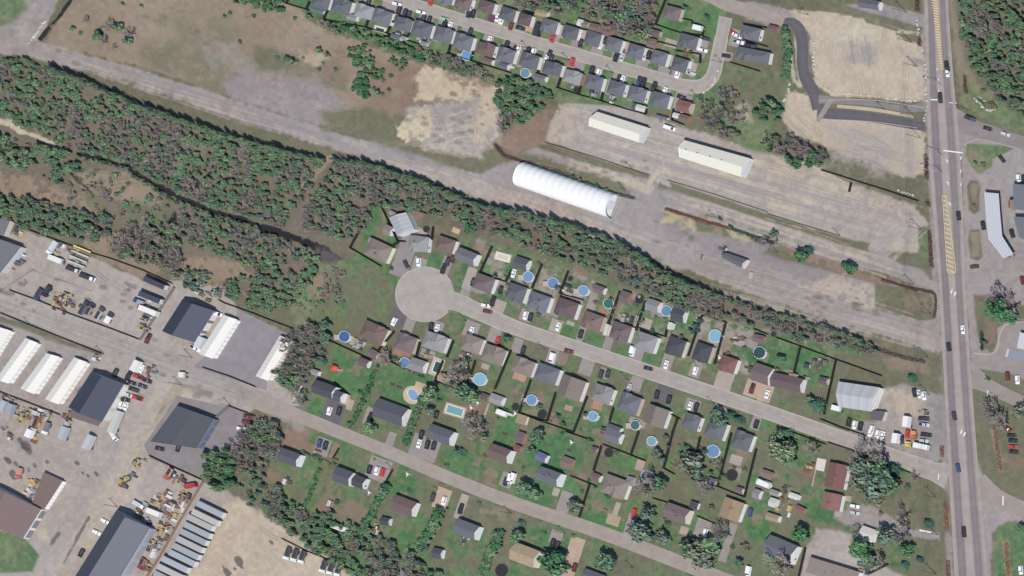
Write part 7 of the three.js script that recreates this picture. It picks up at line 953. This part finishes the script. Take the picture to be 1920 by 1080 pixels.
// crates, pallets and frames of the yards
let crateNo = 0;
function crate(px, py, ang, w, d, h, c, tone, where) {
  const sort = crateNo++ % 3, [x, z] = at(px, py, h), g = thing(['crate', 'pallet_stack', 'steel_bin'][sort], `${tone} ${['crate', 'stack of boards', 'open steel bin'][sort]} in the jumble ${where}`, ['crate', 'pallet stack', 'bin'][sort], x, z, -rad(ang), 'crates, boards and bins of the yards'), m = mat(c, { map: T_WOOD });
  if (sort === 1) { const n = Math.max(3, Math.round(h / 0.3)); for (let i = 0; i < n; i++) part(g, 'board', box(w * (0.9 + 0.1 * ((i * 7) % 3) / 2), 0.2, d, ((i * 5) % 3 - 1) * 0.08, i * 0.26, 0), m); return; }
  if (sort === 2) { part(g, 'floor', box(w, 0.1, d, 0, 0.05, 0), m); for (const s of [-1, 1]) { part(g, 'side', box(w, h, 0.1, 0, 0, s * (d / 2)), m); part(g, 'end', box(0.1, h - 0.03, d - 0.12, s * (w / 2 - 0.05), 0, 0), m); } part(g, 'contents', box(w - 0.3, h * 0.6, d - 0.3, 0, 0.16, 0), mat([104, 98, 94], { map: T_PAVE })); return; } part(g, 'box', box(w, h - 0.15, d, 0, 0.12, 0), m); for (const s of [-0.4, 0, 0.4]) part(g, 'skid', box(w, 0.12, 0.12, 0, 0, s * d * 0.95), mat([120, 104, 86])); part(g, 'lid', box(w + 0.1, 0.06, d + 0.1, 0, h - 0.03, 0), m); }
const cq = rng(33); const pick = a => a[Math.floor(cq() * a.length)];
const heap = (ox, oy, list, ang, what, cs) => { for (const [x, y, n, sp] of list) for (let k = 0; k < n; k++) { const w = 1.4 + cq() * 2.6; const cc = pick(cs); crate(ox + (x + (cq() - 0.5) * sp) / 4, oy + (y + (cq() - 0.5) * sp) / 4, ang + pick([0, 90]), w, 1 + cq() * 1.2, 0.6 + cq() * 1.2, cc[1], cc[0], what); } };
const MIXG = [['white', [220, 218, 212]], ['brown', [130, 100, 84]], ['dark grey', [74, 76, 82]], ['pale grey', [170, 170, 166]], ['tan', [176, 154, 128]]];
const MIXC = [['white', [232, 230, 224]], ['rusty brown', [136, 96, 80]], ['dark grey', [74, 76, 82]], ['yellow', [196, 178, 124]], ['pale grey', [176, 176, 172]], ['tan', [196, 164, 124]], ['slate blue', [108, 116, 140]]];
heap(0, 810, [[1180, 530, 9, 110], [1300, 540, 10, 130], [1290, 620, 9, 90], [1390, 490, 8, 90], [1210, 770, 7, 80], [1160, 850, 6, 60], [1100, 640, 6, 100], [1010, 230, 4, 40], [910, 390, 5, 50], [1330, 330, 7, 90], [1080, 1000, 8, 90], [1040, 600, 4, 60]], 25, 'of the machine yard', MIXC);
heap(0, 810, [[250, 400, 16, 90], [215, 470, 6, 50]], 25, 'beside the brown shed', [['tan', [212, 178, 130]], ['pale tan', [226, 200, 160]], ['white', [226, 222, 214]], ['grey-blue', [150, 158, 172]]]);
heap(0, 540, [[150, 935, 7, 90], [250, 920, 6, 90], [330, 980, 8, 110], [40, 840, 3, 60], [500, 970, 5, 60], [420, 120, 6, 80], [510, 140, 6, 70], [1080, 220, 5, 70], [1060, 300, 4, 60], [1590, 60, 6, 90], [720, 530, 5, 50], [1130, 625, 6, 90]], 22, 'along the yard fences', MIXC);
heap(0, 270, [[130, 660, 8, 80], [420, 840, 7, 90], [540, 800, 6, 80], [150, 850, 8, 100], [60, 920, 5, 70], [560, 900, 4, 60], [450, 760, 4, 80]], 24, 'near the depot and racks', MIXC);
heap(960, 270, [[1570, 815, 7, 80], [1420, 850, 1, 2], [1790, 985, 1, 2]], 15, 'around the site hut', [['cream', [216, 204, 184]], ['dark grey', [84, 84, 88]], ['pale grey', [186, 184, 180]]]);
heap(1440, 810, [[120, 560, 6, 130], [130, 420, 4, 60], [310, 250, 5, 50], [700, 1020, 8, 90]], 18, 'of the shed compound', MIXC);
heap(960, 540, [[1700, 400, 8, 70], [440, 20, 6, 90], [830, 230, 6, 60], [910, 250, 3, 50], [960, 90, 3, 80]], 18, 'in the cul-de-sac gardens', MIXG);
heap(480, 540, [[770, 420, 8, 80], [1290, 490, 5, 50], [1570, 515, 5, 50], [1870, 940, 4, 60], [590, 610, 3, 30]], 18, 'in the gardens', MIXG);
heap(480, 810, [[230, 350, 6, 60], [880, 720, 5, 60], [1550, 810, 4, 50], [570, 540, 4, 60]], 18, 'in the south-side gardens', MIXG);
heap(480, 0, [[1070, 240, 5, 60], [1250, 300, 5, 70], [1530, 380, 4, 50], [1880, 480, 4, 50], [1030, 120, 5, 40], [750, 145, 4, 60]], 16, 'behind the crescent', MIXG);
heap(960, 0, [[620, 700, 6, 60], [440, 630, 5, 50], [760, 750, 4, 50], [1250, 880, 7, 60], [1310, 400, 5, 40], [500, 170, 4, 40], [830, 390, 3, 30], [1330, 540, 3, 40]], 16, 'in the crescent gardens', MIXG);
heap(1440, 540, [[380, 560, 8, 110], [150, 640, 4, 50], [270, 680, 3, 40], [1160, 940, 4, 40]], 14, 'in the last wood-side gardens', MIXG);
heap(0, 540, [[60, 900, 6, 110], [210, 980, 7, 110], [300, 930, 6, 90], [440, 100, 6, 90], [600, 170, 4, 70], [1090, 130, 5, 90]], 22, 'of the fenced yards', MIXC);
heap(0, 810, [[1240, 500, 7, 90], [1340, 580, 7, 80], [1060, 560, 5, 70], [1230, 680, 6, 70], [1130, 900, 6, 60], [1050, 240, 4, 60], [980, 320, 5, 60], [60, 30, 4, 60], [280, 40, 4, 60]], 25, 'of the machine yard', MIXC);
// garden tables and raised beds
{ const q5 = rng(909); for (let k = 0; k < 66; k++) { const band = k % 3, t = q5(), px = band === 0 ? 910 + t * 520 : band === 1 ? 640 + t * 740 : 560 + t * 780, py = band === 0 ? 520 + (px - 910) * 0.33 + (q5() - 0.5) * 36 : band === 1 ? 690 + (px - 640) * 0.25 + (q5() - 0.2) * 60 : 850 + (px - 560) * 0.24 + (q5() - 0.5) * 110, [x, z] = at(px, py); if (onStreet(px, py) || keepOut.some(p => Math.hypot(p[0] - px, p[1] - py) < 30) || houses.some(h => Math.hypot(h.x - x, h.z - z) < Math.max(h.w, h.d) * 0.75)) continue;
  if (k % 2) { const g = thing('garden_table', uniq(n => `small ${k % 4 === 1 ? 'white' : 'brown'} garden table on the grass beside ${n}`, x, z), 'table', x, z, q5() * 3, 'garden tables'), m = mat(k % 4 === 1 ? [226, 222, 214] : [140, 110, 88]); part(g, 'top', new THREE.CylinderGeometry(0.8, 0.8, 0.06, 14).translate(0, 0.73, 0), m); for (let i = 0; i < 4; i++) part(g, 'leg', box(0.07, 0.7, 0.07, i < 2 ? -0.45 : 0.45, 0, i % 2 ? 0.45 : -0.45), m); for (let i = 0; i < 3; i++) { const a = i * 2.1, [cx, cz] = [x + Math.cos(a) * 1.4, z + Math.sin(a) * 1.4], c = thing('garden_chair', `garden chair drawn up to the ${k % 4 === 1 ? 'white' : 'brown'} garden table`, 'chair', cx, cz, -a, 'garden chairs'); part(c, 'seat', box(0.5, 0.06, 0.5, 0, 0.42, 0), m); part(c, 'backrest', box(0.06, 0.5, 0.5, 0.24, 0.48, 0), m); for (let j = 0; j < 4; j++) part(c, 'leg', box(0.05, 0.42, 0.05, j < 2 ? -0.2 : 0.2, 0, j % 2 ? 0.2 : -0.2), m); } }
  else { const g = thing('raised_bed', uniq(n => `timber raised bed of dark soil beside ${n}`, x, z), 'raised bed', x, z, -rad(20), 'raised garden beds'), m = mat([150, 124, 100], { map: T_WOOD }), L = 2.4 + q5() * 2; for (const s of [-1, 1]) { part(g, 'side_board', box(L, 0.35, 0.08, 0, 0, s * 0.7), m); part(g, 'end_board', box(0.08, 0.34, 1.32, s * (L / 2 - 0.04), 0, 0), m); } part(g, 'soil', box(L - 0.18, 0.28, 1.3, 0, 0, 0), mat([84, 68, 58], { map: T_PAVE })); } } }
// red play house with slide
{ const [x, z] = at(626, 690, 2), g = thing('play_house', 'red play house with a ladder on the lawn behind the first yard street house', 'play house', x, z, -rad(20)); part(g, 'hut', box(2.6, 1.6, 2.6, 0, 0.6, 0), mat([200, 84, 70])); part(g, 'roof', frustum(3.4, 3.4, 0.6, 0.6, 2.2, 3.2, 0), mat([206, 78, 62])); for (const a of [-1.1, 1.1]) for (const b of [-1.1, 1.1]) part(g, 'leg', box(0.15, 0.6, 0.15, a, 0, b), mat([120, 60, 50])); const s = part(g, 'slide', box(3, 0.1, 0.7, 1.4, 0, 0), mat([214, 120, 100])); s.position.set(1.2, 1.3, 0); s.rotation.z = -0.42; }

// ---------------------------------------------------------------- utility poles, wires, signals
function pole(px, py, h, label0, lamp) {
  const [x, z] = at(px, py), g = thing('utility_pole', uniq(n => `${h > 10 ? 'tall' : 'plain'} wooden utility pole beside ${n}`, x, z), 'utility pole', x, z, rad(px % 40), 'utility poles'), m = mat([112, 98, 86], { map: T_WOOD });
  part(g, 'shaft', new THREE.CylinderGeometry(0.13, 0.19, h, 8).translate(0, h / 2, 0), m); part(g, 'crossarm', box(2.2, 0.16, 0.16, 0, h - 0.8, 0), m); for (const s of [-0.9, 0, 0.9]) part(g, 'insulator', new THREE.CylinderGeometry(0.07, 0.09, 0.25, 6).translate(s, h - 0.52, 0), mat([190, 184, 176])); return [x, h, z];
}
const poles = (ox, oy, h, list) => list.map(([x, y]) => pole(ox + x / 4, oy + y / 4, h));
const line = [...poles(1440, 0, 11, [[1040, 90], [1080, 318], [1120, 500], [1105, 880], [1145, 1035]]), ...poles(1440, 270, 11, [[1152, 642], [1100, 1055]]), ...poles(1440, 540, 11, [[1225, 197], [1205, 522], [1215, 802]]), ...poles(1440, 810, 11, [[1262, 490], [1275, 772], [1262, 1066]])];
line.forEach((a, i) => { if (!i) return; const b = line[i - 1]; [-0.9, 0, 0.9].forEach((o, k) => { const c = new THREE.QuadraticBezierCurve3(new THREE.Vector3(a[0] + o, a[1] - 0.3, a[2]), new THREE.Vector3((a[0] + b[0]) / 2 + o, a[1] - 1.6, (a[2] + b[2]) / 2), new THREE.Vector3(b[0] + o, b[1] - 0.3, b[2])), m = new THREE.Mesh(new THREE.TubeGeometry(c, 10, 0.045, 4), mat([50, 48, 48])); m.name = numbered('power_wire'); m.castShadow = true; m.userData = { label: 'thin sagging power wire strung between the tall poles beside the highway', category: 'wire', group: 'power wires along the highway' }; scene.add(m); }); });
poles(1440, 0, 8, [[875, 822], [305, 112]]); poles(1440, 270, 8, [[80, 815], [540, 685]]); poles(1440, 540, 8, [[715, 130]]); poles(960, 540, 8.5, [[255, 465], [875, 690], [1522, 872]]); poles(480, 540, 8.5, [[1580, 247]]); poles(960, 0, 8, [[125, 362], [762, 547], [1577, 470], [1397, 732], [432, 452]]); poles(480, 810, 8.5, [[1037, 287], [1917, 612]]); poles(960, 810, 8.5, [[402, 762], [912, 1022]]); poles(0, 540, 9, [[236, 282], [782, 497], [1362, 727], [1737, 887], [1442, 522]]); poles(0, 810, 9, [[882, 562]]); poles(960, 270, 8, [[907, 192], [847, 342], [1532, 552]]);
function signal(px, py, ang, arm, label) { const [x, z] = at(px, py), g = thing('traffic_signal', label, 'traffic light', x, z, -rad(ang), 'traffic signals over the junction'), m = mat([190, 188, 184], { roughness: 0.5, metalness: 0.3 }); part(g, 'mast', new THREE.CylinderGeometry(0.12, 0.18, 7.5, 8).translate(0, 3.75, 0), m); part(g, 'arm', new THREE.CylinderGeometry(0.08, 0.12, arm, 8).rotateZ(Math.PI / 2).translate(arm / 2, 7, 0), m); for (const f of [0.6, 0.95]) part(g, 'signal_head', box(0.35, 1.1, 0.35, arm * f, 5.9, 0), mat([196, 176, 80])); part(g, 'lamp_arm', new THREE.CylinderGeometry(0.05, 0.07, 3, 6).rotateZ(Math.PI / 2).translate(-1.5, 7.4, 0), m); }
signal(1768, 324, 190, 10, 'traffic signal mast reaching over the verge below the junction'); signal(1801, 206, 25, 9, 'traffic signal mast at the corner of the upper side road'); signal(1766, 160, 190, 8, 'traffic signal mast beside the northern turn arrows'); signal(1768, 292, 200, 6, 'short traffic signal mast beside the wide stop line');

// ---------------------------------------------------------------- boulders lining the new plots
const ROCKS = [0, 1, 2].map(k => { const g = new THREE.IcosahedronGeometry(0.6, 1), p = g.attributes.position, q = rng(800 + k), h = new Map(); for (let i = 0; i < p.count; i++) { const key = [p.getX(i), p.getY(i), p.getZ(i)].map(v => v.toFixed(3)).join(); if (!h.has(key)) h.set(key, 0.75 + 0.45 * q()); const s = h.get(key); p.setXYZ(i, p.getX(i) * s * 1.2, p.getY(i) * s * 0.7 + 0.22, p.getZ(i) * s); } g.computeVertexNormals(); return g; });
const bq = rng(555), rockMat = [[206, 196, 182], [190, 180, 168], [216, 206, 194]].map(c => mat(c, { map: T_PAVE }));
function boulders(pts, sp, where) { for (const p of curvePts(pts.map(a => [...a, 0]), sp)) { if (bq() < 0.2) continue; const [x, z] = at(p[0] + (bq() - 0.5) * 3, p[1] + (bq() - 0.5) * 3), m = new THREE.Mesh(ROCKS[Math.floor(bq() * 3)], rockMat[Math.floor(bq() * 3)]); m.name = numbered('boulder'); m.position.set(x, 0, z); m.rotation.y = bq() * 6; m.scale.setScalar(0.55 + 0.6 * bq()); m.castShadow = m.receiveShadow = true; m.userData = { label: `pale rough boulder lining ${where}`, category: 'boulder', group: `boulders lining ${where}` }; scene.add(m); } }
boulders([[1526, 78], [1526, 115], [1530, 140], [1540, 160], [1560, 172]], 3.4, 'the sand side of the new road'); boulders([[1575, 174], [1640, 180], [1690, 188], [1720, 190]], 5, 'the foot of the big sand plot'); boulders([[1481, 155], [1478, 172], [1470, 190]], 2.8, 'the park edge of the sand'); boulders([[1720, 33], [1722, 65]], 3, 'the wide highway drive'); boulders([[1730, 95], [1735, 130], [1736, 165], [1738, 195], [1733, 225]], 4, 'the highway side of the sand plot'); boulders([[1544, 232], [1548, 238], [1550, 242]], 2.6, 'the corner of the gravel crossing'); boulders([[1346, 133], [1335, 160], [1320, 172]], 4, 'the bend of the crescent'); boulders([[84, 40], [72, 58], [60, 74], [50, 82]], 2.6, 'the ditch end by the gravel track'); boulders([[1686, 358], [1700, 362], [1716, 367]], 3, 'the culvert by the gravel yard'); boulders([[1828, 185], [1838, 195], [1850, 206], [1864, 206], [1866, 198], [1852, 192], [1836, 182]], 2.4, 'the planted bed by the side road');
renderer.render(scene, camera);
